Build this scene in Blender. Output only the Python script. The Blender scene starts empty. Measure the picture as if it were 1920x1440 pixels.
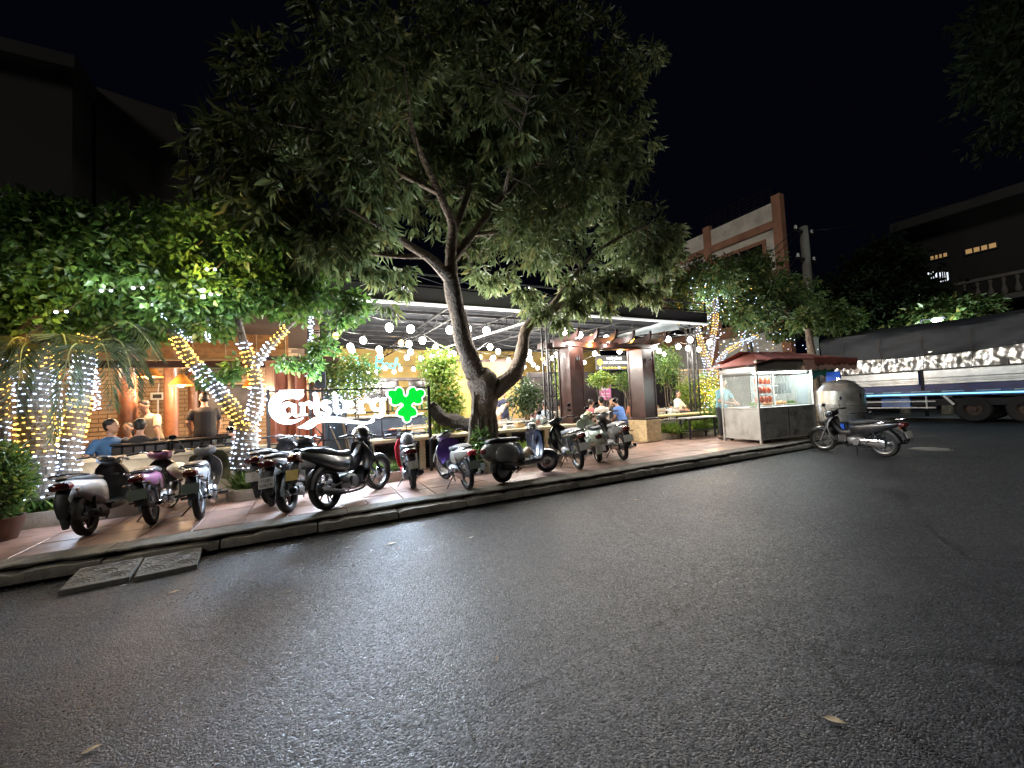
import bpy, bmesh, math, random
import numpy as np
from mathutils import Vector, Matrix, Quaternion

# ------------------------------------------------------------------ camera, world, sun, exposure
SC = bpy.context.scene
COL = SC.collection
CAM_F, CAM_H = 740.0, 1.5
PITCH, ROLL, YAW = math.radians(2.6), math.radians(2.7), math.radians(27)
FWD = Vector((math.sin(YAW)*math.cos(PITCH), math.cos(YAW)*math.cos(PITCH), math.sin(PITCH)))
_R0 = Vector((math.cos(YAW), -math.sin(YAW), 0)); _U0 = _R0.cross(FWD)
RGT = _R0*math.cos(ROLL) - _U0*math.sin(ROLL)
UPV = _U0*math.cos(ROLL) + _R0*math.sin(ROLL)
EYE = Vector((0, 0, CAM_H))
cd = bpy.data.cameras.new('camera'); cam = bpy.data.objects.new('camera', cd); COL.objects.link(cam)
cd.sensor_fit = 'HORIZONTAL'; cd.sensor_width = 36; cd.lens = 36*CAM_F/1920; cd.clip_start = .05; cd.clip_end = 600
cam.matrix_world = Matrix(((RGT.x, UPV.x, -FWD.x, 0), (RGT.y, UPV.y, -FWD.y, 0), (RGT.z, UPV.z, -FWD.z, CAM_H), (0, 0, 0, 1)))
SC.camera = cam
wd = bpy.data.worlds.new('World'); SC.world = wd; wd.use_nodes = True
bgn = wd.node_tree.nodes['Background']; bgn.inputs[0].default_value = (.14, .17, .42, 1); bgn.inputs[1].default_value = .004
sd = bpy.data.lights.new('camera_side_light', 'SUN'); sun = bpy.data.objects.new('camera_side_light', sd); COL.objects.link(sun)  # weak sun lamp standing in for street light from behind the camera
sd.energy = .36; sd.angle = math.radians(12); sd.color = (1, .95, .86)
SUN_DIR = Vector((.74, .4, -.55)).normalized()      # light travels this way
sun.rotation_euler = SUN_DIR.to_track_quat('-Z', 'Y').to_euler()
SC.view_settings.view_transform = 'Standard'; SC.view_settings.look = 'None'
SC.view_settings.exposure = .65; SC.view_settings.gamma = 1; SC.view_settings.use_curve_mapping = False
try:
    SC.cycles.use_denoising = True; SC.cycles.max_bounces = 6; SC.cycles.diffuse_bounces = 3; SC.cycles.glossy_bounces = 3
    SC.cycles.transparent_max_bounces = 12; SC.cycles.sample_clamp_indirect = 4; SC.cycles.use_light_tree = True
    SC.cycles.caustics_reflective = False; SC.cycles.caustics_refractive = False
except Exception:
    pass

def ray(px, py): return FWD*CAM_F + RGT*(px-960) - UPV*(py-720)
def gr(px, py, z=0.0):
    d = ray(px, py); return EYE + d*((z-CAM_H)/d.z)
def aty(px, py, Y):
    d = ray(px, py); return EYE + d*(Y/d.y)
def atx(px, py, X):
    d = ray(px, py); return EYE + d*(X/d.x)

RNG = random.Random(7)
NPR = np.random.default_rng(11)
SW = .18                                            # height of the pavement above the road

# ------------------------------------------------------------------ materials
MATS = {}
def mat(name, col, rough=.55, metal=0, var=.12, vscale=6, bump=0, bscale=60, spec=.5, coat=0, alpha=1, trans=0, detail=4, bdist=.02, dirt=None, dscale=2.5):
    """a principled material with noise in its colour, roughness and relief"""
    if name in MATS: return MATS[name]
    m = bpy.data.materials.new(name); m.use_nodes = True; nt = m.node_tree; N = nt.nodes; L = nt.links
    b = N['Principled BSDF']; b.inputs['Metallic'].default_value = metal; b.inputs['Specular IOR Level'].default_value = spec
    b.inputs['Roughness'].default_value = rough; b.inputs['Coat Weight'].default_value = coat
    b.inputs['Coat Roughness'].default_value = .12
    if trans: b.inputs['Transmission Weight'].default_value = trans
    if alpha < 1: b.inputs['Alpha'].default_value = alpha
    tc = N.new('ShaderNodeTexCoord')
    nz = N.new('ShaderNodeTexNoise'); nz.inputs['Scale'].default_value = vscale; nz.inputs['Detail'].default_value = detail
    L.new(tc.outputs['Object'], nz.inputs['Vector'])
    rp = N.new('ShaderNodeValToRGB'); rp.color_ramp.elements[0].position = .3; rp.color_ramp.elements[1].position = .7
    c0 = [max(0, c*(1-var)) for c in col]; c1 = [min(1, c*(1+var)) for c in col]
    rp.color_ramp.elements[0].color = (*c0, 1); rp.color_ramp.elements[1].color = (*c1, 1)
    L.new(nz.outputs['Fac'], rp.inputs['Fac']); out = rp.outputs['Color']
    if dirt:
        n2 = N.new('ShaderNodeTexNoise'); n2.inputs['Scale'].default_value = dscale; n2.inputs['Detail'].default_value = 8; n2.inputs['Roughness'].default_value = .65
        L.new(tc.outputs['Object'], n2.inputs['Vector'])
        r2 = N.new('ShaderNodeValToRGB'); r2.color_ramp.elements[0].position = .48; r2.color_ramp.elements[1].position = .68
        L.new(n2.outputs['Fac'], r2.inputs['Fac'])
        mx = N.new('ShaderNodeMix'); mx.data_type = 'RGBA'; L.new(r2.outputs['Color'], mx.inputs[0])
        L.new(out, mx.inputs[6]); mx.inputs[7].default_value = (*dirt, 1); out = mx.outputs[2]
    L.new(out, b.inputs['Base Color'])
    mr = N.new('ShaderNodeMapRange'); mr.inputs[3].default_value = max(.03, rough-.08); mr.inputs[4].default_value = min(1, rough+.1)
    L.new(nz.outputs['Fac'], mr.inputs[0]); L.new(mr.outputs[0], b.inputs['Roughness'])
    if bump:
        n3 = N.new('ShaderNodeTexNoise'); n3.inputs['Scale'].default_value = bscale; n3.inputs['Detail'].default_value = 6
        L.new(tc.outputs['Object'], n3.inputs['Vector'])
        bp = N.new('ShaderNodeBump'); bp.inputs['Strength'].default_value = bump; bp.inputs['Distance'].default_value = bdist
        L.new(n3.outputs['Fac'], bp.inputs['Height']); L.new(bp.outputs[0], b.inputs['Normal'])
    MATS[name] = m
    return m

def emat(name, col, strength, sampled=False):
    """something that gives off light; sampled=False where a lamp inside carries its light"""
    if name in MATS: return MATS[name]
    m = bpy.data.materials.new(name); m.use_nodes = True; nt = m.node_tree
    b = nt.nodes['Principled BSDF']; b.inputs['Base Color'].default_value = (*[c*.35 for c in col], 1)
    b.inputs['Emission Color'].default_value = (*col, 1); b.inputs['Emission Strength'].default_value = strength
    try: m.cycles.emission_sampling = 'AUTO' if sampled else 'NONE'
    except Exception: pass
    MATS[name] = m
    return m

def leafmat(name, dark, light, rough=.45, transl=.3, yellow=None, spec=.5):
    """foliage: colour differs leaf by leaf (attribute rnd), some light passes through"""
    if name in MATS: return MATS[name]
    m = bpy.data.materials.new(name); m.use_nodes = True; nt = m.node_tree; N = nt.nodes; L = nt.links
    b = N['Principled BSDF']; b.inputs['Roughness'].default_value = rough; b.inputs['Specular IOR Level'].default_value = spec
    at = N.new('ShaderNodeAttribute'); at.attribute_name = 'rnd'
    rp = N.new('ShaderNodeValToRGB'); e = rp.color_ramp.elements
    e[0].color = (*dark, 1); e[1].color = (*light, 1); e[1].position = .85
    if yellow:
        k = e.new(.97); k.color = (*yellow, 1)
    L.new(at.outputs['Fac'], rp.inputs['Fac']); L.new(rp.outputs['Color'], b.inputs['Base Color'])
    t = N.new('ShaderNodeBsdfTranslucent'); hs = N.new('ShaderNodeHueSaturation'); hs.inputs['Value'].default_value = 1.6
    L.new(rp.outputs['Color'], hs.inputs['Color']); L.new(hs.outputs['Color'], t.inputs['Color'])
    ms = N.new('ShaderNodeMixShader'); ms.inputs[0].default_value = transl
    L.new(b.outputs[0], ms.inputs[1]); L.new(t.outputs[0], ms.inputs[2]); L.new(ms.outputs[0], N['Material Output'].inputs['Surface'])
    MATS[name] = m
    return m

# ------------------------------------------------------------------ objects
def tag(o, label=None, cat=None, group=None, kind=None):
    if label: o['label'] = label
    if cat: o['category'] = cat
    if group: o['group'] = group
    if kind: o['kind'] = kind
    return o
def empty(name, loc=(0, 0, 0), rz=0, label=None, cat=None, group=None):
    o = bpy.data.objects.new(name, None); COL.objects.link(o); o.location = loc; o.rotation_euler = (0, 0, rz)
    o.empty_display_size = .1
    return tag(o, label, cat, group)
def kids(o): return [c for c in bpy.data.objects if c.parent == o]
KIDS = {}
def dup(root, loc=None, rot=None, label=None, group=None):
    def cp(o, par):
        c = o.copy(); COL.objects.link(c)
        if par is not None:
            c.parent = par; KIDS.setdefault(par.name, []).append(c)
        for k in KIDS.get(o.name, []): cp(k, c)
        return c
    r = cp(root, None)
    if loc is not None: r.location = loc
    if rot is not None: r.rotation_euler = rot if hasattr(rot, '__len__') else (0, 0, rot)
    if label: r['label'] = label
    if group: r['group'] = group
    return r
def link(name, me, m, parent=None):
    o = bpy.data.objects.new(name, me); COL.objects.link(o)
    if m is not None and len(me.materials) == 0: me.materials.append(m)
    if parent is not None:
        o.parent = parent; KIDS.setdefault(parent.name, []).append(o)
    return o

def frame_for(d):
    d = Vector(d).normalized()
    a = Vector((0, 0, 1)) if abs(d.z) < .9 else Vector((1, 0, 0))
    x = d.cross(a).normalized(); y = x.cross(d).normalized()   # x, y span the section
    return x, y

class MB:
    def __init__(s): s.v = []; s.f = []; s.M = None
    def _add(s, vs, fs):
        k = len(s.v)
        s.v += [tuple(s.M @ Vector(p)) if s.M is not None else tuple(p) for p in vs]
        s.f += [tuple(i+k for i in f) for f in fs]
        return s
    def box(s, c, d, rz=0, R=None):
        x, y, z = d[0]/2, d[1]/2, d[2]/2
        R = R or Matrix.Rotation(rz, 3, 'Z'); c = Vector(c)
        vs = [c + R @ Vector(p) for p in ((-x,-y,-z),(x,-y,-z),(x,y,-z),(-x,y,-z),(-x,-y,z),(x,-y,z),(x,y,z),(-x,y,z))]
        return s._add(vs, [(0,3,2,1),(4,5,6,7),(0,1,5,4),(1,2,6,5),(2,3,7,6),(3,0,4,7)])
    def bbox(s, lo, hi): return s.box([(a+b)/2 for a, b in zip(lo, hi)], [abs(b-a) for a, b in zip(lo, hi)])
    def rbox(s, c, d, r=.02, rz=0, R=None):
        """box with chamfered edges"""
        x, y, z = d[0]/2, d[1]/2, d[2]/2; r = min(r, x*.9, y*.9, z*.9)
        R = R or Matrix.Rotation(rz, 3, 'Z'); c = Vector(c)
        def ring(xx, yy, q): return [(xx-q, -yy), (xx, -yy+q), (xx, yy-q), (xx-q, yy), (-xx+q, yy), (-xx, yy-q), (-xx, -yy+q), (-xx+q, -yy)]
        rings = []
        for zz, ins in ((-z, r), (-z+r, 0), (z-r, 0), (z, r)):
            rings.append([c + R @ Vector((a, b, zz)) for a, b in ring(x-ins, y-ins, max(r*.6, .0005))])
        return s.loft(rings)
    def loft(s, rings, cap=True, closed=True):
        n = len(rings[0]); vs = [p for r in rings for p in r]; fs = []
        for i in range(len(rings)-1):
            for j in range(n if closed else n-1):
                a = i*n+j; b = i*n+(j+1) % n
                fs.append((a, b, b+n, a+n))
        if cap:
            fs.append(tuple(range(n-1, -1, -1))); fs.append(tuple((len(rings)-1)*n+j for j in range(n)))
        return s._add(vs, fs)
    def tube(s, pts, r, n=8, cap=True, flat=1.0):
        pts = [Vector(p) for p in pts]
        rs = r if hasattr(r, '__len__') else [r]*len(pts)
        rings = []; px = None
        for i, p in enumerate(pts):
            d = (pts[min(i+1, len(pts)-1)] - pts[max(i-1, 0)])
            if d.length < 1e-9: d = Vector((0, 0, 1))
            d.normalize()
            if px is None: x, y = frame_for(d)
            else:
                x = px - d*px.dot(d)
                if x.length < 1e-6: x, y = frame_for(d)
                else: x.normalize(); y = x.cross(d) if False else d.cross(x)*-1
            px = x
            rings.append([p + (x*math.cos(2*math.pi*j/n) + y*math.sin(2*math.pi*j/n)*flat)*rs[i] for j in range(n)])
        return s.loft(rings, cap)
    def ball(s, c, r, n=10, m=7, sc=(1, 1, 1)):
        c = Vector(c); rings = []
        for i in range(1, m):
            t = math.pi*i/m
            rings.append([c + Vector((r*sc[0]*math.sin(t)*math.cos(2*math.pi*j/n), r*sc[1]*math.sin(t)*math.sin(2*math.pi*j/n), -r*sc[2]*math.cos(t))) for j in range(n)])
        return s.loft(rings)
    def lathe(s, prof, axis='Z', c=(0, 0, 0), n=24, closed=False):
        """profile of (radius, height) turned round an axis"""
        c = Vector(c); rings = []
        for r, h in prof:
            ring = []
            for j in range(n):
                a = 2*math.pi*j/n; u, v = r*math.cos(a), r*math.sin(a)
                ring.append(c + Vector((u, v, h) if axis == 'Z' else ((u, h, v) if axis == 'Y' else (h, u, v))))
            rings.append(ring)
        if closed: rings.append(rings[0])
        return s.loft(rings, cap=not closed)
    def ss(s, secs, n=12, p=2.6):
        """shell lofted along x: sections (x, half width, z0, z1[, y offset])"""
        rings = []
        for q in secs:
            x, w, z0, z1 = q[:4]; yo = q[4] if len(q) > 4 else 0
            ring = []
            for j in range(n):
                a = 2*math.pi*j/n; ca, sa = math.cos(a), math.sin(a)
                ring.append((x, yo + w*math.copysign(abs(ca)**(2/p), ca), (z0+z1)/2 + (z1-z0)/2*math.copysign(abs(sa)**(2/p), sa)))
            rings.append(ring)
        return s.loft(rings)
    def zs(s, secs, n=12, p=3.0):
        """shell lofted along z: sections (z, x centre, half depth x, half width y)"""
        rings = []
        for z, xc, dx, w in secs:
            ring = []
            for j in range(n):
                a = 2*math.pi*j/n; ca, sa = math.cos(a), math.sin(a)
                ring.append((xc + dx*math.copysign(abs(ca)**(2/p), ca), w*math.copysign(abs(sa)**(2/p), sa), z))
            rings.append(ring)
        return s.loft(rings)
    def prism(s, poly, O, X, Y, depth):
        """flat outline (convex or not) in the frame O, X, Y, thickened along the normal"""
        O, X, Y = Vector(O), Vector(X), Vector(Y); Nn = X.cross(Y).normalized()*depth; n = len(poly)
        a = [O + X*u + Y*v for u, v in poly]; b = [p + Nn for p in a]
        fs = [tuple(range(n-1, -1, -1)), tuple(range(n, 2*n))] + [(j, (j+1) % n, n+(j+1) % n, n+j) for j in range(n)]
        return s._add(a+b, fs)
    def sheet(s, grid):
        """open surface from a grid of points"""
        n = len(grid[0]); vs = [p for r in grid for p in r]
        return s._add(vs, [(i*n+j, i*n+j+1, (i+1)*n+j+1, (i+1)*n+j) for i in range(len(grid)-1) for j in range(n-1)])
    def mesh(s, name, smooth=35):
        me = bpy.data.meshes.new(name); me.from_pydata(s.v, [], s.f)
        bm = bmesh.new(); bm.from_mesh(me); bmesh.ops.recalc_face_normals(bm, faces=bm.faces); bm.to_mesh(me); bm.free()
        if smooth:
            me.polygons.foreach_set('use_smooth', [True]*len(me.polygons))
            try: me.set_sharp_from_angle(angle=math.radians(smooth))
            except Exception: pass
        me.update()
        return me
    def build(s, name, m, parent=None, smooth=35, **kw):
        o = link(name, s.mesh(name, smooth), m, parent)
        return tag(o, kw.get('label'), kw.get('cat'), kw.get('group'), kw.get('kind'))

def textmesh(txt, size, depth=.003):
    cu = bpy.data.curves.new('lettering', 'FONT'); cu.body = txt; cu.size = size; cu.extrude = depth; cu.align_x = 'CENTER'; cu.align_y = 'CENTER'
    cu.resolution_u = 2
    o = bpy.data.objects.new('lettering_source', cu); COL.objects.link(o)
    dg = bpy.context.evaluated_depsgraph_get(); dg.update()
    me = bpy.data.meshes.new_from_object(o.evaluated_get(dg)); bpy.data.objects.remove(o); bpy.data.curves.remove(cu)
    return me
def text(name, txt, size, O, X, Y, m, parent, depth=.003):
    me = textmesh(txt, size, depth); X = Vector(X).normalized(); Y = Vector(Y).normalized(); Z = X.cross(Y)
    me.transform(Matrix(((X.x, Y.x, Z.x, O[0]), (X.y, Y.y, Z.y, O[1]), (X.z, Y.z, Z.z, O[2]), (0, 0, 0, 1))))
    return link(name, me, m, parent)

def lamp(name, loc, power, col, r=.06, parent=None):
    ld = bpy.data.lights.new(name, 'POINT'); ld.energy = power; ld.color = col; ld.shadow_soft_size = r
    o = bpy.data.objects.new(name, ld); COL.objects.link(o); o.location = loc
    if parent is not None:
        o.parent = parent; KIDS.setdefault(parent.name, []).append(o)
    return o

def leaves(name, P, D, S, L, W, m, parent=None, fold=.18, curl=.25, **kw):
    """many leaves in one mesh: base P, direction D, side S, length L, width W (numpy arrays); five points each"""
    n = len(P); D = D/np.linalg.norm(D, axis=1, keepdims=True)
    S = S - D*np.sum(S*D, 1, keepdims=True); S /= np.maximum(np.linalg.norm(S, axis=1, keepdims=True), 1e-6)
    Nn = np.cross(D, S); L = np.asarray(L)[:, None]; W = np.asarray(W)[:, None]
    V = np.empty((n, 5, 3))
    V[:, 0] = P; V[:, 1] = P + D*L*.45 + S*W*.5 + Nn*W*fold; V[:, 2] = P + D*L*.45 - S*W*.5 + Nn*W*fold
    V[:, 3] = P + D*L - Nn*L*curl; V[:, 4] = P + D*L*.5 - Nn*L*curl*.2
    base = (np.arange(n)*5)[:, None]
    T = np.concatenate([base+np.array([[0, 4, 1]]), base+np.array([[1, 4, 3]]), base+np.array([[3, 4, 2]]), base+np.array([[2, 4, 0]])], 1).reshape(-1)
    me = bpy.data.meshes.new(name); me.vertices.add(n*5); me.vertices.foreach_set('co', V.reshape(-1).astype(np.float32))
    nt = n*4; me.loops.add(nt*3); me.loops.foreach_set('vertex_index', T.astype(np.int32))
    me.polygons.add(nt); me.polygons.foreach_set('loop_start', (np.arange(nt)*3).astype(np.int32))
    try: me.polygons.foreach_set('loop_total', np.full(nt, 3, np.int32))
    except Exception: pass
    a = me.attributes.new('rnd', 'FLOAT', 'POINT'); a.data.foreach_set('value', np.repeat(NPR.random(n), 5).astype(np.float32))
    me.update(calc_edges=True)
    o = link(name, me, m, parent)
    return tag(o, kw.get('label'), kw.get('cat'), kw.get('group'), kw.get('kind'))

def smooth_path(pts, k=6):
    """Catmull-Rom through points (tuples of any length)"""
    P = [np.array(p, float) for p in pts]; out = []
    for i in range(len(P)-1):
        p0, p1, p2, p3 = P[max(i-1, 0)], P[i], P[i+1], P[min(i+2, len(P)-1)]
        for q in range(k):
            t = q/k
            out.append(.5*((2*p1) + (-p0+p2)*t + (2*p0-5*p1+4*p2-p3)*t*t + (-p0+3*p1-3*p2+p3)*t**3))
    out.append(P[-1])
    return out

# ================================================================== materials of the place
def asphalt_mat():
    m = bpy.data.materials.new('asphalt'); m.use_nodes = True; nt = m.node_tree; N = nt.nodes; L = nt.links; b = N['Principled BSDF']
    tc = N.new('ShaderNodeTexCoord'); src = tc.outputs['Object']
    v = N.new('ShaderNodeTexVoronoi'); v.inputs['Scale'].default_value = 95; v.inputs['Randomness'].default_value = 1; L.new(src, v.inputs['Vector'])
    v2 = N.new('ShaderNodeTexVoronoi'); v2.inputs['Scale'].default_value = 210; L.new(src, v2.inputs['Vector'])
    n1 = N.new('ShaderNodeTexNoise'); n1.inputs['Scale'].default_value = .55; n1.inputs['Detail'].default_value = 7; n1.inputs['Roughness'].default_value = .62; L.new(src, n1.inputs['Vector'])
    n2 = N.new('ShaderNodeTexNoise'); n2.inputs['Scale'].default_value = 7; n2.inputs['Detail'].default_value = 6; L.new(src, n2.inputs['Vector'])
    r1 = N.new('ShaderNodeValToRGB'); r1.color_ramp.elements[0].position = .3; r1.color_ramp.elements[0].color = (.018, .018, .0205, 1)
    r1.color_ramp.elements[1].position = .72; r1.color_ramp.elements[1].color = (.042, .0415, .0445, 1); L.new(n1.outputs['Fac'], r1.inputs['Fac'])
    # each stone its own grey
    sx = N.new('ShaderNodeSeparateColor'); L.new(v.outputs['Color'], sx.inputs[0])
    mr = N.new('ShaderNodeMapRange'); mr.inputs[3].default_value = .2; mr.inputs[4].default_value = 2.3; L.new(sx.outputs[0], mr.inputs[0])
    mx = N.new('ShaderNodeMix'); mx.data_type = 'RGBA'; mx.blend_type = 'MULTIPLY'; mx.inputs[0].default_value = 1
    L.new(r1.outputs['Color'], mx.inputs[6]); L.new(mr.outputs[0], mx.inputs[7])
    # dust along the kerb side and patches worn by tyres
    r2 = N.new('ShaderNodeMapRange'); r2.inputs[1].default_value = .35; r2.inputs[2].default_value = .7; r2.inputs[3].default_value = .8; r2.inputs[4].default_value = 1.25; L.new(n2.outputs['Fac'], r2.inputs[0])
    m2 = N.new('ShaderNodeMix'); m2.data_type = 'RGBA'; m2.blend_type = 'MULTIPLY'; m2.inputs[0].default_value = 1; L.new(mx.outputs[2], m2.inputs[6]); L.new(r2.outputs[0], m2.inputs[7])
    # lanes polished by tyres, drawn out along the kerb; patches of old oil; fine cracks
    mp = N.new('ShaderNodeMapping'); mp.inputs['Scale'].default_value = (.07, .9, 1); mp.inputs['Rotation'].default_value = (0, 0, .02); L.new(src, mp.inputs['Vector'])
    n4 = N.new('ShaderNodeTexNoise'); n4.inputs['Scale'].default_value = 1.1; n4.inputs['Detail'].default_value = 5; L.new(mp.outputs[0], n4.inputs['Vector'])
    r4 = N.new('ShaderNodeMapRange'); r4.inputs[1].default_value = .36; r4.inputs[2].default_value = .64; r4.inputs[3].default_value = .62; r4.inputs[4].default_value = 1.3; L.new(n4.outputs['Fac'], r4.inputs[0])
    n5 = N.new('ShaderNodeTexNoise'); n5.inputs['Scale'].default_value = 1.6; n5.inputs['Detail'].default_value = 3; L.new(src, n5.inputs['Vector'])
    r5 = N.new('ShaderNodeMapRange'); r5.inputs[1].default_value = .6; r5.inputs[2].default_value = .72; r5.inputs[3].default_value = 1; r5.inputs[4].default_value = .55; L.new(n5.outputs['Fac'], r5.inputs[0])
    n6 = N.new('ShaderNodeTexNoise'); n6.inputs['Scale'].default_value = 2.2; n6.inputs['Detail'].default_value = 4; L.new(src, n6.inputs['Vector'])
    vm = N.new('ShaderNodeMix'); vm.data_type = 'RGBA'; vm.inputs[0].default_value = .22; L.new(src, vm.inputs[6]); L.new(n6.outputs['Color'], vm.inputs[7])
    v3 = N.new('ShaderNodeTexVoronoi'); v3.feature = 'DISTANCE_TO_EDGE'; v3.inputs['Scale'].default_value = .42; L.new(vm.outputs[2], v3.inputs['Vector'])
    r6 = N.new('ShaderNodeMapRange'); r6.inputs[1].default_value = .0015; r6.inputs[2].default_value = .006; r6.inputs[3].default_value = .35; r6.inputs[4].default_value = 1; L.new(v3.outputs['Distance'], r6.inputs[0])
    pr1 = N.new('ShaderNodeMath'); pr1.operation = 'MULTIPLY'; L.new(r4.outputs[0], pr1.inputs[0]); L.new(r5.outputs[0], pr1.inputs[1])
    pr2 = N.new('ShaderNodeMath'); pr2.operation = 'MULTIPLY'; L.new(pr1.outputs[0], pr2.inputs[0]); L.new(r6.outputs[0], pr2.inputs[1])
    m3 = N.new('ShaderNodeMix'); m3.data_type = 'RGBA'; m3.blend_type = 'MULTIPLY'; m3.inputs[0].default_value = 1; L.new(m2.outputs[2], m3.inputs[6]); L.new(pr2.outputs[0], m3.inputs[7])
    L.new(m3.outputs[2], b.inputs['Base Color'])
    rr = N.new('ShaderNodeMapRange'); rr.inputs[3].default_value = .24; rr.inputs[4].default_value = .7; L.new(sx.outputs[1], rr.inputs[0])
    rq = N.new('ShaderNodeMath'); rq.operation = 'MULTIPLY_ADD'; rq.inputs[1].default_value = .22; L.new(n4.outputs['Fac'], rq.inputs[0]); L.new(rr.outputs[0], rq.inputs[2]); 
    rs = N.new('ShaderNodeMath'); rs.operation = 'SUBTRACT'; rs.inputs[1].default_value = .08; L.new(rq.outputs[0], rs.inputs[0]); L.new(rs.outputs[0], b.inputs['Roughness'])
    b.inputs['Specular IOR Level'].default_value = .33
    a = N.new('ShaderNodeMath'); a.operation = 'MULTIPLY_ADD'; a.inputs[1].default_value = .5; L.new(v2.outputs['Distance'], a.inputs[0]); L.new(v.outputs['Distance'], a.inputs[2])
    a2 = N.new('ShaderNodeMath'); a2.operation = 'MULTIPLY_ADD'; a2.inputs[1].default_value = .8; L.new(sx.outputs[2], a2.inputs[0]); L.new(a.outputs[0], a2.inputs[2])
    bp = N.new('ShaderNodeBump'); bp.inputs['Strength'].default_value = .42; bp.inputs['Distance'].default_value = .008; bp.invert = True
    L.new(a2.outputs[0], bp.inputs['Height'])
    b2 = N.new('ShaderNodeBump'); b2.inputs['Strength'].default_value = .1; b2.inputs['Distance'].default_value = .05; L.new(n2.outputs['Fac'], b2.inputs['Height'])
    L.new(b2.outputs[0], bp.inputs['Normal']); L.new(bp.outputs[0], b.inputs['Normal'])
    return m
M_ASPH = asphalt_mat()
M_TILE = mat('terracotta tile', (.37, .235, .19), .38, var=.22, vscale=3.5, bump=.15, bscale=40, dirt=(.2, .135, .11), dscale=2.6)
M_CONC = mat('kerb concrete', (.21, .195, .17), .85, var=.25, vscale=9, bump=.7, bscale=70, dirt=(.11, .1, .088), dscale=3)
M_CONC2 = mat('cast slab concrete', (.22, .21, .195), .85, var=.2, vscale=12, bump=.5, bscale=90, dirt=(.12, .11, .1), dscale=5)
M_SOIL = mat('soil', (.03, .022, .016), .95, var=.4, vscale=20, bump=.8, bscale=40)
M_CREAM = mat('cream render', (.6, .52, .36), .8, var=.1, vscale=5, bump=.25, bscale=50, dirt=(.42, .36, .25), dscale=2.2)
M_CREAM2 = mat('pale planter render', (.5, .46, .38), .85, var=.14, vscale=7, bump=.3, bscale=50, dirt=(.3, .27, .21), dscale=3)
M_BLACK = mat('black painted steel', (.012, .012, .013), .42, var=.2, vscale=9)
M_STEEL = mat('dark grey steel', (.017, .0175, .02), .6, var=.2, vscale=6, metal=.1, spec=.25)
M_STAIN = mat('stainless sheet', (.52, .52, .5), .32, metal=.35, var=.1, vscale=4, bump=.12, bscale=9, dirt=(.36, .35, .32), dscale=3.2)
M_WHITEP = mat('white paint', (.78, .77, .74), .5, var=.06)
M_WOODD = mat('dark brown cladding', (.042, .017, .014), .35, var=.3, vscale=7, coat=.2)
M_WOODR = mat('red brown timber', (.2, .085, .045), .45, var=.3, vscale=6, coat=.2)
M_BRICK = mat('tan brick', (.44, .3, .18), .85, var=.35, vscale=1.7, bump=.4, bscale=40)
M_BRICKB = mat('pale tan brick', (.52, .36, .22), .85, var=.3, vscale=1.7, bump=.4, bscale=40)
M_MORT = mat('brick mortar', (.14, .1, .07), .9, var=.15)
M_OCHRE = mat('ochre wall paint', (.34, .23, .06), .75, var=.25, vscale=1.2, dirt=(.2, .14, .05), dscale=.8)
M_STONE = mat('tan stone facing', (.47, .36, .2), .75, var=.28, vscale=14, bump=.5, bscale=30)
M_ROOFU = mat('grey roof sheet', (.03, .033, .04), .8, var=.12, vscale=3, spec=.06)
M_FLOORI = mat('brown restaurant tile', (.24, .15, .1), .35, var=.2, vscale=3)

# ================================================================== ground
MB().sheet([[(-150, -150, 0), (150, -150, 0)], [(-150, 150, 0), (150, 150, 0)]]).build('road', M_ASPH, smooth=0, kind='structure')
X0, X1, YK = -10.0, 12.7, 5.42
pav = MB().bbox((X0, YK+.36, -.05), (X1-.36, 8.25, SW-.035)).build('pavement', M_SOIL, smooth=0, kind='structure')
MB().bbox((X0, 8.25, -.05), (X1-.36, 24, SW+.012)).build('restaurant_floor', M_FLOORI, smooth=0, kind='structure')
# kerb: battered stones and, behind a broken joint, a concrete border
kerb = empty('kerb'); kerb['kind'] = 'structure'
def kerb_stone(x0, x1, along='X', c=0):
    m = MB(); h = SW - .05 - RNG.uniform(.0, .02); f = RNG.uniform(-.012, .012); k = 11; rings = []; chip = RNG.randrange(1, 10) if RNG.random() < .6 else -1
    for i in range(k):
        t = x0+.008 + (x1-x0-.016)*i/(k-1); ch = .016 if i in (0, k-1) else RNG.uniform(-.003, .003)
        y0 = YK+f+ch+RNG.uniform(-.004, .004); y1 = YK+.19+f+RNG.uniform(-.012, .012)
        top = h - (.012 if i in (0, k-1) else .02 if i == chip else 0) + RNG.uniform(-.005, .005)
        pr = [(y0+.05, -.02), (y0+.045, .03), (y0-.012, .04), (y0+.008, top-.025), (y0+.03, top), (y1, top+.006), (y1, -.02)]
        rings.append([(t, y, z) if along == 'X' else (X1-(y-YK), t, z) for y, z in pr])
    m.loft(rings)
    return m
x = X0
while x < X1-.7:
    w = RNG.uniform(.92, 1.08)
    kerb_stone(x, x+w).build('kerb_stone', M_CONC, kerb, smooth=25); x += w
yy = YK+.5
while yy < 22:
    kerb_stone(yy, yy+1, 'Y').build('kerb_stone', M_CONC, kerb, smooth=25); yy += 1.003
MB().rbox(((x+X1)/2-.02, YK+.24, SW/2-.01), (max(.3, X1-x), .46, SW), .04).build('kerb_stone', M_CONC, kerb)
MB().bbox((X0, YK+.2, -.02), (X1-.1, YK+.45, .14)).build('kerb_bed', M_SOIL, kerb, smooth=0)
x = X0
def border_front(x):
    """the ragged front edge of the border concrete; badly broken round x = 0.6 .. 2"""
    b = .012*math.sin(x*7.1)+.018*math.sin(x*2.3+1)+.01*math.sin(x*19)
    hole = math.exp(-((x-1.35)/.75)**2)*.1
    return YK+.1+b+hole
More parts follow.
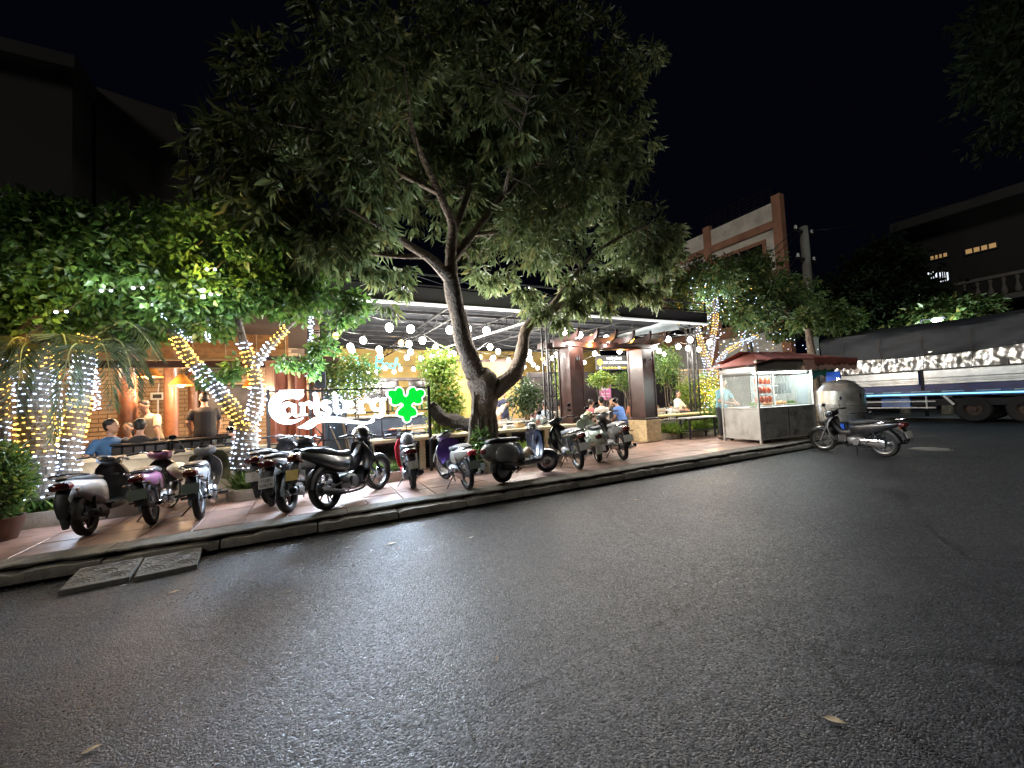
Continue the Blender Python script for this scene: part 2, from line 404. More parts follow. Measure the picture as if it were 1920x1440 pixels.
while x < X1-.45:
    w = min(RNG.uniform(1.5, 2.3), X1-.42-x); n = max(4, int(w/.06)); pts = []
    for i in range(n+1):
        t = x+.004+(w-.008)*i/n; pts.append((t, border_front(t)+RNG.uniform(-.008, .008)))
    back = YK+.43+.02*math.sin(x)
    a = MB(); top = SW+.004
    rings = [[(px, py+.02, top-.036+.008*math.sin(px*13)) for px, py in pts]+[(x+w-.004, back, top-.036), (x+.004, back, top-.036)],
             [(px, py, top-.012+RNG.uniform(-.004, .003)) for px, py in pts]+[(x+w-.004, back, top-.012), (x+.004, back, top-.012)],
             [(px, py+.014, top) for px, py in pts]+[(x+w-.004, back, top), (x+.004, back, top)]]
    a.loft(rings); a.build('kerb_border', M_CONC, kerb, smooth=25); x += w
# pavement tiles
TS = .485
for i in range(int((X1-.42-X0)/TS)):
    for j in range(7):
        cx, cy = X0+TS*(i+.5), YK+.445+TS*(j+.5)
        if cy > 8.2 and not 5.9 < cx < 12.3: continue
        if cy > 8.0 and cx < -6: continue
        t = MB(); dz = RNG.uniform(-.003, .003)
        q = TS/2-.004; e = q-.006; zt = SW+dz+(.014 if cy > 8.2 else 0)
        tilt = (RNG.uniform(-.002, .002), RNG.uniform(-.002, .002))
        t.loft([[(cx-q, cy-q, zt-.03), (cx+q, cy-q, zt-.03), (cx+q, cy+q, zt-.03), (cx-q, cy+q, zt-.03)],
                [(cx-q, cy-q, zt-.005), (cx+q, cy-q, zt-.005), (cx+q, cy+q, zt-.005), (cx-q, cy+q, zt-.005)],
                [(cx-e, cy-e, zt-tilt[0]), (cx+e, cy-e, zt+tilt[1]), (cx+e, cy+e, zt+tilt[0]), (cx-e, cy+e, zt-tilt[1])]])
        t.build('tile', M_TILE, pav, smooth=0)
# two loose cast slabs that make a ramp at the kerb
def ramp_slab(x0, x1, label, skew):
    o = empty('ramp_slab', ((x0+x1)/2, 5.18, 0), skew, label, 'concrete slab', 'cast slabs bridging the gutter'); w = (x1-x0)/2-.004
    m = MB(); y0, y1 = -.21, .215
    def zt(y): return .045+(y-y0)/(y1-y0)*.05
    q = []
    for zoff, ins in ((-.045, 0), (-.006, 0), (0, .006)):
        q.append([(-w+ins, y0+ins, zt(y0)+zoff), (0, y0+ins-.004, zt(y0)+zoff), (w-ins, y0+ins, zt(y0)+zoff), (w-ins, y1-ins, zt(y1)+zoff), (-w+ins, y1-ins, zt(y1)+zoff)])
    m.loft(q); m.build('slab_body', M_CONC2, o, smooth=20)
    s = MB()
    for cx, cy in ((-.12, -.1), (.12, -.1), (0, .02), (-.12, .12), (.12, .12), (-.24, .02), (.24, .02)):
        for r in (.035, .07, .105):
            pts = []
            for k in range(9):
                a = math.pi*k/8; px, py = cx+r*math.cos(a), cy-.05+r*math.sin(a)
                if abs(px) < w-.01 and y0+.01 < py < y1-.01: pts.append((px, py, zt(py)+.001))
            if len(pts) > 2: s.tube(pts, .005, 5)
    s.build('scallop_ridge', M_CONC2, o)
    MB().bbox((-w+.03, -.05, 0), (w-.03, y1-.02, .05)).build('mortar_bed', M_SOIL, o, smooth=0)
    return o
ramp_slab(-2.02, -1.55, 'left of two patterned concrete ramp slabs in the gutter', .05)
ramp_slab(-1.53, -1.06, 'right of two patterned concrete ramp slabs in the gutter', .1)

# fallen leaves and scraps on the road
def fallen_leaf(px, py, ln, rz, col, label, curl=.3):
    p = gr(px, py, .004); o = MB()
    c = [(0, 0), (.18, .16), (.42, .22), (.7, .15), (1, 0), (.7, -.15), (.42, -.22), (.18, -.16)]
    vs = [(ln*u, ln*v, ln*(.02+curl*(abs(v)*.9+.16*u*u))) for u, v in c]; mid = [(ln*.3, 0, .002), (ln*.65, 0, .004+ln*.05)]
    o._add(vs+mid, [(0, 8, 1), (1, 8, 2), (2, 8, 9), (2, 9, 3), (3, 9, 4), (4, 9, 5), (5, 9, 6), (6, 9, 8), (6, 8, 7), (7, 8, 0)])
    o.tube([(-ln*.22, .002, .006), (0, 0, .004)], ln*.012, 4)
    b = o.build('fallen_leaf', mat(col[0], col[1], .6, var=.3, vscale=30), None, 60, label=label, cat='leaf', group='dead leaves and scraps on the road')
    b.location = p; b.rotation_euler = (0, 0, rz)
LT, LB, LY = ('dry tan leaf', (.36, .27, .15)), ('brown leaf', (.13, .08, .045)), ('pale scrap', (.62, .6, .52))
fallen_leaf(1543, 1345, .085, -1.05, LT, 'large curled tan leaf alone on the dark near asphalt')
fallen_leaf(880, 1009, .06, .2, LY, 'pale crumpled scrap on the road in front of the grey scooter')
fallen_leaf(725, 1022, .12, .1, LT, 'flat pale leaf beside the kerb below the broken border')
fallen_leaf(650, 1028, .09, -.1, LB, 'brown leaf near the kerb below the black underbone')
fallen_leaf(745, 1030, .07, .7, LB, 'small dark leaf next to the flat pale one')
fallen_leaf(790, 985, .06, -.5, LT, 'tan leaf on the road right at the kerb foot')
fallen_leaf(530, 1113, .07, .4, LB, 'dark twisted leaf in the middle of the lit asphalt')
fallen_leaf(388, 1092, .09, .3, LB, 'dark leaf on the road right of the ramp slabs')
fallen_leaf(315, 1113, .08, .2, LT, 'thin pale leaf below the ramp slabs')
fallen_leaf(225, 1099, .05, 0, LY, 'white speck of litter at the ramp slab edge')
fallen_leaf(1050, 978, .07, .5, LB, 'dark leaf on the road in front of the mint scooter')
fallen_leaf(930, 1240, .05, .9, LB, 'small brown leaf on the open asphalt')
fallen_leaf(150, 1415, .07, .3, LT, 'pale leaf at the bottom edge of the road')
fallen_leaf(1190, 938, .06, .1, LT, 'tan leaf by the kerb in front of the underbones')

# bits blown into the gutter: leaf crumbs, grit, sand
gl_ = MB()
for k in range(420):
    x = RNG.uniform(-4, 10.5); y = YK-abs(RNG.gauss(0, .16))-.0+(.03 if RNG.random() < .5 else 0); r = RNG.uniform(.004, .014); a = RNG.uniform(0, 6.28)
    if -2.1 < x < -1.0: continue
    gl_.loft([[(x+r*1.6*math.cos(a+q)*(.5 if q % 2 else 1), y+r*math.sin(a+q), .001) for q in range(0, 6)], [(x+r*.9*math.cos(a+q), y+r*.5*math.sin(a+q), r*.5) for q in range(0, 6)]])
gl_.build('gutter_litter', mat('leaf crumbs and grit', (.17, .14, .1), .9, var=.6, vscale=20), None, 0, kind='stuff', label='leaf crumbs and grit blown along the foot of the kerb', cat='litter')

# ================================================================== low walls and planters in front
YW = 8.25
lw = empty('low_wall', (-5.2, YW, SW), 0, 'cream rendered low wall in front of the dining pavilion', 'wall')
wx0, wx1 = -4.8, 4.75
# the grating opening sits at local x 4.0 .. 4.42
m = MB(); m.bbox((-4.8, 0, -.03), (4.0, .16, .7)); m.bbox((4.42, 0, -.03), (wx1, .16, .7)); m.bbox((4.0, 0, -.03), (4.42, .16, .24)); m.bbox((4.0, 0, .62), (4.42, .16, .7))
m.build('wall_body', M_CREAM, lw, 0)
MB().rbox(((wx0+wx1)/2, .07, .735), (wx1-wx0, .26, .068), .012).build('coping', M_CREAM, lw)
g = MB().bbox((3.985, -.012, .225), (4.435, .01, .24)).bbox((3.985, -.012, .62), (4.435, .01, .635)).bbox((3.985, -.012, .24), (4.0, .01, .62)).bbox((4.42, -.012, .24), (4.435, .01, .62)).build('grating_frame', mat('pale green frame', (.35, .42, .36), .6), lw, 0)
b = MB()
for i in range(4): b.bbox((4.0, .0, .28+i*.1), (4.42, .012, .292+i*.1))
for i in range(9): b.bbox((4.03+i*.045, .013, .24), (4.036+i*.045, .02, .62))
b.bbox((4.205, -.008, .24), (4.22, .0, .62)); b.bbox((4.0, -.008, .42), (4.42, -.001, .435))
b.build('grating_bars', M_STEEL, lw, 0)
MB().bbox((4.0, .1, .24), (4.42, .14, .62)).build('grating_back', mat('speckled dark board', (.06, .065, .06), .8, var=.9, vscale=45), lw, 0)

def leafpatch(name, c, r, n, L, W, m, parent, up=.8, hang=0, flat=.5):
    P = NPR.normal(size=(n, 3)); P /= np.linalg.norm(P, axis=1, keepdims=True); P *= (NPR.random(n)**.45)[:, None]
    D = P*np.array([1, 1, .6]) + NPR.normal(size=(n, 3))*.45 + np.array([0, 0, up-hang])
    P = P*np.array(r)+np.array(c)
    return leaves(name, P, D, NPR.normal(size=(n, 3)), L*(.6+.7*NPR.random(n)), W*(.6+.7*NPR.random(n)), m, parent)
LM_GR = leafmat('grass blade leaf', (.05, .1, .02), (.16, .24, .06))
LM_SHR = leafmat('shrub leaf', (.03, .07, .015), (.1, .17, .04), yellow=(.24, .26, .05))
LM_LIME = leafmat('lime shrub leaf', (.07, .13, .02), (.19, .28, .05), yellow=(.35, .33, .06))
LM_DARK = leafmat('dark shrub leaf', (.015, .035, .012), (.045, .08, .028))

def planter(name, poly, h, label, soil=True):
    """low kerbed bed; poly is its outline"""
    o = empty(name, (*poly[0], SW), 0, label, 'planter', 'kerbed planting beds')
    ox, oy = poly[0]; pts = [Vector((a-ox, b-oy)) for a, b in poly]; c = sum(pts, Vector((0, 0)))/len(pts)
    def off(p, d): return p + (c-p).normalized()*d
    e = MB(); rings = []
    for dd, z in ((0, -.03), (0, h-.012), (.012, h), (.095, h), (.1, h-.06)):
        rings.append([(*off(p, dd), z) for p in pts])
    e.loft(rings, cap=False); e.build('planter_edge', M_CREAM2, o, 30)
    MB().loft([[(*off(p, .09), -.01) for p in pts], [(*off(p, .09), h-.05) for p in pts]]).build('soil_fill', M_SOIL, o, 0)
    return o
def rnd_end(x0, x1, y0, y1, r=.25, left=True, right=True):
    P = []
    def arc(cx, cy, a0, a1): 
        for k in range(6):
            a = math.radians(a0+(a1-a0)*k/5); P.append((cx+r*math.cos(a), cy+r*math.sin(a)))
    if left: arc(x0+r, y0+r, 180, 270)
    else: P.append((x0, y0))
    if right: arc(x1-r, y0+r, 270, 360)
    else: P.append((x1, y0))
    return P+[(x1, y1), (x0, y1)]
planter('planter_bed', rnd_end(-9.5, -2.15, 7.3, YW-.005, left=False), .2, 'long planting bed below the light wrapped palms')
planter('planter_bed', rnd_end(-1.22, 1.75, 7.32, YW-.005), .17, 'planting bed with fern tuft behind the black scooters')
pt = planter('planter_bed', rnd_end(2.3, 4.7, 6.98, 8.2, .12), .2, 'planting bed round the foot of the big tree')
MB().lathe([(.03, -.02), (.045, -.02), (.045, .03), (.03, .03)], 'Y', (.28, -.012, .1), 14, True).build('drain_pipe', mat('grey plastic pipe', (.2, .2, .19), .6), pt)
def tuft(c, r, n, L, label, m=LM_GR, W=.012):
    o = leafpatch('fern_tuft', (0, 0, .02), (r, r*.8, .04), n, L, W, m, None, up=1.0)
    o.location = c; tag(o, label, 'plant', 'ground plants in the beds'); return o
tuft((-.85, 7.6, SW+.12), .22, 520, .3, 'bright fern tuft at the rounded bed end by the grating', W=.022)
tuft((-.35, 7.75, SW+.12), .2, 260, .26, 'fern tuft half hidden behind the black scooter pair', W=.022)
tuft((1.2, 7.85, SW+.12), .3, 380, .16, 'low green ground cover left of the red bike', W=.03)
tuft((3.1, 7.12, SW+.15), .17, 480, .34, 'spiky green tuft at the foot of the big tree', W=.022)
tuft((3.95, 7.35, SW+.15), .25, 420, .3, 'yellowish tuft seen under the grey scooter', LM_LIME, W=.022)
for i, (xx, nm) in enumerate(((-4.4, 'weedy tuft below the leftmost palm trunk'), (-3.4, 'weedy tuft between the glowing palm trunks'), (-2.75, 'weedy tuft behind the white scooter'))):
    tuft((xx, 7.65, SW+.12), .33, 420, .24, nm, LM_SHR if i % 2 else LM_LIME, W=.045)
# potted shrub at the left edge
pp = gr(8, 1015, SW); pot = empty('potted_shrub', (pp.x-.12, pp.y+.1, SW), 0, 'bushy green shrub in a brown pot at the left edge', 'plant')
MB().lathe([(.0, 0), (.17, 0), (.23, .22), (.235, .26), (.215, .26), (.2, .22), (0, .2)], n=22).build('pot', mat('brown glazed pot', (.1, .045, .03), .5), pot)
leafpatch('foliage', (0, 0, .68), (.3, .3, .45), 2600, .09, .035, LM_SHR, pot, up=.3)
st = MB()
for k in range(6): st.tube([(0, 0, .2), (.1*math.cos(k), .1*math.sin(k), .5), (.2*math.cos(k*1.1), .2*math.sin(k*1.1), .85)], [.012, .009, .004], 5)
st.build('stem', mat('twig bark', (.07, .05, .035), .9), pot)

# counter wall with lattice
cw = empty('counter_wall', (1.0, YW+.06, SW), 0, 'counter wall with cream top and dark lattice below', 'wall')
MB().bbox((-.02, .18, -.03), (5.2, .26, .62)).build('lit_gap_panel', mat('speckled pale lit gap', (.5, .5, .45), .8, var=.9, vscale=30), cw, 0)  # pale panel stands in for the lit space behind the lattice
MB().rbox((2.55, .08, .655), (5.2, .46, .08), .015).build('counter_top', M_CREAM, cw)
for i in range(6):
    MB().bbox((i*1.02-.02, -.02, -.03), (i*1.02+.09, .18, .612)).build('post', M_CREAM, cw, 0)
la = MB(); R45 = Matrix.Rotation(math.radians(45), 3, 'Y'); R45b = Matrix.Rotation(math.radians(-45), 3, 'Y')
for i in range(5):
    a, b_ = i*1.02+.09, (i+1)*1.02-.02
    la.bbox((a, .06, -.02), (b_, .1, .05)); la.bbox((a, .06, .56), (b_, .1, .61))
    n = 13
    for k in range(-6, n+6):
        xc = a+(b_-a)*k/n; lo = -.0; hi = .56
        for sgn in (1, -1):
            p0, p1 = Vector((xc, .07 if sgn > 0 else .09, .05)), Vector((xc+sgn*.51, .07 if sgn > 0 else .09, .56))
            # clip to the bay
            t0, t1 = 0, 1; dx = p1.x-p0.x
            for lim, s_ in ((a, 1), (b_, -1)):
                t = (lim-p0.x)/dx
                if (dx > 0) == (s_ > 0): t0 = max(t0, t)
                else: t1 = min(t1, t)
            if t1-t0 > .04: la.tube([p0.lerp(p1, t0), p0.lerp(p1, t1)], .015, 4)
la.build('lattice', M_BLACK, cw, 0)

# ================================================================== motorbikes
M_TYRE = mat('tyre rubber', (.016, .016, .016), .8, var=.25, vscale=20, bump=.3, bscale=80)
M_RIM = mat('alloy rim', (.42, .42, .43), .35, metal=.9, var=.1)
M_RIMB = mat('black rim', (.02, .02, .022), .35, metal=.4, var=.1)
M_CHR = mat('chrome', (.62, .62, .64), .15, metal=1, var=.05)
M_ALU = mat('cast aluminium', (.3, .3, .31), .45, metal=.8, var=.2, vscale=12)
M_PLB = mat('black bike plastic', (.018, .018, .02), .5, var=.25, vscale=8, dirt=(.05, .045, .04), dscale=6)
M_SEAT = mat('black vinyl seat', (.014, .014, .015), .5, var=.25, vscale=14, bump=.25, bscale=50)
M_SEATG = mat('grey vinyl seat', (.22, .22, .23), .5, var=.15, vscale=14, bump=.25, bscale=50)
M_REDB = mat('bright red tail lens', (.3, .012, .015), .15, coat=.6)
M_RED = mat('red tail lens', (.085, .012, .012), .15, var=.15, vscale=20, coat=.6)
M_AMB = mat('amber lens', (.2, .075, .02), .2, coat=.4)
M_LENS = mat('clear lamp lens', (.55, .56, .58), .1, coat=.6)
M_MIRR = mat('mirror glass', (.75, .76, .78), .04, metal=1, var=.01)
M_PLATE = mat('number plate white', (.62, .61, .58), .45, var=.1, vscale=14, dirt=(.36, .34, .3), dscale=8)
M_PLATEY = mat('number plate yellow', (.6, .46, .14), .45, var=.1, vscale=14)
M_PLATEG = mat('dull green grey plate', (.2, .24, .2), .5, var=.1, vscale=14)
M_INK = mat('plate ink', (.03, .03, .035), .6)
def paint(name, c, coat=.7, rough=.3): return mat(name, c, rough, var=.08, vscale=4, coat=coat, dirt=tuple(q*.55+.03 for q in c), dscale=6)
PA = dict(black=paint('black bike paint', (.012, .012, .014)), white=paint('white bike paint', (.5, .5, .5)), pink=paint('pink bike paint', (.26, .09, .2)),
          grey=paint('grey scooter paint', (.22, .22, .21)), mint=paint('mint scooter paint', (.5, .6, .5)), red=paint('red bike paint', (.4, .02, .035)),
          silver=paint('silver bike paint', (.24, .24, .25)), navy=paint('blue black bike paint', (.016, .02, .04)), beige=paint('beige bike paint', (.3, .28, .23)))

def arcshell(m, c, R, a0, a1, w, drop=.03, n=12, taper=1.0):
    """mudguard over a wheel in the xz plane; angles from +x, degrees"""
    rings = []
    for i in range(n+1):
        t = i/n; a = math.radians(a0+(a1-a0)*t); ww = w*(1-(1-taper)*t)
        r = Vector((math.cos(a), 0, math.sin(a))); c_ = Vector(c)
        pr = [(-ww, -drop), (-ww*.85, -.004), (-ww*.4, .008), (ww*.4, .008), (ww*.85, -.004), (ww, -drop), (ww*.9, -drop), (ww*.75, -.012), (-ww*.75, -.012), (-ww*.9, -drop)]
        rings.append([c_ + r*(R+dr) + Vector((0, y, 0)) for y, dr in pr])
    m.loft(rings)
def shield(rows, t=.02, n=9):
    rings = []
    for z, xc, w, bul in rows:
        out = [(xc+bul*(1-(2*j/(n-1)-1)**2), w*(2*j/(n-1)-1), z) for j in range(n)]
        rings.append(out+[(x-t, y*.97, z) for x, y, z in reversed(out)])
    return MB().loft(rings)

def wheel(root, M, c, R, w, rimm, spokes, name, disc=True):
    m = MB(); m.M = M
    m.lathe([(R-.075, -w*.34), (R-.05, -w*.5), (R-.02, -w*.46), (R-.004, -w*.28), (R, 0), (R-.004, w*.28), (R-.02, w*.46), (R-.05, w*.5), (R-.075, w*.34)], 'Y', c, 30, True)
    wh = m.build(name, M_TYRE, root, 50)
    r = MB(); r.M = M
    q = R-.06
    r.lathe([(q, -w*.42), (q+.012, -w*.46), (q+.012, -w*.38), (q-.015, -w*.2), (q-.015, w*.2), (q+.012, w*.38), (q+.012, w*.46), (q, w*.42), (q-.03, w*.2), (q-.03, -w*.2)], 'Y', c, 30, True)
    r.build('rim', rimm, wh, 40)
    s = MB(); s.M = M; c = Vector(c)
    if spokes == 'wire':
        for k in range(28):
            a = 2*math.pi*k/28; b = a+(.5 if k % 2 else -.5); sy = .035 if k % 4 < 2 else -.035
            s.tube([c+Vector((.035*math.cos(b), sy, .035*math.sin(b))), c+Vector(((q-.02)*math.cos(a), 0, (q-.02)*math.sin(a)))], .0022, 3)
    elif spokes == 'disc':
        s.lathe([(0, -.03), (q*.5, -.045), (q-.02, -.02), (q-.02, .02), (q*.5, .03), (0, .03)], 'Y', c, 20)
    else:
        for k in range(spokes):
            for d in (-.16, .16):
                a = 2*math.pi*k/spokes
                s.tube([c+Vector((.03*math.cos(a), 0, .03*math.sin(a))), c+Vector(((q-.02)*math.cos(a+d), 0, (q-.02)*math.sin(a+d)))], [.013, .008], 5)
    s.build('spokes', rimm, wh)
    h = MB(); h.M = M; h.lathe([(.0, -.07), (.02, -.07), (.02, -.05), (.045, -.045), (.045, .045), (.02, .05), (.02, .07), (0, .07)], 'Y', c, 16); h.build('hub', M_ALU, wh)
    if disc:
        d = MB(); d.M = M; d.lathe([(.06, -.062), (.11, -.062), (.11, -.057), (.06, -.057)], 'Y', c, 24, True); d.build('brake_disc', M_CHR, wh)
    return wh

def text_plate(root, c, tilt, size, m, txt):
    R = Matrix.Rotation(tilt, 3, 'Y')
    pl = MB().rbox(c, (.006, size[0], size[1]), .002, R=R).build('number_plate', m, root)
    if txt:
        n = R @ Vector((-1, 0, 0)); up = R @ Vector((0, 0, 1)); O = Vector(c)+n*.0045
        for k, t in enumerate(txt):
            text('plate_lettering', t, size[1]*.42, O+up*(size[1]*(.22-.45*k)), (0, -1, 0), up, M_INK, pl, .0008)
    return pl

def bike(name, rear_px, front_px, kind, body, label, cat='motorbike', steer=0, lean=-7, seat=None, accent=None, plate=M_PLATE, ptxt=None, rim=M_RIM, spokes='wire', z=SW, mirrors=True, scale=1.0, tail=M_RED, wb=None, group='motorbikes parked along the pavement', noplate=False, side=None, guard=None):
    pr, pf = gr(*rear_px, z), gr(*front_px, z); hd = math.atan2(pf.y-pr.y, pf.x-pr.x)
    root = empty(name, pr, hd, label, cat, group); root.rotation_euler = (math.radians(lean), 0, hd); root.scale = (scale,)*3
    seat = seat or M_SEAT; accent = accent or M_PLB; body2 = accent; side = side or body
    sc = kind in ('scooter', 'retro')
    R = {'cub': .28, 'sport': .292, 'scooter': .265, 'retro': .235}[kind]; wt = {'cub': .075, 'sport': .11, 'scooter': .1, 'retro': .1}[kind]
    WB = {'cub': 1.2, 'sport': 1.26, 'scooter': 1.24, 'retro': 1.22}[kind]
    hz = {'cub': .9, 'sport': .92, 'scooter': .95, 'retro': .95}[kind]
    rake = math.radians(26); ax = Vector((-math.sin(rake), 0, math.cos(rake))); fa = Vector((WB, 0, R))
    head = fa + ax*((hz-.16-R)/ax.z); bar = fa + ax*((hz-R)/ax.z)
    M = Matrix.Translation(head) @ Matrix.Rotation(math.radians(steer), 4, ax) @ Matrix.Translation(-head)
    def P(nm, mm, material, par=None, M_=None, sm=35):
        return mm.build(nm, material, par or root, sm)
    def FB():
        b = MB(); b.M = M; return b
    # wheels
    wheel(root, Matrix.Identity(4), (0, 0, R), R, wt*1.1, rim, spokes, 'rear_wheel', disc=kind == 'sport')
    wheel(root, M, tuple(fa), R, wt, rim, spokes, 'front_wheel')
    # fork
    if kind == 'retro':
        f = FB().tube([fa+Vector((0, .07, 0)), fa+Vector((-.05, .075, .06)), head+Vector((.0, .02, -.1)), head], [.03, .032, .028, .025], 8)
    else:
        f = FB()
        for s in (-1, 1):
            y = Vector((0, s*(.062+wt*.2), 0)); f.tube([fa+y, fa+ax*.2+y], .02, 8); f.tube([fa+ax*.2+y, head+y+ax*-.06], .015, 8)
        f.box(head-ax*.07, (.07, .19, .03))
    P('fork', f, M_ALU if kind != 'sport' else M_STEEL)
    fd = FB()
    if kind == 'retro':
        arcshell(fd, fa, R+.02, 10, 175, .085, .1, 12, 1)
    else: arcshell(fd, fa+Vector((0, 0, .015)), R+.015, 15, 160, .06, .05, 12, .9)
    P('front_mudguard', fd, guard or body if kind != 'sport' else M_PLB)
    # handlebar
    hb = FB(); w = .34 if kind != 'retro' else .33
    hb.tube(smooth_path([bar+Vector((-.1, -w, .04)), bar+Vector((-.05, -w*.6, .06)), bar+Vector((0, -.08, 0)), bar+Vector((0, .08, 0)), bar+Vector((-.05, w*.6, .06)), bar+Vector((-.1, w, .04))], 3), .012, 7)
    cab_ = FB()
    for s_ in (-1, 1): cab_.tube(smooth_path([bar+Vector((-.03, s_*.2, .05)), bar+Vector((.1, s_*.13, .07)), head+Vector((.09, s_*.05, .02)), fa+ax*.32+Vector((.03, s_*.05, 0))], 4), .005, 4)
    P('brake_cable', cab_, M_PLB)
    hbo = P('handlebar', hb, M_STEEL if kind != 'cub' else M_CHR)
    for s in (-1, 1):
        g = FB(); e = bar+Vector((-.1, s*w, .04)); e0 = bar+Vector((-.07, s*w*.7, .055)); g.tube([e0, e, e+(e-e0).normalized()*.03], [.018, .017, .019], 8); P('grip', g, M_PLB, hbo)
        l = FB(); l.tube([e0+Vector((.03, 0, 0)), e0+Vector((.06, s*.05, -.005)), e+Vector((.055, s*.0, -.015))], .006, 5); P('brake_lever', l, M_ALU, hbo)
        if mirrors:
            k = FB(); b0 = e0+Vector((.02, 0, .01)); b1 = b0+Vector((.03, s*.06, .13)); b2 = b0+Vector((.0, s*.1, .19)); k.tube([b0, b1, b2], .006, 5)
            mo = P('mirror', k, M_PLB)
            sh = FB(); nrm = Vector((1, s*-.15, 0)).normalized(); sdv = Vector((0, 0, 1)).cross(nrm)
            cc = b2+Vector((0, s*.03, .02)); rr = []
            for dn, q in ((.03, .35), (.02, .8), (0, 1), (-.005, .95)):
                rr.append([cc+nrm*dn+sdv*(.062*q*math.cos(2*math.pi*j/14))+Vector((0, 0, .04*q*math.sin(2*math.pi*j/14))) for j in range(14)])
            sh.loft(rr); P('mirror_shell', sh, M_PLB, mo)
            gl = FB(); gl.loft([[cc-nrm*.0065+sdv*(.054*math.cos(2*math.pi*j/14))+Vector((0, 0, .034*math.sin(2*math.pi*j/14))) for j in range(14)], [cc-nrm*.009+sdv*(.05*math.cos(2*math.pi*j/14))+Vector((0, 0, .031*math.sin(2*math.pi*j/14))) for j in range(14)]])
            P('mirror_glass', gl, M_MIRR, mo)
    # headlight cowl on the bars
    ck = FB(); bx, bz = bar.x, bar.z
    if kind == 'retro': ck.ball(bar+Vector((.03, 0, .02)), .1, 14, 9, (1.0, .95, .75))
    elif kind == 'sport': ck.ss([(bx-.09, .04, bz-.02, bz+.02), (bx-.05, .09, bz-.04, bz+.05), (bx+.05, .085, bz-.06, bz+.05), (bx+.13, .03, bz-.05, bz+.0)], 14)
    else: ck.ss([(bx-.11, .05, bz-.01, bz+.03), (bx-.06, .14, bz-.05, bz+.07), (bx+.03, .15, bz-.09, bz+.07), (bx+.1, .1, bz-.1, bz+.04), (bx+.14, .04, bz-.07, bz)], 14)
    cko = P('handlebar_cover', ck, body if kind in ('retro', 'cub') else M_PLB)
    q = FB(); q.M = M
    hc = bar+Vector((.125 if kind != 'retro' else .115, 0, -.02)); q.ball(hc, .06, 14, 8, (.45, 1.1, .85)); P('headlight', q, M_LENS, cko)
    d = FB(); d.M = M; d.box(bar+Vector((-.075, 0, .065)), (.06, .12, .012), R=Matrix.Rotation(math.radians(35), 3, 'Y')); P('dial', d, M_LENS if kind == 'scooter' else M_PLB, cko)
    # ---------------- bodywork
    if kind in ('cub', 'sport'):
        if kind == 'cub':
            P('seat', MB().ss([(-.26, .05, .755, .785), (-.2, .1, .735, .805), (-.05, .125, .715, .815), (.12, .128, .7, .805), (.26, .12, .675, .76), (.42, .1, .66, .745), (.54, .06, .66, .73), (.58, .03, .67, .71)], 16, 2.8), seat)
            P('side_panel', MB().ss([(-.4, .035, .68, .73), (-.3, .075, .63, .755), (-.1, .1, .55, .745), (.12, .12, .47, .73), (.32, .115, .42, .7), (.48, .08, .42, .66), (.56, .05, .44, .6)], 16, 3), side)
            P('leg_shield', shield([(.27, .8, .06, .04), (.34, .86, .14, .07), (.46, .905, .19, .09), (.6, .925, .205, .1), (.7, .91, .19, .1), (.78, .88, .13, .09), (.83, .86, .07, .07)]), body if body2 is M_PLB else body2)
            P('frame_cover', MB().ss([(.5, .06, .42, .6), (.62, .055, .4, .53), (.75, .055, .42, .54), (.86, .06, .5, .68), (.92, .06, .62, .8)], 12), M_PLB)
            P('front_cowl', MB().ss([(.985, .1, .58, .8), (1.01, .1, .57, .79), (1.05, .07, .6, .76), (1.08, .03, .64, .72)], 14), body)
        else:
            P('seat', MB().ss([(-.36, .04, .86, .885), (-.28, .085, .83, .9), (-.08, .12, .79, .885), (.08, .13, .745, .845), (.22, .13, .715, .79), (.38, .12, .7, .775), (.52, .08, .705, .775), (.58, .04, .72, .76)], 16, 2.8), seat)
            P('side_panel', MB().ss([(-.5, .03, .8, .84), (-.36, .075, .73, .87), (-.12, .115, .62, .83), (.12, .14, .5, .77), (.34, .14, .44, .73), (.5, .1, .46, .72), (.6, .06, .52, .7)], 16, 2.6), side)
            P('leg_shield', shield([(.24, .76, .1, .04), (.36, .82, .17, .06), (.52, .88, .215, .09), (.66, .9, .21, .1), (.78, .87, .15, .1), (.87, .83, .09, .08)], .03), body)
            P('frame_cover', MB().ss([(.48, .085, .44, .72), (.62, .085, .44, .66), (.76, .08, .5, .72), (.88, .07, .62, .86)], 12), accent)
            P('front_cowl', MB().ss([(.965, .12, .6, .9), (1.0, .13, .58, .91), (1.07, .1, .64, .86), (1.14, .04, .7, .8)], 14), body)
            P('belly_fairing', MB().ss([(.42, .08, .17, .36), (.6, .13, .15, .42), (.78, .11, .22, .5), (.86, .05, .34, .48)], 14), M_PLB)
        e = MB().ss([(.24, .06, .24, .36), (.34, .12, .19, .42), (.5, .125, .18, .42), (.6, .1, .22, .4), (.64, .06, .26, .38)], 14)
        e.lathe([(0, -.15), (.075, -.15), (.09, -.135), (.09, -.1)], 'Y', (.46, 0, .3), 16); e.lathe([(.08, .1), (.08, .13), (.065, .145), (0, .145)], 'Y', (.42, 0, .3), 16)
        eo = P('engine', e, M_ALU)
        cf = MB()
        for k in range(6): cf.box((.66+k*.026, 0, .36), (.012, .15, .15))
        cf.box((.72, 0, .36), (.16, .1, .1)); P('cylinder_fins', cf, M_ALU, eo, sm=0)
        P('exhaust', MB().tube(smooth_path([(.8, -.02, .3), (.78, -.07, .2), (.62, -.13, .15), (.3, -.14, .16)], 4)+[(.2, -.145, .18), (.12, -.15, .2), (-.2, -.165, .29), (-.3, -.17, .315), (-.32, -.17, .32)], [.018]*13+[.02, .042, .048, .045, .025], 10), M_CHR if kind == 'cub' else M_STEEL)
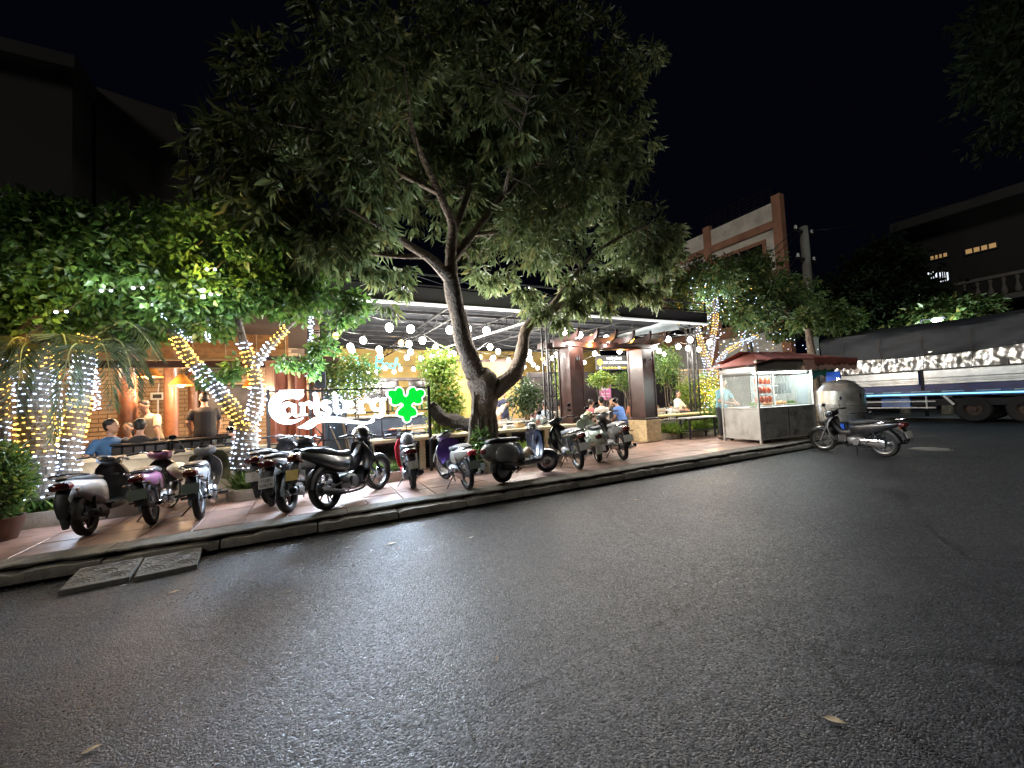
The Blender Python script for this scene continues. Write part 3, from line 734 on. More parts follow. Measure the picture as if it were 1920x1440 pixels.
        P('chain_case', MB().ss([(-.09, .022, .21, .36, .085), (0, .03, .19, .38, .085), (.2, .028, .22, .37, .09), (.4, .025, .25, .37, .095)], 10), M_CHR if kind == 'cub' else M_PLB)
        sa = MB()
        for s in (-1, 1): sa.tube([(-.02, s*.07, R), (.1, s*.075, R+.01), (.42, s*.09, .34)], .02, 6)
        P('swing_arm', sa, M_STEEL)
        for s in ((-1, 1) if kind == 'cub' else (1,)):
            sh = MB().tube([(.0, s*.105, R+.03), (.12, s*.11, .63)], .014, 8); so = P('shock_absorber', sh, M_CHR)
            cl = MB(); pts = []
            for k in range(57):
                t = k/56; a = t*2*math.pi*7; b0 = Vector((.03, s*.105, R+.12)).lerp(Vector((.11, s*.11, .6)), t); pts.append(b0+Vector((.026*math.cos(a), .026*math.sin(a), 0)))
            cl.tube(pts, .006, 4); P('spring', cl, M_CHR if kind == 'cub' else M_RED, so)
        tz = 0 if kind == 'cub' else .11; tx = 0 if kind == 'cub' else -.1
        hug = MB(); arcshell(hug, (0, 0, R), R+.05, 60, 172, .065, .05, 12, .9); P('rear_mudguard', hug, M_PLB)
        P('tail_bracket', MB().ss([(-.44+tx, .05, .36+tz, .44+tz), (-.41+tx, .075, .42+tz, .6+tz), (-.36+tx*.8, .06, .52+tz, .69+tz), (-.2, .06, .6, .7)], 10), M_PLB)
        P('tail_light', MB().ss([(-.47+tx, .035, .665+tz, .71+tz), (-.44+tx, .075, .64+tz, .735+tz), (-.38+tx, .085, .635+tz, .75+tz), (-.33+tx, .06, .65+tz, .74+tz)], 14), tail)
        for s in (-1, 1): P('turn_signal', MB().ball((-.4+tx, s*.12, .63+tz), .024, 10, 6, (1.1, 1, .7)).tube([(-.38+tx, s*.06, .63+tz), (-.4+tx, s*.11, .63+tz)], .01, 5), M_AMB)
        if not noplate: text_plate(root, (-.462+tx, 0, .5+tz*.8), math.radians(14), (.19, .135), plate, ptxt)
        gb = MB(); gz = .74+tz*1.2
        gb.tube(smooth_path([(.0, .13, gz-.02), (-.2, .14, gz+.02), (-.38+tx*.6, .1, gz+.05), (-.42+tx*.6, 0, gz+.055), (-.38+tx*.6, -.1, gz+.05), (-.2, -.14, gz+.02), (0, -.13, gz-.02)], 4), .012, 6); P('grab_rail', gb, M_CHR if kind == 'cub' else M_STEEL)
        for s in (-1, 1):
            P('footrest', MB().tube([(.52, s*.08, .24), (.52, s*.165, .24), (.52, s*.17, .24), (.52, s*.29, .24)], [.012, .012, .022, .022], 8), M_PLB)
            P('passenger_footrest', MB().tube([(.2, s*.11, .36), (.16, s*.17, .33), (.14, s*.25, .33)], [.01, .01, .016], 6), M_PLB)
    else:
        if kind == 'scooter':
            P('seat', MB().ss([(-.38, .05, .82, .85), (-.3, .1, .8, .875), (-.1, .14, .76, .87), (.08, .15, .735, .84), (.2, .14, .72, .79), (.36, .12, .71, .78), (.46, .06, .715, .765)], 16, 2.8), seat)
            P('side_panel', MB().ss([(-.46, .03, .75, .81), (-.34, .1, .66, .83), (-.12, .145, .54, .8), (.12, .165, .42, .77), (.32, .155, .34, .74), (.46, .11, .32, .72), (.52, .07, .34, .62)], 18, 3), side)
            P('leg_shield', shield([(.24, .8, .12, .06), (.36, .88, .19, .08), (.55, .93, .215, .1), (.72, .94, .21, .12), (.85, .92, .16, .12), (.92, .9, .09, .1)], .06), accent)
            P('front_cowl', MB().ss([(1.035, .15, .5, .9), (1.06, .14, .52, .9), (1.11, .1, .6, .84), (1.15, .03, .68, .76)], 16), body)
            P('floorboard', MB().ss([(.4, .14, .24, .34), (.6, .17, .22, .32), (.82, .16, .22, .33), (.92, .12, .26, .4)], 12, 4), accent)
            P('tail_light', MB().ss([(-.5, .03, .73, .77), (-.47, .1, .7, .8), (-.42, .125, .69, .81), (-.36, .1, .7, .8)], 14), tail)
            gb = MB().tube(smooth_path([(-.1, .15, .84), (-.3, .14, .875), (-.42, .08, .895), (-.44, 0, .9), (-.42, -.08, .895), (-.3, -.14, .875), (-.1, -.15, .84)], 4), .013, 6); P('grab_rail', gb, M_STEEL)
            P('tail_bracket', MB().ss([(-.5, .05, .34, .42), (-.47, .08, .42, .62), (-.38, .09, .56, .72), (-.2, .09, .58, .72)], 10), M_PLB)
            if not noplate: text_plate(root, (-.522, 0, .52), math.radians(16), (.19, .14), plate, ptxt)
            hug = MB(); arcshell(hug, (0, 0, R), R+.05, 50, 178, .075, .05, 12, .9); P('rear_mudguard', hug, M_PLB)
            P('mud_flap', MB().ss([(-.47, .035, .2, .24), (-.44, .06, .24, .44), (-.4, .06, .34, .5)], 10), M_PLB)
        else:
            P('seat', MB().ss([(-.3, .05, .755, .78), (-.24, .11, .74, .81), (-.05, .145, .73, .825), (.12, .145, .73, .81), (.24, .125, .73, .81), (.4, .11, .73, .8), (.5, .06, .735, .78)], 16, 2.8), seat)
            P('side_panel', MB().ss([(-.42, .05, .5, .66), (-.34, .12, .42, .72), (-.15, .16, .36, .745), (.1, .18, .33, .745), (.3, .17, .32, .74), (.44, .13, .32, .7), (.52, .09, .32, .6), (.56, .06, .32, .45)], 18, 2.5), side)
            for s in (-1, 1): P('side_cowl', MB().ball((.06, s*.135, .52), .27, 18, 11, (1.1, .36, .72)), body)
            P('leg_shield', shield([(.26, .9, .14, .04), (.36, .94, .2, .06), (.55, .96, .23, .09), (.75, .95, .235, .1), (.88, .92, .2, .09), (.93, .905, .12, .07)], .025), accent)
            P('shield_face', shield([(.3, .925, .15, .055), (.55, .985, .215, .09), (.75, .975, .22, .1), (.88, .945, .18, .09)], .02), body)
            P('front_cowl', MB().ss([(1.04, .06, .5, .9), (1.06, .075, .48, .92), (1.09, .05, .56, .84), (1.11, .02, .62, .74)], 12), body)
            P('floorboard', MB().ss([(.42, .16, .24, .32), (.6, .19, .22, .31), (.85, .19, .23, .32), (.97, .15, .26, .36)], 12, 4), body)
            P('floor_trim', MB().ss([(.42, .185, .29, .325), (.6, .197, .28, .32), (.85, .197, .285, .33)], 10, 5), M_PLB)
            P('tail_light', MB().ss([(-.45, .03, .57, .63), (-.42, .075, .55, .66), (-.36, .07, .55, .66)], 12), tail)
            gb = MB().tube(smooth_path([(-.1, .13, .8), (-.32, .12, .84), (-.42, 0, .85), (-.32, -.12, .84), (-.1, -.13, .8)], 4), .011, 6); P('grab_rail', gb, M_STEEL)
            if not noplate: text_plate(root, (-.47, 0, .36), math.radians(10), (.19, .13), plate, ptxt)
            hug = MB(); arcshell(hug, (0, 0, R), R+.04, 40, 185, .075, .06, 12, .9); P('rear_mudguard', hug, body)
        for s in (-1, 1): P('turn_signal', MB().ball((-.4, s*.14, 0.68 if kind == 'scooter' else .5), .022, 10, 6, (1.2, .8, .8)), M_AMB)
        e = MB().ss([(-.1, .045, .2, .36, .11), (.05, .055, .17, .38, .115), (.25, .055, .19, .36, .11), (.42, .05, .22, .36, .1)], 12); e.ss([(.12, .08, .24, .4), (.35, .1, .22, .42), (.45, .06, .26, .38)], 10)
        P('engine', e, M_ALU)
        P('exhaust', MB().tube([(.36, -.06, .26), (.28, -.12, .2), (.2, -.145, .22), (.15, -.15, .23), (-.12, -.165, .3), (-.2, -.17, .32), (-.22, -.17, .325)], [.018, .018, .02, .05, .058, .05, .03], 12), M_STEEL)
        P('exhaust_guard', MB().ss([(-.12, .012, .28, .36, -.215), (.0, .014, .25, .35, -.21), (.12, .012, .22, .3, -.205)], 10), M_PLB)
        for s in (-1, 1):
            P('shock_absorber', MB().tube([(-.02, s*.115, R+.03), (.03, s*.12, .56)], .022, 8), M_STEEL)
        P('passenger_footrest', MB().tube([(.34, -.2, .34), (.34, .2, .34)], .016, 6), M_PLB)
    ksx = .44; P('kickstand', MB().tube([(ksx, .09, .2), (ksx-.06, .2, .09), (ksx-.1, .27, .015), (ksx-.13, .28, .012)], [.012, .01, .009, .008], 6), M_STEEL)
    P('centre_stand', MB().tube([(.22, -.13, .15), (.4, -.09, .2), (.42, 0, .21), (.4, .09, .2), (.22, .13, .15)], .011, 5), M_STEEL)
    return root

G = 'motorbikes parked along the pavement'
B1 = bike('motorbike', (165, 1003), (243, 962), 'scooter', PA['white'], 'white automatic scooter with black lower body, leftmost of the parked row', 'scooter', -22, spokes=5, rim=M_RIMB, accent=M_PLB, mirrors=False, noplate=True, scale=0.84)
B2 = bike('motorbike', (288, 983), (326, 950), 'cub', PA['pink'], 'pink and purple underbone with a cream helmet hung at its side', 'motorbike', -15, plate=M_PLATEG, accent=PA['black'], mirrors=False, scale=0.9)
B3 = bike('motorbike', (376, 972), (407, 932), 'cub', PA['silver'], 'silver underbone with an olive jacket over its leg shield, seen from behind', 'motorbike', 5, plate=M_PLATEG, lean=-4, scale=0.92)
B4b = bike('motorbike', (512, 945), (592, 897), 'scooter', PA['navy'], 'rear one of two black scooters side by side, plate partly hidden', 'scooter', -18, spokes=5, rim=M_RIMB, mirrors=False, scale=0.93)
B4a = bike('motorbike', (543, 960), (632, 905), 'scooter', PA['black'], 'black scooter with white plate in front of its twin', 'scooter', -18, spokes=5, rim=M_RIMB, ptxt=('15-B2', '438.19'), mirrors=False, scale=0.93)
B5 = bike('motorbike', (616, 955), (713, 917), 'sport', PA['black'], 'black sporty underbone with ten spoke rear wheel and yellow plate', 'motorbike', -10, spokes=5, rim=M_RIMB, plate=M_PLATEY, scale=.95, mirrors=False)
B6 = bike('motorbike', (775, 915), (757, 884), 'scooter', PA['red'], 'red scooter with dark rear end and a helmet on its seat', 'scooter', -12, spokes=5, rim=M_RIMB, lean=-5, mirrors=False, side=PA['black'], accent=PA['red'], scale=0.84)
B7 = bike('motorbike', (878, 918), (830, 897), 'cub', PA['beige'], 'old underbone with purple raincoat, red tail and beige leg shield', 'motorbike', 12, tail=M_REDB, lean=-6, accent=PA['beige'], plate=M_PLATEG, mirrors=False, scale=0.88)
B8 = bike('motorbike', (945, 905), (1030, 885), 'retro', PA['grey'], 'grey retro scooter with tall dark leg shield and round flank', 'scooter', -38, spokes='disc', accent=PA['navy'], guard=PA['navy'], lean=-7, plate=mat('pale blue plate', (.5, .58, .68), .45), mirrors=False, scale=0.9)
B9 = bike('motorbike', (1086, 880), (1046, 864), 'cub', PA['black'], 'black underbone with grey seat standing right of the grey scooter', 'motorbike', 8, seat=M_SEATG, lean=-7, scale=0.97)
B10 = bike('motorbike', (1123, 866), (1092, 845), 'retro', PA['mint'], 'pale mint retro scooter wedged between two black underbones', 'scooter', 10, spokes='disc', lean=-6, accent=PA['mint'], scale=0.93)
B11 = bike('motorbike', (1170, 862), (1126, 846), 'cub', PA['silver'], 'dark and silver underbone at the right end of the kerbside row', 'motorbike', 10, lean=-7, seat=M_SEATG)
B12 = bike('motorbike', (1660, 857), (1542, 845), 'cub', PA['black'], 'black underbone parked alone on the road beside the food cart', 'motorbike', 10, z=.001, lean=-6, group=None, accent=PA['silver'])

def helmet(parent_bike, loc, m, label, rot=(0, 0, 0), s=1.0):
    """open helmet; stands on or hangs from a bike, so it is a thing of its own"""
    Mw = parent_bike.matrix_basis.copy(); s *= .97; p = Mw @ Vector(loc)
    o = empty('helmet', p, parent_bike.rotation_euler.z, label, 'helmet', 'helmets left on the bikes'); o.rotation_euler = (rot[0], rot[1], parent_bike.rotation_euler.z+rot[2]); o.scale = (s,)*3
    sh = MB(); rings = []
    for i in range(9):
        t = i/8; a = math.pi*.5*(1-t)*1.18-.28; r = math.cos(a); z = math.sin(a)
        rings.append([(.135*r*math.cos(2*math.pi*j/20), .115*r*math.sin(2*math.pi*j/20), .125*z) for j in range(20)])
    sh.loft(rings); sh.build('helmet_shell', m, o)
    MB().loft([[(.12+.06*t, .1*math.cos(a)*1, .01+.012*math.sin(a)) for a in np.linspace(0, 2*math.pi, 12, endpoint=False)] for t in (0, .5, 1)]).build('peak', M_PLB, o)
    MB().tube([(0, .11, 0), (.03, .08, -.1), (.04, 0, -.14), (.03, -.08, -.1), (0, -.11, 0)], .008, 5).build('chin_strap', M_PLB, o)
    return o
helmet(B2, (.5, -.24, .62), paint('cream helmet paint', (.6, .52, .33)), 'cream helmet hanging on the right side of the pink underbone', (.9, 0, 0), 1.1)
helmet(B6, (-.05, 0, .93), paint('silver blue helmet paint', (.3, .33, .4)), 'silver grey helmet resting on the seat of the red scooter', s=1.0)
helmet(B8, (.72, .0, .44), paint('tan helmet paint', (.5, .36, .24)), 'tan helmet standing on the footboard of the grey retro scooter', (0, .2, .6))
helmet(B10, (1.0, -.12, .98), paint('pale yellow helmet paint', (.55, .5, .28)), 'pale yellow helmet on the handlebar of the mint scooter', (.5, 0, 0), .95)
helmet(B5, (.78, -.12, .97), paint('black helmet paint', (.012, .012, .014)), 'black full helmet hung from the bars of the sporty underbone', (.5, 0, 1.2), 1.1)
# cloth left on bikes
def drape(name, bk, pts, m, label, cat, wob=.02):
    """a cloth laid over a bike: grid of local points with folds, thickened"""
    g = [[Vector(p)+Vector((RNG.uniform(-wob, wob), RNG.uniform(-wob, wob)*.7, RNG.uniform(-wob, wob))) for p in row] for row in pts]
    fine = []
    for row in g: fine.append([Vector(q) for q in smooth_path(row, 4)])
    cols = list(zip(*fine)); cols = [[Vector(q) for q in smooth_path(c, 4)] for c in cols]
    b = MB(); n = len(cols[0])
    for s in (0, 1): b.sheet([[p+Vector((0, 0, .012*s))+Vector((.008*math.sin(i*1.9+j*.7), .01*math.sin(j*2.1+i*.6), 0)) for j, p in enumerate(c)] for i, c in enumerate(cols)])
    o = b.build(name, m, None, 60, label=label, cat=cat); o.location = bk.location; o.rotation_euler = bk.rotation_euler; o.scale = bk.scale
    return o
drape('raincoat', B7, [[(.72, .2, .78), (.78, .21, .66), (.72, .215, .52), (.62, .2, .44)], [(.72, .08, .84), (.78, .1, .72), (.74, .1, .55), (.6, .1, .5)], [(.74, -.08, .84), (.8, -.1, .72), (.74, -.1, .58), (.62, -.1, .48)], [(.72, -.2, .78), (.76, -.22, .68), (.74, -.22, .5), (.62, -.21, .42)]],
      mat('purple raincoat plastic', (.11, .05, .28), .3, var=.3, vscale=14, coat=.3), 'purple raincoat bundled over the old beige underbone', 'raincoat')
drape('jacket', B3, [[(.96, .2, .82), (1.02, .24, .7), (1.0, .25, .5), (.97, .23, .36)], [(.99, .05, .88), (1.07, .08, .74), (1.04, .1, .56), (1.02, .08, .4)], [(.99, -.1, .88), (1.07, -.12, .74), (1.04, -.14, .56), (1.02, -.1, .4)], [(.94, -.24, .84), (.98, -.29, .7), (.98, -.3, .5), (.96, -.28, .36)]],
      mat('olive jacket cloth', (.12, .125, .06), .9, var=.3, vscale=10), 'olive jacket draped over the front of the silver underbone', 'jacket')

# ================================================================== the open air restaurant
FZ = SW+.012
# ---- brick back wall of the pavilion
bw = empty('brick_wall', (-8.2, 12.3, FZ), 0, 'tan brick back wall of the dining pavilion', 'wall')
MB().bbox((0, .02, 0), (8.05, .3, 3.3)).build('mortar', M_MORT, bw, 0)
bl, bh, gap = .31, .098, .016
bmesh_cache = []
for k in range(6):
    m = MB(); c = lambda: RNG.uniform(-.003, .003)
    m.loft([[(.0, .02, 0), (bl-gap, .02, 0), (bl-gap, .02, bh-gap), (0, .02, bh-gap)], [(c()+.002, c()*.8, .002), (bl-gap+c(), c()*.8, .002), (bl-gap+c(), c()*.8, bh-gap), (c(), c()*.8, bh-gap)]])
    me = m.mesh('brick', 0); me.materials.append(M_BRICK if k % 3 else M_BRICKB); bmesh_cache.append(me)
far = MB(); nb = 0
for r in range(int(3.25/bh)):
    for i in range(27):
        x = i*bl + (bl/2 if r % 2 else 0)
        if x+bl > 8.05: continue
        z = r*bh; vis = 2.55 < x < 7.9 and .62 < z < 2.35
        if vis and nb < 300:
            o = link('brick', bmesh_cache[RNG.randrange(6)], None, bw); o.location = (x, 0, z); nb += 1
        else: far.bbox((x, 0, z), (x+bl-gap, .02, z+bh-gap))
far.build('brick_courses', M_BRICK, bw, 0, kind='stuff')
# ---- round timber columns, beams, blind
def column(px, Y, r, h, label):
    p = aty(px, 740, Y); o = empty('timber_column', (p.x, Y, FZ), 0, label, 'column', 'round timber columns of the pavilion')
    MB().lathe([(r*1.0, 0.02), (r, .3), (r*.98, 1.2), (r*.96, h)], n=20).build('shaft', M_WOODR, o)
    MB().lathe([(r*1.35, 0), (r*1.35, .08), (r*1.15, .12), (r*1.0, .13)], n=20).build('base', M_STONE, o)
    return o
column(240, 10.2, .15, 2.75, 'thick round timber column behind the seated man in blue')
column(321, 10.9, .13, 2.75, 'round timber column right of the man in the cream shirt')
column(362, 12.0, .1, 2.75, 'thin round timber column close to the brick wall')
pb = empty('roof_beam', (-4, 9.6, 2.5), 0, 'dark beam above the pavilion opening', 'beam')
MB().rbox((0, 0, 0.05), (8, .16, .2), .02).build('beam', M_WOODD, pb)
bl_ = empty('bamboo_blind', (-2.95, 9.2, 2.6), 0, 'orange bamboo roller blind hanging over the pavilion opening', 'blind')
s = MB()
for k in range(24):
    s.tube([(-2.55, .004*math.sin(k*2.3), k*.02), (2.55, .004*math.cos(k*1.7), k*.02)], .009, 5)
s.build('cane', mat('orange bamboo cane', (.5, .22, .06), .55, var=.35, vscale=9), bl_, 50, kind='stuff')
for k in range(11): MB().tube([(-2.5+k*.5, -.012, -.01), (-2.5+k*.5, -.012, .47)], .008, 5).build('cord', mat('pale cord', (.6, .45, .25), .8), bl_)
MB().rbox((0, 0, -.03), (5.12, .04, .05), .01).build('bottom_rail', mat('tan wood rail', (.45, .28, .12), .5), bl_)
MB().rbox((-4, 10.8, 3.3), (8.4, 5.4, .1), .02).build('pavilion_ceiling', mat('dark timber ceiling', (.05, .03, .022), .6, var=.3), None, 0, label='dark timber roof of the left pavilion', cat='roof')
# wall fittings
def wallbox(name, px, py, Y, w, h, m, label, cat, d=.05, extra=None):
    p = aty(px, py, Y); o = empty(name, (p.x, Y, p.z), 0, label, cat)
    MB().rbox((0, 0, 0), (w, d, h), .01).build('board', m, o)
    if extra: extra(o)
    return o
def pic_extra(o): 
    for zc in (-.34, .34): MB().rbox((0, -.03, zc), (1.16, .03, .04), .006).build('frame_rail', M_BLACK, o)
    for xc in (-.58, .58): MB().rbox((xc, -.03, 0), (.04, .03, .72), .006).build('frame_stile', M_BLACK, o)
wallbox('wall_picture', 432, 748, 12.2, 1.12, .66, mat('dark slate picture', (.05, .05, .06), .4, var=.5, vscale=5), 'dark framed picture on the brick wall behind the lit tree', 'picture', extra=pic_extra)
wallbox('air_conditioner', 420, 690, 12.1, 1.5, .36, mat('dark grey casing', (.06, .05, .05), .5), 'long dark unit high on the wall under the bamboo blind', 'air conditioner', .25,
        extra=lambda o: [MB().bbox((-.68, -.135, -.12+k*.05), (.68, -.126, -.1+k*.05)).build('grille_slat', M_STEEL, o, 0) for k in range(4)])
eb = wallbox('electric_box', 296, 743, 12.18, .26, .18, M_WHITEP, 'small white electric box with dark window on the brick wall', 'electric box', .08,
        extra=lambda o: [MB().rbox((0, -.045, 0), (.16, .02, .09), .005).build('window', M_BLACK, o), MB().tube([(0, 0, -.09), (0, 0, -1.1)], .018, 6).build('conduit', M_WHITEP, o), MB().tube([(0, 0, .09), (.02, 0, .3)], .012, 5).build('cable', M_WHITEP, o)])
wallbox('light_switch', 222, 770, 12.25, .02, .9, M_WHITEP, 'thin white conduit on the brick wall behind the man in blue', 'conduit', .03)
# pendant lamps
def pendant(px, py, Y, label, r=.2, hot=30):
    p = aty(px, py, Y); o = empty('pendant_lamp', p, 0, label, 'lamp', 'pendant lamps with orange shades')
    MB().lathe([(.02, .16), (.05, .15), (r*.6, .05), (r, -.07), (r*.97, -.07), (r*.56, .045), (.04, .135), (.0, .14)], n=22).build('lamp_shade', mat('orange glass shade', (.75, .28, .05), .35, trans=.0, var=.3, vscale=8), o)
    MB().ball((0, 0, -.04), .075, 12, 8).build('bulb', emat('warm bulb', (1, .72, .36), 9), o)
    MB().tube([(0, 0, .15), (0, 0, 3.25-p.z)], .006, 5).build('cord', M_BLACK, o)
    lamp('pendant_light', (0, 0, -.16), hot, (1, .66, .36), .09, o)
    return o
pendant(281, 700, 9.9, 'orange pendant lamp with fringed cane shade near the palm fronds', .2, 55)
pendant(340, 716, 10.3, 'pendant lamp with orange top and glowing cream skirt over the tables', .21, 60)
pendant(168, 677, 10.0, 'small orange pendant lamp between the lit palm trunks', .12, 35)
pendant(60, 690, 10.4, 'orange pendant lamp hidden behind the thick lit palm', .16, 35)
pendant(470, 720, 10.6, 'orange pendant lamp behind the lit forked tree', .17, 45)
# ---- brown folding doors at the pavilion's right end
fd = empty('folding_door', (-.78, 9.0, FZ), 0, 'row of red brown folding timber doors behind the beer sign', 'door')
M_DOOR = mat('red brown door panel', (.3, .1, .06), .4, var=.18, vscale=5, coat=.2)
for k in range(6):
    a = math.radians(62 if k % 2 else -62); x0 = k*.17; L_ = .36
    R = Matrix.Rotation(a, 3, 'Z'); d = MB(); d.box((x0+.08, .3*k*.5, 1.18), (L_, .04, 2.3), R=R); dp = d.build('panel', M_DOOR, fd, 0)
    MB().box((x0+.08, .3*k*.5, 1.55), (L_-.1, .052, 1.2), R=R).box((x0+.08, .3*k*.5, .48), (L_-.1, .052, .7), R=R).build('raised_field', M_DOOR, dp, 0)
MB().bbox((-.1, -.1, 2.33), (1.3, 1.2, 2.42)).build('head_rail', M_WOODD, fd, 0)

# ---- steel lattice columns
def lattice_column(px, Y, h, label, w=.22):
    p = aty(px, 700, Y); o = empty('lattice_column', (p.x, Y, FZ), 0, label, 'column', 'black steel lattice columns')
    for sx in (-1, 1):
        for sy in (-1, 1): MB().bbox((sx*w/2-.02, sy*w/2-.02, 0), (sx*w/2+.02, sy*w/2+.02, h)).build('post', M_BLACK, o, 0)
    b = MB(); k = 0; z = .2
    while z < h-.3:
        s = 1 if k % 2 else -1
        for sy in (-1, 1): b.tube([(-s*w/2, sy*w/2, z), (s*w/2, sy*w/2, z+.3)], .009, 4)
        for sx in (-1, 1): b.tube([(sx*w/2, -s*w/2, z), (sx*w/2, s*w/2, z+.3)], .009, 4)
        b.box((0, -w/2, z), (w, .015, .02)); b.box((0, w/2, z), (w, .015, .02)); z += .3; k += 1
    b.build('lacing', M_BLACK, o, 0)
    MB().rbox((0, 0, .01), (w+.16, w+.16, .02), .004).build('base_plate', M_BLACK, o)
    return o
lattice_column(592, 8.75, 3.55, 'steel lattice column left, half hidden by leaves above the sign')
lattice_column(1030, 8.75, 3.55, 'steel lattice column between the big tree and the brown pillar')
lattice_column(1300, 9.3, 3.6, 'steel lattice column behind the lit tree on the right', .2)
p = aty(600, 712, 8.6)
sp = empty('loudspeaker', (p.x, 8.52, p.z), 0, 'dark blue black loudspeaker fixed to the left steel column', 'loudspeaker')
MB().rbox((0, 0, 0), (.2, .16, .34), .02).build('cabinet', mat('speaker black', (.015, .017, .03), .6), sp)
MB().lathe([(0, -.09), (.03, -.1), (.07, -.085), (.08, -.085), (.08, -.075)], 'Y', (0, 0, -.06), 18).build('driver', M_STEEL, sp)

# ---- canopy roof
RX0, RX1, RY0, RY1 = .1, 11.6, 8.55, 19.5
rf = empty('canopy_roof', (RX0, RY0, 3.72), 0, 'flat black steel canopy over the dining yard', 'roof')
W_, D_ = RX1-RX0, RY1-RY0
def rz(y): return .22+.03*y
n = int(W_/.16); gsh = [[(W_*i/n, D_*j/6, rz(D_*j/6)+(.018 if i % 2 else 0)) for j in range(7)] for i in range(n+1)]
m = MB(); m.sheet(gsh); m.sheet([[(x, y, z+.03) for x, y, z in r] for r in gsh]); m.build('roof_sheet', M_ROOFU, rf, 0)
fa = MB(); fa.bbox((-.05, -.03, .05), (W_+.05, .03, .4)); fa.build('fascia', M_BLACK, rf, 0)
MB().bbox((-.05, -.07, .0), (W_+.05, .03, .048)).build('strip_light', emat('white strip light on the canopy edge', (.95, .98, 1), .35, True), rf, 0)
for k in range(11):
    y = .5+k*1.02; MB().bbox((0, y-.03, rz(y)-.1), (W_, y+.03, rz(y)-.03)).build('purlin', M_STEEL, rf, 0)
for k in range(5):
    x = W_*k/4; t = MB(); t.tube([(x, 0, rz(0)-.12), (x, D_, rz(D_)-.12)], .03, 6); t.tube([(x, 0, rz(0)-.42), (x, D_, rz(D_)-.42)], .025, 6)
    for q in range(18):
        y0, y1 = D_*q/18, D_*(q+1)/18; a, b_ = (.42, .12) if q % 2 else (.12, .42)
        t.tube([(x, y0, rz(y0)-a), (x, y1, rz(y1)-b_)], .014, 4)
    t.build('roof_truss', M_STEEL, rf, 0)
ra = MB()
for zz in (.43, .68): ra.bbox((-.05, -.02, zz), (W_+.05, .02, zz+.035))
for k in range(13): ra.bbox((W_*k/12-.02, -.02, .4), (W_*k/12+.02, .02, .7))
ra.build('parapet_rail', M_STEEL, rf, 0)
db = MB()
for k in range(12): db.tube([(W_*k/12, 0, .68), (W_*(k+1)/12, 0, .45)], .008, 4)
db.build('rail_brace', M_ROOFU, rf, 0)
# sloping lattice girder with a white tube along its foot
def girder(a, b, hgt, label, tube=True):
    a, b = Vector(a), Vector(b); o = empty('lattice_girder', a, 0, label, 'girder', 'lattice girders under the canopy'); d = b-a; n = int(d.length/.35); up = Vector((0, 0, hgt))
    MB().tube([(0, 0, 0), d], .025, 6).build('lower_chord', M_STEEL, o); MB().tube([up, d+up], .025, 6).build('upper_chord', M_STEEL, o)
    w = MB()
    for k in range(n):
        p0, p1 = d*(k/n), d*((k+1)/n); w.tube([p0, p0+up], .012, 4); w.tube([p0+up, p1] if k % 2 else [p0, p1+up], .012, 4)
    w.build('web', M_STEEL, o, 0)
    if tube: MB().tube([Vector((0, -.06, -.05)), d+Vector((0, -.06, -.05))], .028, 8).build('pale_tube', M_WHITEP, o)
    return o
girder((4.2, 13.2, 3.55), (5.0, 9.0, 3.6), .28, 'lattice girder running back under the canopy behind the big tree')
girder((8.0, 13.0, 3.45), (11.6, 8.8, 3.75), .22, 'dark lattice girder above the blue grey tarpaulin', False)
# grey tarpaulin at the right end
tp = []
for i in range(13):
    t = i/12; a = aty(1160, 632, 9.6); b_ = aty(1300, 598, 9.2)
    top = Vector(a).lerp(Vector(b_), t)+Vector((0, 0, .06+.16*t)); low = Vector(a).lerp(Vector(b_), t)-Vector((0, 0, .03+.27*t))
    tp.append([top.lerp(low, q/5)+Vector((.0, .03*math.sin(i*1.7+q)+.05*math.sin(q*.9), .01*math.sin(i*2.1))) for q in range(6)])
m = MB(); m.sheet(tp); m.sheet([[p+Vector((0, .01, 0)) for p in r] for r in tp])
m.build('tarpaulin', mat('blue grey tarpaulin', (.33, .38, .4), .55, var=.12, vscale=4, bump=.3, bscale=12), None, 60, label='blue grey tarpaulin stretched under the right end of the canopy', cat='tarpaulin')

# ---- brown pillars at the gate, with pergola beams
def pillar(c, w, base_h, base_w, label):
    o = empty('gate_pillar', (c[0], c[1], FZ), math.radians(6), label, 'pillar', 'brown pillars of the gate')
    MB().rbox((0, 0, base_h/2), (base_w, base_w, base_h), .015).build('base', M_STONE, o)
    MB().rbox((0, 0, base_h+.03), (base_w*.98, base_w*.98, .06), .012).build('plinth_moulding', M_WOODD, o)
    MB().rbox((0, 0, (base_h+.06+2.66)/2), (w, w, 2.66-base_h-.06), .008).build('shaft', M_WOODD, o)
    for sx in (-1, 1):
        for sy in (-1, 1): MB().bbox((sx*(w/2)-.02, sy*(w/2)-.02, base_h+.07), (sx*(w/2)+.02, sy*(w/2)+.02, 2.64)).build('corner_strip', M_WOODD, o, 0)
    MB().rbox((0, 0, 2.69), (w+.08, w+.08, .05), .01).build('cap', M_WOODD, o)
    for s in (-1, 1):
        k = MB().lathe([(0, 0), (.05, 0), (.05, .1), (0, .1)], c=(s*.0-.0, -w/2-.07, 2.3), n=14).build('lamp', M_BLACK, o)
        break
    return o
PL = (6.12, 8.55); PR = (8.62, 8.55)
pillar(PL, .44, .3, .52, 'left brown gate pillar behind the parked underbones')
pillar(PR, .5, .62, .64, 'right brown gate pillar on a tan stone base')
pg = empty('gate_pergola', (5.9, 8.5, 2.92), 0, 'dark timber pergola across the two brown gate pillars', 'pergola')
for y in (-.12, .22): MB().rbox((1.4, y, 0), (3.6, .07, .17), .012).build('beam', M_WOODD, pg)
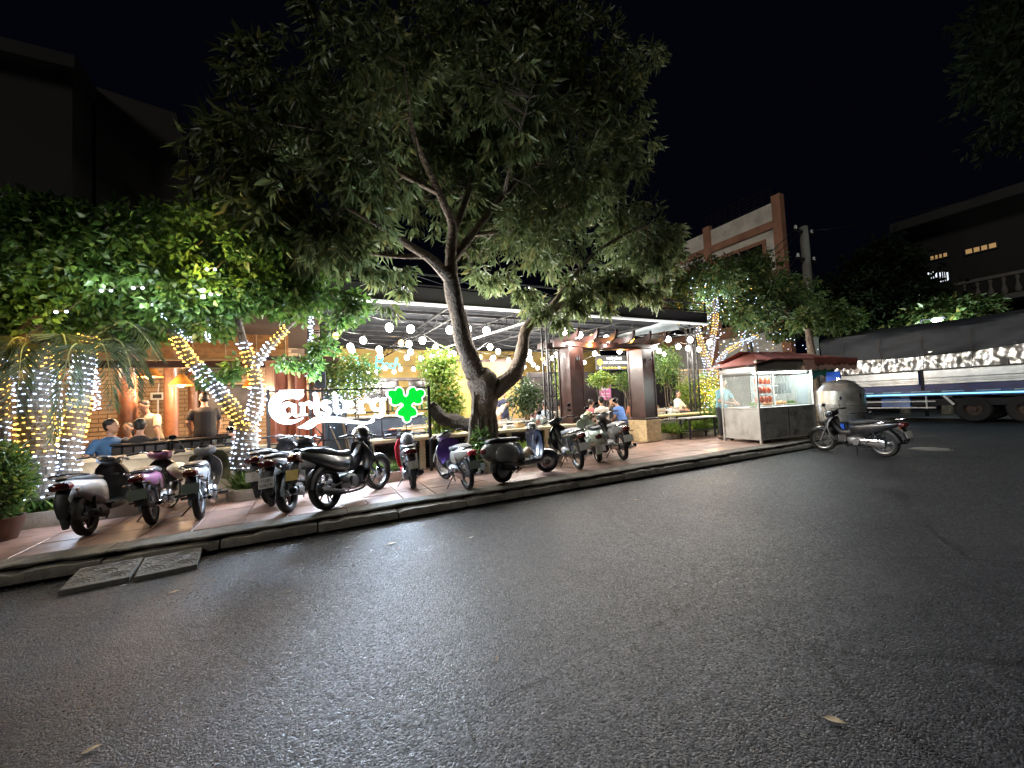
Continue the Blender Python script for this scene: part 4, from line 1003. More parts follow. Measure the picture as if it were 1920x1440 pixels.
for k in range(6):
    x = -.05+k*.6; pts = [(x, -.75, .28), (x, -.68, .17), (x, -.5, .11), (x, -.2, .12), (x, .5, .13), (x, 1.2, .13)]
    r = MB(); rings = []
    for px_, py_, pz_ in pts:
        hh = .05 if py_ < -.7 else .075
        rings.append([(px_-.035, py_, pz_-hh), (px_+.035, py_, pz_-hh), (px_+.035, py_, pz_+hh), (px_-.035, py_, pz_+hh)])
    r.loft(rings); r.build('rafter', M_WOODD, pg, 0)

# ---- back wall in ochre with a dark window band
ow = empty('ochre_wall', (-.5, 18.6, 0), 0, 'ochre painted back building beyond the dining yard', 'building')
MB().bbox((0, 0, 0), (16, .3, 1.75)).build('lower_wall', M_OCHRE, ow, 0); MB().bbox((0, 0, 2.85), (16, .3, 4.4)).build('upper_wall', M_OCHRE, ow, 0)
MB().bbox((0, -.25, 2.72), (16, .3, 2.85)).build('cornice', M_WOODD, ow, 0)
for k in range(9):
    MB().bbox((.3+k*1.9, -.04, 1.75), (.75+k*1.9, .28, 2.72)).build('window_pier', M_OCHRE, ow, 0)
    f = MB().bbox((.76+k*1.9, .1, 1.76), (2.19+k*1.9, .2, 2.71)).build('window', mat('dark window glass', (.02, .016, .02), .15, var=.3), ow, 0)
    MB().bbox((1.45+k*1.9, .04, 1.76), (1.5+k*1.9, .09, 2.71)).bbox((.76+k*1.9, .04, 2.2), (2.19+k*1.9, .09, 2.24)).build('window_bar', M_WOODD, f, 0)
iw = empty('ochre_panel', (4.3, 13.6, FZ), 0, 'ochre wall panel behind the big tree and the man in navy', 'wall')
MB().bbox((0, 0, 0), (3.0, .12, 2.85)).build('panel', M_OCHRE, iw, 0)
MB().bbox((-.05, -.03, 2.85), (3.05, .15, 2.95)).build('top_rail', M_WOODD, iw, 0)
# dark partition to the right
dw = empty('dark_partition', (8.0, 14.2, FZ), 0, 'dark panelled partition behind the diners between the pillars', 'wall')
MB().bbox((0, 0, 0), (9, .15, 2.5)).build('backing', mat('very dark brown board', (.03, .022, .022), .5, var=.3), dw, 0)
for k in range(13): MB().bbox((k*.7, -.03, .02), (k*.7+.05, 0, 2.48)).build('panel_batten', M_BLACK, dw, 0)
for k in range(8): MB().bbox((.05, -.02, .3+k*.28), (2.6, -.004, .33+k*.28)).build('louvre_slat', M_STEEL, dw, 0)
# ---- neon writing in turquoise, a tube bent into script
ne = empty('neon_sign', aty(640, 672, 13.0), 0, 'turquoise neon script half hidden by foliage under the canopy', 'neon sign')
NEON = emat('turquoise neon', (.06, .75, .72), .9, True)
def stroke(nm, pts, sc=.0065, r=.02):
    b = MB(); b.tube([(p[0]*sc*1.9, 0, -p[1]*sc*1.9) for p in smooth_path(pts, 5)], r, 6); b.build(nm, NEON, ne)
stroke('letter', [(0, 6), (6, -2), (22, -4), (40, 0)], r=.032); stroke('letter', [(22, -2), (20, 12), (12, 22), (6, 18)], r=.028)
stroke('letter', [(40, 12), (32, 10), (30, 20), (40, 20), (41, 12), (42, 22), (47, 20)]); stroke('letter', [(47, 22), (48, 11), (50, 22), (51, 13), (56, 12), (57, 22), (59, 13), (64, 13), (66, 22), (70, 20)])
stroke('letter', [(80, 24), (84, -2), (83, -4), (93, -8), (98, 0), (90, 8), (84, 8), (94, 8), (100, 16), (92, 25), (82, 23)], r=.03)
stroke('letter', [(112, 13), (105, 12), (103, 23), (112, 22), (113, 13), (114, 24), (118, 22)]); stroke('letter', [(126, 15), (119, 13), (117, 24), (126, 23)])
stroke('letter', [(128, 25), (130, 4), (134, -2), (135, 4), (129, 18), (136, 13), (140, 16), (139, 25), (144, 22)])
# ---- restaurant board hung behind the gate
bd = empty('name_board', aty(1148, 680, 11.4), math.radians(-4), 'black board with white and yellow lettering hung between the gate pillars', 'sign')
MB().rbox((0, .03, 0), (1.42, .05, .56), .01).build('board', M_BLACK, bd)
WT, YT = emat('lit white letters', (1, .97, 1), 2.2, True), emat('lit yellow letters', (1, .66, .06), 1.6, True)
text('lettering', 'NHÀ HÀNG', .13, (.1, -.006, .16), (1, 0, 0), (0, 0, 1), WT, bd, .008)
text('lettering', 'BIA TƯƠI BETONG', .135, (.17, -.006, 0), (1, 0, 0), (0, 0, 1), WT, bd, .008)
text('lettering', 'Đ. Nguyễn Đức Cảnh', .075, (-.1, -.006, -.19), (1, 0, 0), (0, 0, 1), YT, bd, .006)
text('lettering', '0 Hotline', .075, (.5, -.006, -.19), (1, 0, 0), (0, 0, 1), YT, bd, .006)
MB().lathe([(0, -.012), (.115, -.012), (.115, .0), (0, .0)], 'Y', (-.56, 0, .02), 20).build('emblem', YT, bd)
MB().bbox((-.57, -.02, -.06), (-.55, -.013, .08)).bbox((-.6, -.02, .03), (-.59, -.013, .09)).bbox((-.53, -.02, .03), (-.52, -.013, .09)).build('emblem_mark', M_BLACK, bd, 0)
for xx in (-.54, .3): MB().lathe([(0, -.012), (.04, -.012), (.04, 0), (0, 0)], 'Y', (xx, 0, -.19), 14).build('icon', WT, bd)
for xx in (-.6, .6): MB().tube([(xx, .03, .28), (xx, .03, 1.2)], .01, 5).build('hanger', M_BLACK, bd)
pk = empty('poster', aty(1135, 735, 13.5), 0, 'pink poster on the wall between the gate pillars', 'poster')
MB().rbox((0, 0, 0), (.62, .02, .7), .004).build('sheet', mat('pink poster print', (.72, .22, .45), .5, var=.3, vscale=4), pk)
MB().bbox((-.2, -.014, .08), (.2, -.011, .2)).bbox((-.24, -.014, -.1), (.24, -.011, -.06)).bbox((-.24, -.014, -.2), (.2, -.011, -.17)).build('print', mat('white print', (.8, .7, .75), .6), pk, 0)

# ---- wall and planter right of the gate
rw = empty('low_wall', (9.0, 8.75, FZ), math.radians(-2), 'low yellow topped wall right of the gate pillar', 'wall')
MB().bbox((0, 0, 0), (2.7, .2, .5)).build('wall_body', M_CREAM2, rw, 0); MB().rbox((1.35, .08, .66), (2.8, .46, .06), .012).build('coping', mat('yellow ledge', (.6, .48, .2), .6), rw)
gx = MB()
for k in range(5): gx.bbox((.02, -.005, .52+k*.022), (2.68, .01, .528+k*.022))
for k in range(27): gx.tube([(k*.1, .05, .5), (k*.1, .05, .64)], .006, 4)
gx.build('grille', M_STEEL, rw, 0)
planter('planter_bed', [(8.95, 8.35), (11.9, 8.25), (11.9, 8.72), (8.95, 8.72)], .2, 'pale planting bed behind the metal table')
planter('planter_bed', [(12.0, 8.15), (15.0, 8.05), (15.0, 8.6), (12.0, 8.6)], .24, 'pale planting bed behind the food cart')
tuft((9.6, 8.5, SW+.15), .35, 500, .28, 'yellow lit shrub below the low wall', LM_LIME, .05); tuft((10.7, 8.5, SW+.15), .35, 500, .34, 'yellowish variegated shrub left of the cart', LM_LIME, .06)
tuft((11.5, 8.45, SW+.15), .25, 300, .6, 'broad green and white leaved plant beside the cart', LM_SHR, .13)
# trellis screen
ts = empty('trellis_screen', aty(1300, 715, 10.6), 0, 'tan diamond trellis screen behind the diners on the right', 'trellis')
for (c, d) in (((0, 0, .45), (1.7, .04, .05)), ((0, 0, -.45), (1.7, .04, .05)), ((-.83, 0, 0), (.05, .04, .9)), ((.83, 0, 0), (.05, .04, .9))): MB().rbox(c, d, .006).build('frame', mat('tan trellis', (.45, .34, .2), .7), ts)
tl = MB()
for k in range(-4, 9):
    for s in (1, -1):
        x0 = -.8+k*.2; p0, p1 = Vector((x0, .006*s, -.43)), Vector((x0+s*.86, .006*s, .43)); t0 = max(0, min(1, (-.8-p0.x)/(p1.x-p0.x))) ; t1 = max(0, min(1, (.8-p0.x)/(p1.x-p0.x)))
        a, b_ = sorted((t0, t1)); 
        if b_-a > .05: tl.tube([p0.lerp(p1, a), p0.lerp(p1, b_)], .011, 4)
tl.build('trellis_lath', mat('tan trellis', (.45, .34, .2), .7), ts, 0)
MB().bbox((-.8, 0, -1.6), (-.75, .04, -.45)).bbox((.75, 0, -1.6), (.8, .04, -.45)).build('leg', mat('tan trellis', (.45, .34, .2), .7), ts, 0)

# ================================================================== the lit beer sign on its frame
SX0, SX1 = -.62, 1.98; SY = 7.95
fr = empty('sign_frame', (SX0-.05, SY+.06, SW), 0, 'thin black steel frame that carries the lit beer sign', 'frame')
FWd = SX1-SX0+.22
for x in (0, FWd): MB().bbox((x-.025, -.025, 0), (x+.025, .025, 1.74)).build('post', M_BLACK, fr, 0)
for z in (.78, 1.25, 1.7): MB().bbox((.025, -.012, z-.012), (FWd-.025, .012, z+.012)).build('rail', M_BLACK, fr, 0)
for k in range(1, 6): MB().bbox((FWd*k/6-.008, .014, .79), (FWd*k/6+.008, .03, 1.7)).build('bar', M_BLACK, fr, 0)
MB().tube([(FWd*.06, 0, .78), (-.12, -.15, .0)], .01, 5).build('brace', M_BLACK, fr)
sg = empty('beer_sign', (SX0, SY, 0), 0, 'glowing white brewery script with green hop leaf above the parked bikes', 'sign')
SIGNW = emat('lit white acrylic', (.84, .92, 1), 4.5, True); SIGNG = emat('lit green acrylic', (0, .52, .03), 1.0, True)
M_SIDE = mat('sign side return', (.7, .72, .74), .4)
# sign coordinates: the crop 320 x 120 px of the picture, mapped on the plane
def sxy(u, v):
    p = aty(490+u/6.0, 710+v/6.0, SY); return (p.x-SX0, p.z)
def gpoly(nm, pts, m, yy=0, dep=.05, k=3, close=True, hole=None):
    P = smooth_path(list(pts)+([pts[0]] if close else []), k)[:-1] if k > 1 else pts
    pl = [sxy(*q) for q in P]
    b = MB(); b.prism(pl, (0, yy, 0), (1, 0, 0), (0, 0, 1), dep); return b.build(nm, m, sg, 0)
def gstroke(nm, pts, m=None, yy=0, k=5):
    """letter stroke of changing width: points (u, v, half width)"""
    P = smooth_path(pts, k); L_, R_ = [], []
    for i, q in enumerate(P):
        d = np.array(P[min(i+1, len(P)-1)][:2])-np.array(P[max(i-1, 0)][:2]); d /= max(1e-6, np.linalg.norm(d)); n = np.array([-d[1], d[0]])
        L_.append(np.array(q[:2])+n*q[2]); R_.append(np.array(q[:2])-n*q[2])
    b = MB(); vs = []; fs = []
    for y in (yy, yy+.05):
        for A, B in zip(L_, R_):
            a, c = sxy(*A), sxy(*B); vs += [(a[0], y, a[1]), (c[0], y, c[1])]
    n = len(L_)
    for i in range(n-1):
        a = 2*i; fs += [(a, a+1, a+3, a+2), (2*n+a, 2*n+a+2, 2*n+a+3, 2*n+a+1), (a, a+2, 2*n+a+2, 2*n+a), (a+1, 2*n+a+1, 2*n+a+3, a+3)]
    fs += [(0, 2*n, 2*n+1, 1), (2*n-2, 2*n-1, 4*n-1, 4*n-2)]
    b._add(vs, fs); return b.build(nm, m or SIGNW, sg, 0)
# large C with its flag
gstroke('letter', [(470, 150, 8), (455, 165, 32), (420, 185, 42), (330, 178, 46), (240, 190, 52), (165, 240, 58), (142, 320, 62), (165, 400, 58), (230, 462, 44), (320, 488, 26), (410, 470, 15), (470, 440, 6)])
gpoly('letter', [(200, 132), (480, 126), (425, 240), (405, 235), (330, 205), (250, 210)], SIGNW, k=1, yy=.002, dep=.046)
# a
gstroke('letter', [(345, 300, 24), (300, 285, 26), (250, 310, 33), (236, 350, 32), (250, 400, 33), (290, 418, 26), (325, 400, 18)])
gstroke('letter', [(372, 285, 20), (368, 330, 28), (368, 385, 28), (390, 418, 17), (420, 412, 8)], yy=.003)
# r
gstroke('letter', [(425, 285, 14), (462, 290, 22), (466, 340, 28), (466, 400, 28)], yy=.001); gpoly('letter', [(420, 398), (522, 392), (522, 416), (420, 420)], SIGNW, k=1, yy=.004, dep=.04)
gstroke('letter', [(470, 320, 10), (505, 280, 18), (545, 282, 30), (560, 312, 28), (545, 338, 16)], yy=.002)
# l
gstroke('letter', [(575, 178, 10), (606, 175, 24), (618, 240, 32), (620, 330, 32), (625, 385, 28), (665, 392, 18), (690, 380, 8)], yy=.001)
# s
gstroke('letter', [(785, 268, 10), (755, 262, 20), (710, 268, 28), (690, 300, 28), (725, 330, 32), (765, 355, 28), (760, 388, 22), (715, 395, 16), (680, 385, 10)])
# l
gstroke('letter', [(795, 170, 8), (824, 168, 20), (836, 230, 27), (838, 320, 28), (845, 370, 24), (875, 382, 14), (895, 350, 8)], yy=.001)
# b, e, r (partly dim behind leaves)
gstroke('letter', [(885, 235, 10), (915, 250, 14), (940, 300, 18), (930, 355, 18), (890, 385, 12)])
gstroke('letter', [(1040, 300, 10), (1010, 265, 18), (975, 275, 24), (955, 320, 26), (975, 365, 22), (1020, 375, 16), (1060, 355, 10)], yy=.002)
gstroke('letter', [(965, 325, 8), (1000, 315, 10), (1040, 300, 12)], yy=.004)
gstroke('letter', [(1080, 260, 10), (1108, 262, 20), (1120, 310, 27), (1122, 380, 27)]); gpoly('letter', [(1080, 372), (1165, 368), (1165, 390), (1080, 393)], SIGNW, k=1, yy=.004, dep=.04)
gstroke('letter', [(1130, 290, 8), (1165, 245, 16), (1205, 245, 26), (1222, 275, 20)], yy=.002)
# g
gstroke('letter', [(1345, 240, 14), (1300, 238, 24), (1262, 265, 28), (1256, 310, 28), (1280, 345, 22), (1330, 345, 16)])
gstroke('letter', [(1408, 228, 10), (1370, 240, 24), (1362, 300, 28), (1365, 360, 28), (1350, 410, 26), (1305, 425, 18), (1275, 400, 12)], yy=.003)
gstroke('letter', [(1285, 410, 6), (1262, 440, 16), (1250, 475, 18), (1210, 492, 10)], yy=.002)
# swoosh
gstroke('swoosh', [(410, 548, 3), (470, 540, 22), (540, 520, 45), (620, 470, 38), (720, 455, 34), (840, 460, 32), (960, 475, 24), (1080, 492, 16), (1190, 498, 12), (1250, 478, 6)])
# hop leaf with white outline
leafp = [(1625, 205), (1645, 180), (1655, 130), (1690, 100), (1722, 112), (1735, 138), (1770, 125), (1812, 135), (1826, 170), (1808, 200), (1790, 215), (1798, 250), (1775, 278), (1740, 282), (1712, 268), (1685, 285), (1680, 312), (1712, 335), (1738, 375), (1730, 412), (1690, 422), (1672, 432), (1665, 465), (1632, 486), (1602, 465), (1594, 432), (1572, 422), (1535, 410), (1528, 375), (1555, 338), (1590, 312), (1588, 285), (1560, 272), (1528, 292), (1480, 290), (1452, 262), (1455, 228), (1432, 205), (1414, 175), (1428, 140), (1470, 132), (1505, 138), (1520, 112), (1552, 105), (1582, 132), (1590, 180), (1605, 202)]
gpoly('hop_leaf', leafp, SIGNG, yy=-.048, dep=.03, k=3)
# outline: each point pushed outwards
cl = []
for i in range(len(leafp)):
    a, b_, c = np.array(leafp[i-1]), np.array(leafp[i]), np.array(leafp[(i+1) % len(leafp)]); t = c-a; nn = np.array([t[1], -t[0]])/np.linalg.norm(t); cl.append(tuple(b_+nn*16))
gpoly('hop_leaf_border', cl, emat('pale lit border', (.8, 1, .85), 1.6, True), yy=.003, dep=.045, k=2)

def arealamp(name, loc, sx, sy, power, col, aim, parent):
    ld = bpy.data.lights.new(name, 'AREA'); ld.shape = 'RECTANGLE'; ld.size = sx; ld.size_y = sy; ld.energy = power; ld.color = col
    o = bpy.data.objects.new(name, ld); COL.objects.link(o); o.location = loc; o.rotation_euler = Vector(aim).to_track_quat('-Z', 'Y').to_euler(); o.parent = parent; KIDS.setdefault(parent.name, []).append(o)
arealamp('sign_light', (1.0, -.06, 1.55), 2.0, .5, 420, (.62, .78, 1), (0, -1, 0), sg)
arealamp('strip_glow', (W_/2, -.085, .02), W_, .06, 270, (.96, .98, 1), (0, -1, .3), rf)

# ================================================================== trees, leaves, fairy lights
def bark(name, c0, c1):
    m = mat(name, c0, .9, var=.35, vscale=14, bump=1.0, bscale=22, bdist=.05, dirt=c1, dscale=9); return m
M_BARK = bark('grey brown bark', (.15, .115, .085), (.085, .06, .042))
M_BARKP = bark('pale smooth bark', (.1, .085, .065), (.06, .048, .036))
M_TWIG = mat('twig', (.11, .085, .06), .9, var=.3)
def W3(px, py, Y): p = aty(px, py, Y); return np.array((p.x, p.y, p.z))
def limb(m, pts, radii, n=12, k=6, wob=.07, seed=0):
    """a knobbly tapering limb"""
    P = smooth_path([(*p, r) for p, r in zip(pts, radii)], k); rr = np.random.default_rng(seed+5)
    pts2 = [Vector(p[:3]) for p in P]; rings = []; px = None
    ph = rr.random(6)*6.28
    for i, p in enumerate(pts2):
        d = (pts2[min(i+1, len(pts2)-1)]-pts2[max(i-1, 0)]).normalized()
        if px is None: x, y = frame_for(d)
        else: x = (px-d*px.dot(d)).normalized(); y = x.cross(d)
        px = x; r = P[i][3]
        rings.append([p+(x*math.cos(2*math.pi*j/n)+y*math.sin(2*math.pi*j/n))*r*(1+wob*(math.sin(3*2*math.pi*j/n+ph[0]+i*.35)+.7*math.sin(5*2*math.pi*j/n+ph[1]-i*.5)+.8*math.sin(i*.9+ph[2]+j*.3))) for j in range(n)])
    m.loft(rings)
    return P
def lobes_to_world(lobes):
    out = []
    for px, py, Y, rx, rzp, dep in lobes:
        c = W3(px, py, Y); z = (Vector(c)-EYE).dot(FWD); out.append((c, np.array((rx*z/CAM_F, dep, rzp*z/CAM_F))))
    return out
def clusters(lobes, n, rg, shell=.5, lowcut=None):
    L = lobes_to_world(lobes); vol = np.array([np.prod(r)**.72 for c, r in L]); vol /= vol.sum(); P = []; Dn = []
    for (c, r), v in zip(L, vol):
        k = max(4, int(n*v)); u = rg.normal(size=(k, 3)); u /= np.linalg.norm(u, axis=1, keepdims=True)
        rad = rg.random(k)**shell*(1+.12*rg.normal(size=k)); P.append(c+u*rad[:, None]*r); Dn.append(u)
    return np.concatenate(P), np.concatenate(Dn)
def crown(name, parent, lobes, n, per, L, W, m, rg, droop=.6, spread=.9, shell=.5, curl=.25, clus=.1, hole=.0, fold=.18):
    P, U = clusters(lobes, n, rg, shell)
    if hole:                                            # patchy gaps
        q = np.sin(P[:, 0]*2.3+1)*np.sin(P[:, 1]*2.1+2)*np.sin(P[:, 2]*2.7)+.35*np.sin(P[:, 0]*5.1)*np.sin(P[:, 2]*4.7+1)
        keep = q > np.quantile(q, hole); P, U = P[keep], U[keep]
    P = np.repeat(P, per, 0); U = np.repeat(U, per, 0); k = len(P)
    V = rg.normal(size=(k, 3)); V /= np.linalg.norm(V, axis=1, keepdims=True)
    D = U*.45+V*spread+np.array([0, 0, -droop]); P = P+V*clus*rg.random((k, 1))
    o = leaves(name, P, D, rg.normal(size=(k, 3))+np.array([0, 0, .0]), L*(.65+.6*rg.random(k)), W*(.7+.5*rg.random(k)), m, parent, fold, curl)
    return o
def local(o, root):
    """hang a mesh built in world coordinates under a root without moving it"""
    o.data.transform(Matrix.Translation(-root.location)); return o
def shift(mb, loc): mb.v = [(a-loc[0], b-loc[1], c-loc[2]) for a, b, c in mb.v]; return mb

LM_BIG = leafmat('long drooping leaf', (.05, .072, .026), (.15, .19, .08), .42, .28, (.16, .15, .05))
LM_LIT = leafmat('bright lobed leaf', (.025, .065, .012), (.09, .17, .035), .45, .36, (.13, .2, .04))
LM_RT = leafmat('right tree leaf', (.035, .07, .018), (.1, .15, .045), .42, .3, (.2, .19, .05))
LM_BG = leafmat('far tree leaf', (.02, .04, .012), (.06, .095, .028), .5, .25)
LM_PALM = leafmat('palm leaflet', (.06, .09, .04), (.14, .17, .09), .45, .3)

# ---- the big tree
rg = np.random.default_rng(3)
bt = empty('big_tree', tuple(gr(903, 878, SW)), 0, 'big dark leaved tree with forked knobbly trunk in the middle of the pavement', 'tree')
tk = MB(); segs = []
base = W3(903, 892, 7.55)
segs.append(limb(tk, [base, W3(903, 850, 7.55), W3(906, 800, 7.55), W3(908, 750, 7.55), W3(905, 712, 7.55), W3(902, 690, 7.55)], [.34, .27, .25, .27, .3, .14], 16, 6, .07, 1))
segs.append(limb(tk, [W3(908, 745, 7.55), W3(888, 690, 7.5), W3(870, 645, 7.4), W3(858, 585, 7.3), W3(845, 522, 7.2)], [.2, .2, .18, .165, .15], 14, 6, .06, 2))
segs.append(limb(tk, [W3(908, 745, 7.55), W3(940, 722, 7.5), W3(968, 693, 7.45), W3(980, 655, 7.4), W3(988, 615, 7.35), W3(1022, 588, 7.25), W3(1075, 562, 7.1), W3(1130, 532, 6.9)], [.2, .19, .165, .135, .115, .1, .075, .05], 12, 6, .07, 3))
up = [([(845, 525, 7.2), (812, 490, 7.0), (770, 462, 6.7), (715, 425, 6.3), (650, 390, 6.0)], [.12, .09, .07, .045, .02]),
      ([(845, 525, 7.2), (846, 470, 7.1), (848, 420, 6.9), (822, 360, 6.6), (790, 290, 6.2), (770, 230, 5.8), (765, 180, 5.5)], [.14, .11, .085, .065, .05, .035, .015]),
      ([(846, 490, 7.15), (885, 440, 7.3), (945, 365, 7.2), (1020, 290, 7.0), (1100, 220, 6.8)], [.1, .08, .06, .045, .02]),
      ([(848, 440, 7.0), (875, 370, 7.5), (905, 280, 7.9), (930, 190, 8.0), (940, 120, 8)], [.08, .065, .05, .035, .015]),
      ([(820, 360, 6.6), (760, 330, 6.5), (700, 300, 6.4), (620, 250, 6.4), (520, 230, 6.5)], [.055, .045, .035, .025, .012]),
      ([(1022, 588, 7.25), (1060, 540, 7.0), (1110, 480, 6.7), (1170, 440, 6.5), (1220, 420, 6.5)], [.06, .05, .04, .03, .012]),
      ([(800, 480, 6.95), (740, 480, 6.9), (670, 470, 6.7), (600, 455, 6.5)], [.05, .04, .03, .012]),
      ([(945, 365, 7.2), (960, 300, 6.6), (980, 230, 6.0), (1000, 160, 5.6)], [.045, .035, .025, .012]),
      ([(885, 440, 7.3), (960, 430, 7.4), (1040, 400, 7.5), (1120, 360, 7.6)], [.05, .04, .03, .012])]
for i, (pp_, rr_) in enumerate(up): segs.append(limb(tk, [W3(*p) for p in pp_], rr_, 8, 5, .05, 10+i))
shift(tk, bt.location); trunk = tk.build('trunk', M_BARK, bt, 60)
for i, (x0, x1, xm) in enumerate(((890, 874, 884), (894, 888, 890), (920, 934, 926), (910, 908, 914), (925, 948, 934), (900, 899, 902), (888, 866, 879))):
    r_ = MB(); limb(r_, [W3(x0, 735+i*5, 7.4), W3((x0+xm)/2, 790, 7.34), W3(xm, 838, 7.3), W3(x1, 880, 7.24), W3(x1, 893, 7.2)], [.02, .04, .05, .055, .075], 8, 5, .1, 40+i)
    shift(r_, bt.location).build('root', M_BARKP if i in (0, 2, 5) else M_BARK, bt, 60)
st2 = MB(); limb(st2, [W3(890, 800, 7.75), W3(860, 793, 8.0), W3(828, 782, 8.15), W3(808, 756, 8.15)], [.15, .14, .14, .09], 12, 6, .14, 55); shift(st2, bt.location).build('cut_limb', mat('blackened bark', (.03, .025, .02), .95, var=.5, vscale=20, bump=1, bscale=24, bdist=.05), bt, 60)
nest = MB()
for k in range(40):
    a = rg.random()*6.28; c = W3(905+rg.normal()*10, 708+rg.normal()*5, 7.42); d = np.array((math.cos(a), math.sin(a)*.4, rg.normal()*.6)); nest.tube([c-d*.12, c+d*.12], .006, 4)
shift(nest, bt.location).build('dead_twigs', M_TWIG, bt, kind='stuff')
BIG = [(470, 320, 6.9, 95, 100, .9), (545, 205, 6.8, 110, 95, 1.0), (620, 400, 6.6, 110, 80, 1.0), (690, 130, 6.7, 130, 100, 1.1), (700, 300, 6.0, 110, 100, .7), (800, 290, 8.3, 160, 150, 1.0),
       (850, 90, 6.9, 160, 110, 1.3), (930, 330, 8.4, 140, 150, 1.1), (960, 200, 6.2, 130, 90, .8), (1070, 150, 7.0, 140, 110, 1.2), (1090, 330, 6.9, 125, 125, 1.2), (1190, 455, 6.8, 85, 65, .8),
       (1020, 450, 7.0, 110, 70, .8), (1150, 240, 7.0, 80, 90, .9), (610, 465, 6.7, 85, 40, .6), (1090, 540, 6.9, 85, 28, .5), (910, 450, 8.6, 80, 60, .7), (420, 265, 7.0, 45, 35, .4),
       (1225, 500, 6.8, 50, 45, .5), (690, 450, 7.2, 90, 45, .7), (520, 420, 6.8, 90, 45, .6), (930, 520, 7.6, 55, 25, .35), (1210, 130, 7.2, 40, 50, .5), (960, 30, 6.9, 160, 60, 1.0)]
cr = crown('crown', bt, BIG, 5600, 9, .245, .07, LM_BIG, rg, .75, .7, .38, .28, .09, .26); local(cr, bt)
HANG = [(655, 580, 7.1, 14, 14, .12), (728, 570, 7.1, 16, 10, .12), (1180, 545, 6.9, 45, 22, .3), (1140, 575, 6.9, 14, 14, .15), (1255, 470, 6.8, 28, 40, .3), (1010, 580, 7.1, 28, 22, .25), (1050, 600, 7.0, 20, 18, .2), (760, 545, 7.2, 20, 12, .15), (1265, 440, 6.8, 22, 28, .3), (1085, 572, 7.0, 32, 20, .25), (1150, 525, 6.8, 55, 28, .35), (985, 548, 7.2, 30, 14, .25), (720, 508, 6.9, 50, 18, .3), (1215, 555, 6.8, 30, 22, .25)]
c2 = crown('hanging_sprays', bt, HANG, 330, 9, .23, .065, LM_BIG, rg, .9, .6, .6); local(c2, bt)
PC, _ = clusters(BIG, 420, rg, .6); tw = MB(); SP = np.array([q for s in segs[3:] for q in s])
for c in PC:
    d2 = np.linalg.norm(SP[:, :3]-c, axis=1); j = int(np.argmin(d2)); q = SP[j]
    if d2[j] < 2.2:
        mid = (q[:3]+c)/2+rg.normal(size=3)*.06+np.array((0, 0, .06)); tw.tube([q[:3], mid, c], [min(.018, q[3]), .009, .004], 4)
shift(tw, bt.location).build('twigs', M_TWIG, bt, kind='stuff')
# creeper on the trunk foot
cp = empty('climbing_plant', tuple(W3(900, 850, 7.3)), 0, 'small leafy creeper growing up the foot of the big trunk', 'plant')
leafpatch('foliage', (0, -.12, .1), (.17, .1, .42), 620, .13, .045, LM_SHR, cp, .2, .3)

# ---- fairy lights
LEDW, LEDA = emat('cold white diode', (.58, .72, 1), 3.4), emat('amber diode', (1, .58, .1), 2.8)
FPW = .38
def fairy(name, label, paths, radii, bands, pitch=.075, step=.052, r=.0165, power=10, amb=True, first=0, group='fairy light strings wound on the trees'):
    """a string of diodes wound round a trunk or limb; its light comes from lamps spaced along the winding"""
    p0 = paths[0][0]; o = empty(name, tuple(p0), 0, label, 'fairy lights', group); mb = [MB(), MB()]; cab = MB(); run = 0
    for P_, R_ in zip(paths, radii):
        S = smooth_path([(*p, q) for p, q in zip(P_, R_ if hasattr(R_, '__len__') else [R_]*len(P_))], 10); S = np.array(S)
        seg = np.linalg.norm(np.diff(S[:, :3], axis=0), axis=1); cum = np.concatenate([[0], np.cumsum(seg)]); tot = cum[-1]; t = 0; cpts = []; last = -9
        while t < tot:
            q = np.array([np.interp(t, cum, S[:, k]) for k in range(4)]); d = np.array([np.interp(min(t+.02, tot), cum, S[:, k]) for k in range(3)])-np.array([np.interp(max(t-.02, 0), cum, S[:, k]) for k in range(3)])
            x, y = frame_for(d); a = 2*math.pi*t/pitch; rr = q[3]+.016
            pos = Vector(q[:3])+(x*math.cos(a)+y*math.sin(a))*rr; cpts.append(pos)
            band = (int((t+run)/bands)+first) % 2 if amb else 0
            mb[band].ball(pos+Vector(NPR.normal(size=3)*.008), r*(.8+.4*NPR.random()), 5, 3)
            if t-last > .42 and power:
                last = t; off = (EYE-Vector(q[:3])).normalized(); sd_ = Vector((off.y, -off.x, 0))*(1 if int(t*10) % 2 else -1)
                lp = Vector(q[:3])+off*(rr+.3)+sd_*.3-Vector(p0)
                lamp('fairy_glow', lp, power*FPW*(.8 if band else 1), (1, .55, .12) if band else (.6, .74, 1), .1, o)
            t += max(.006, step*pitch/(2*math.pi*rr))*(.75+.5*NPR.random())
        run += tot
        if len(cpts) > 3: cab.tube(cpts[::2], .004, 3)
    L0 = Vector(p0)
    shift(cab, L0).build('cable', mat('clear cable', (.3, .33, .3), .4), o, kind='stuff')
    for b, nm, mm in ((mb[0], 'white_diodes', LEDW), (mb[1], 'amber_diodes', LEDA)):
        if b.v: shift(b, L0).build(nm, mm, o, 80, kind='stuff')
    return o

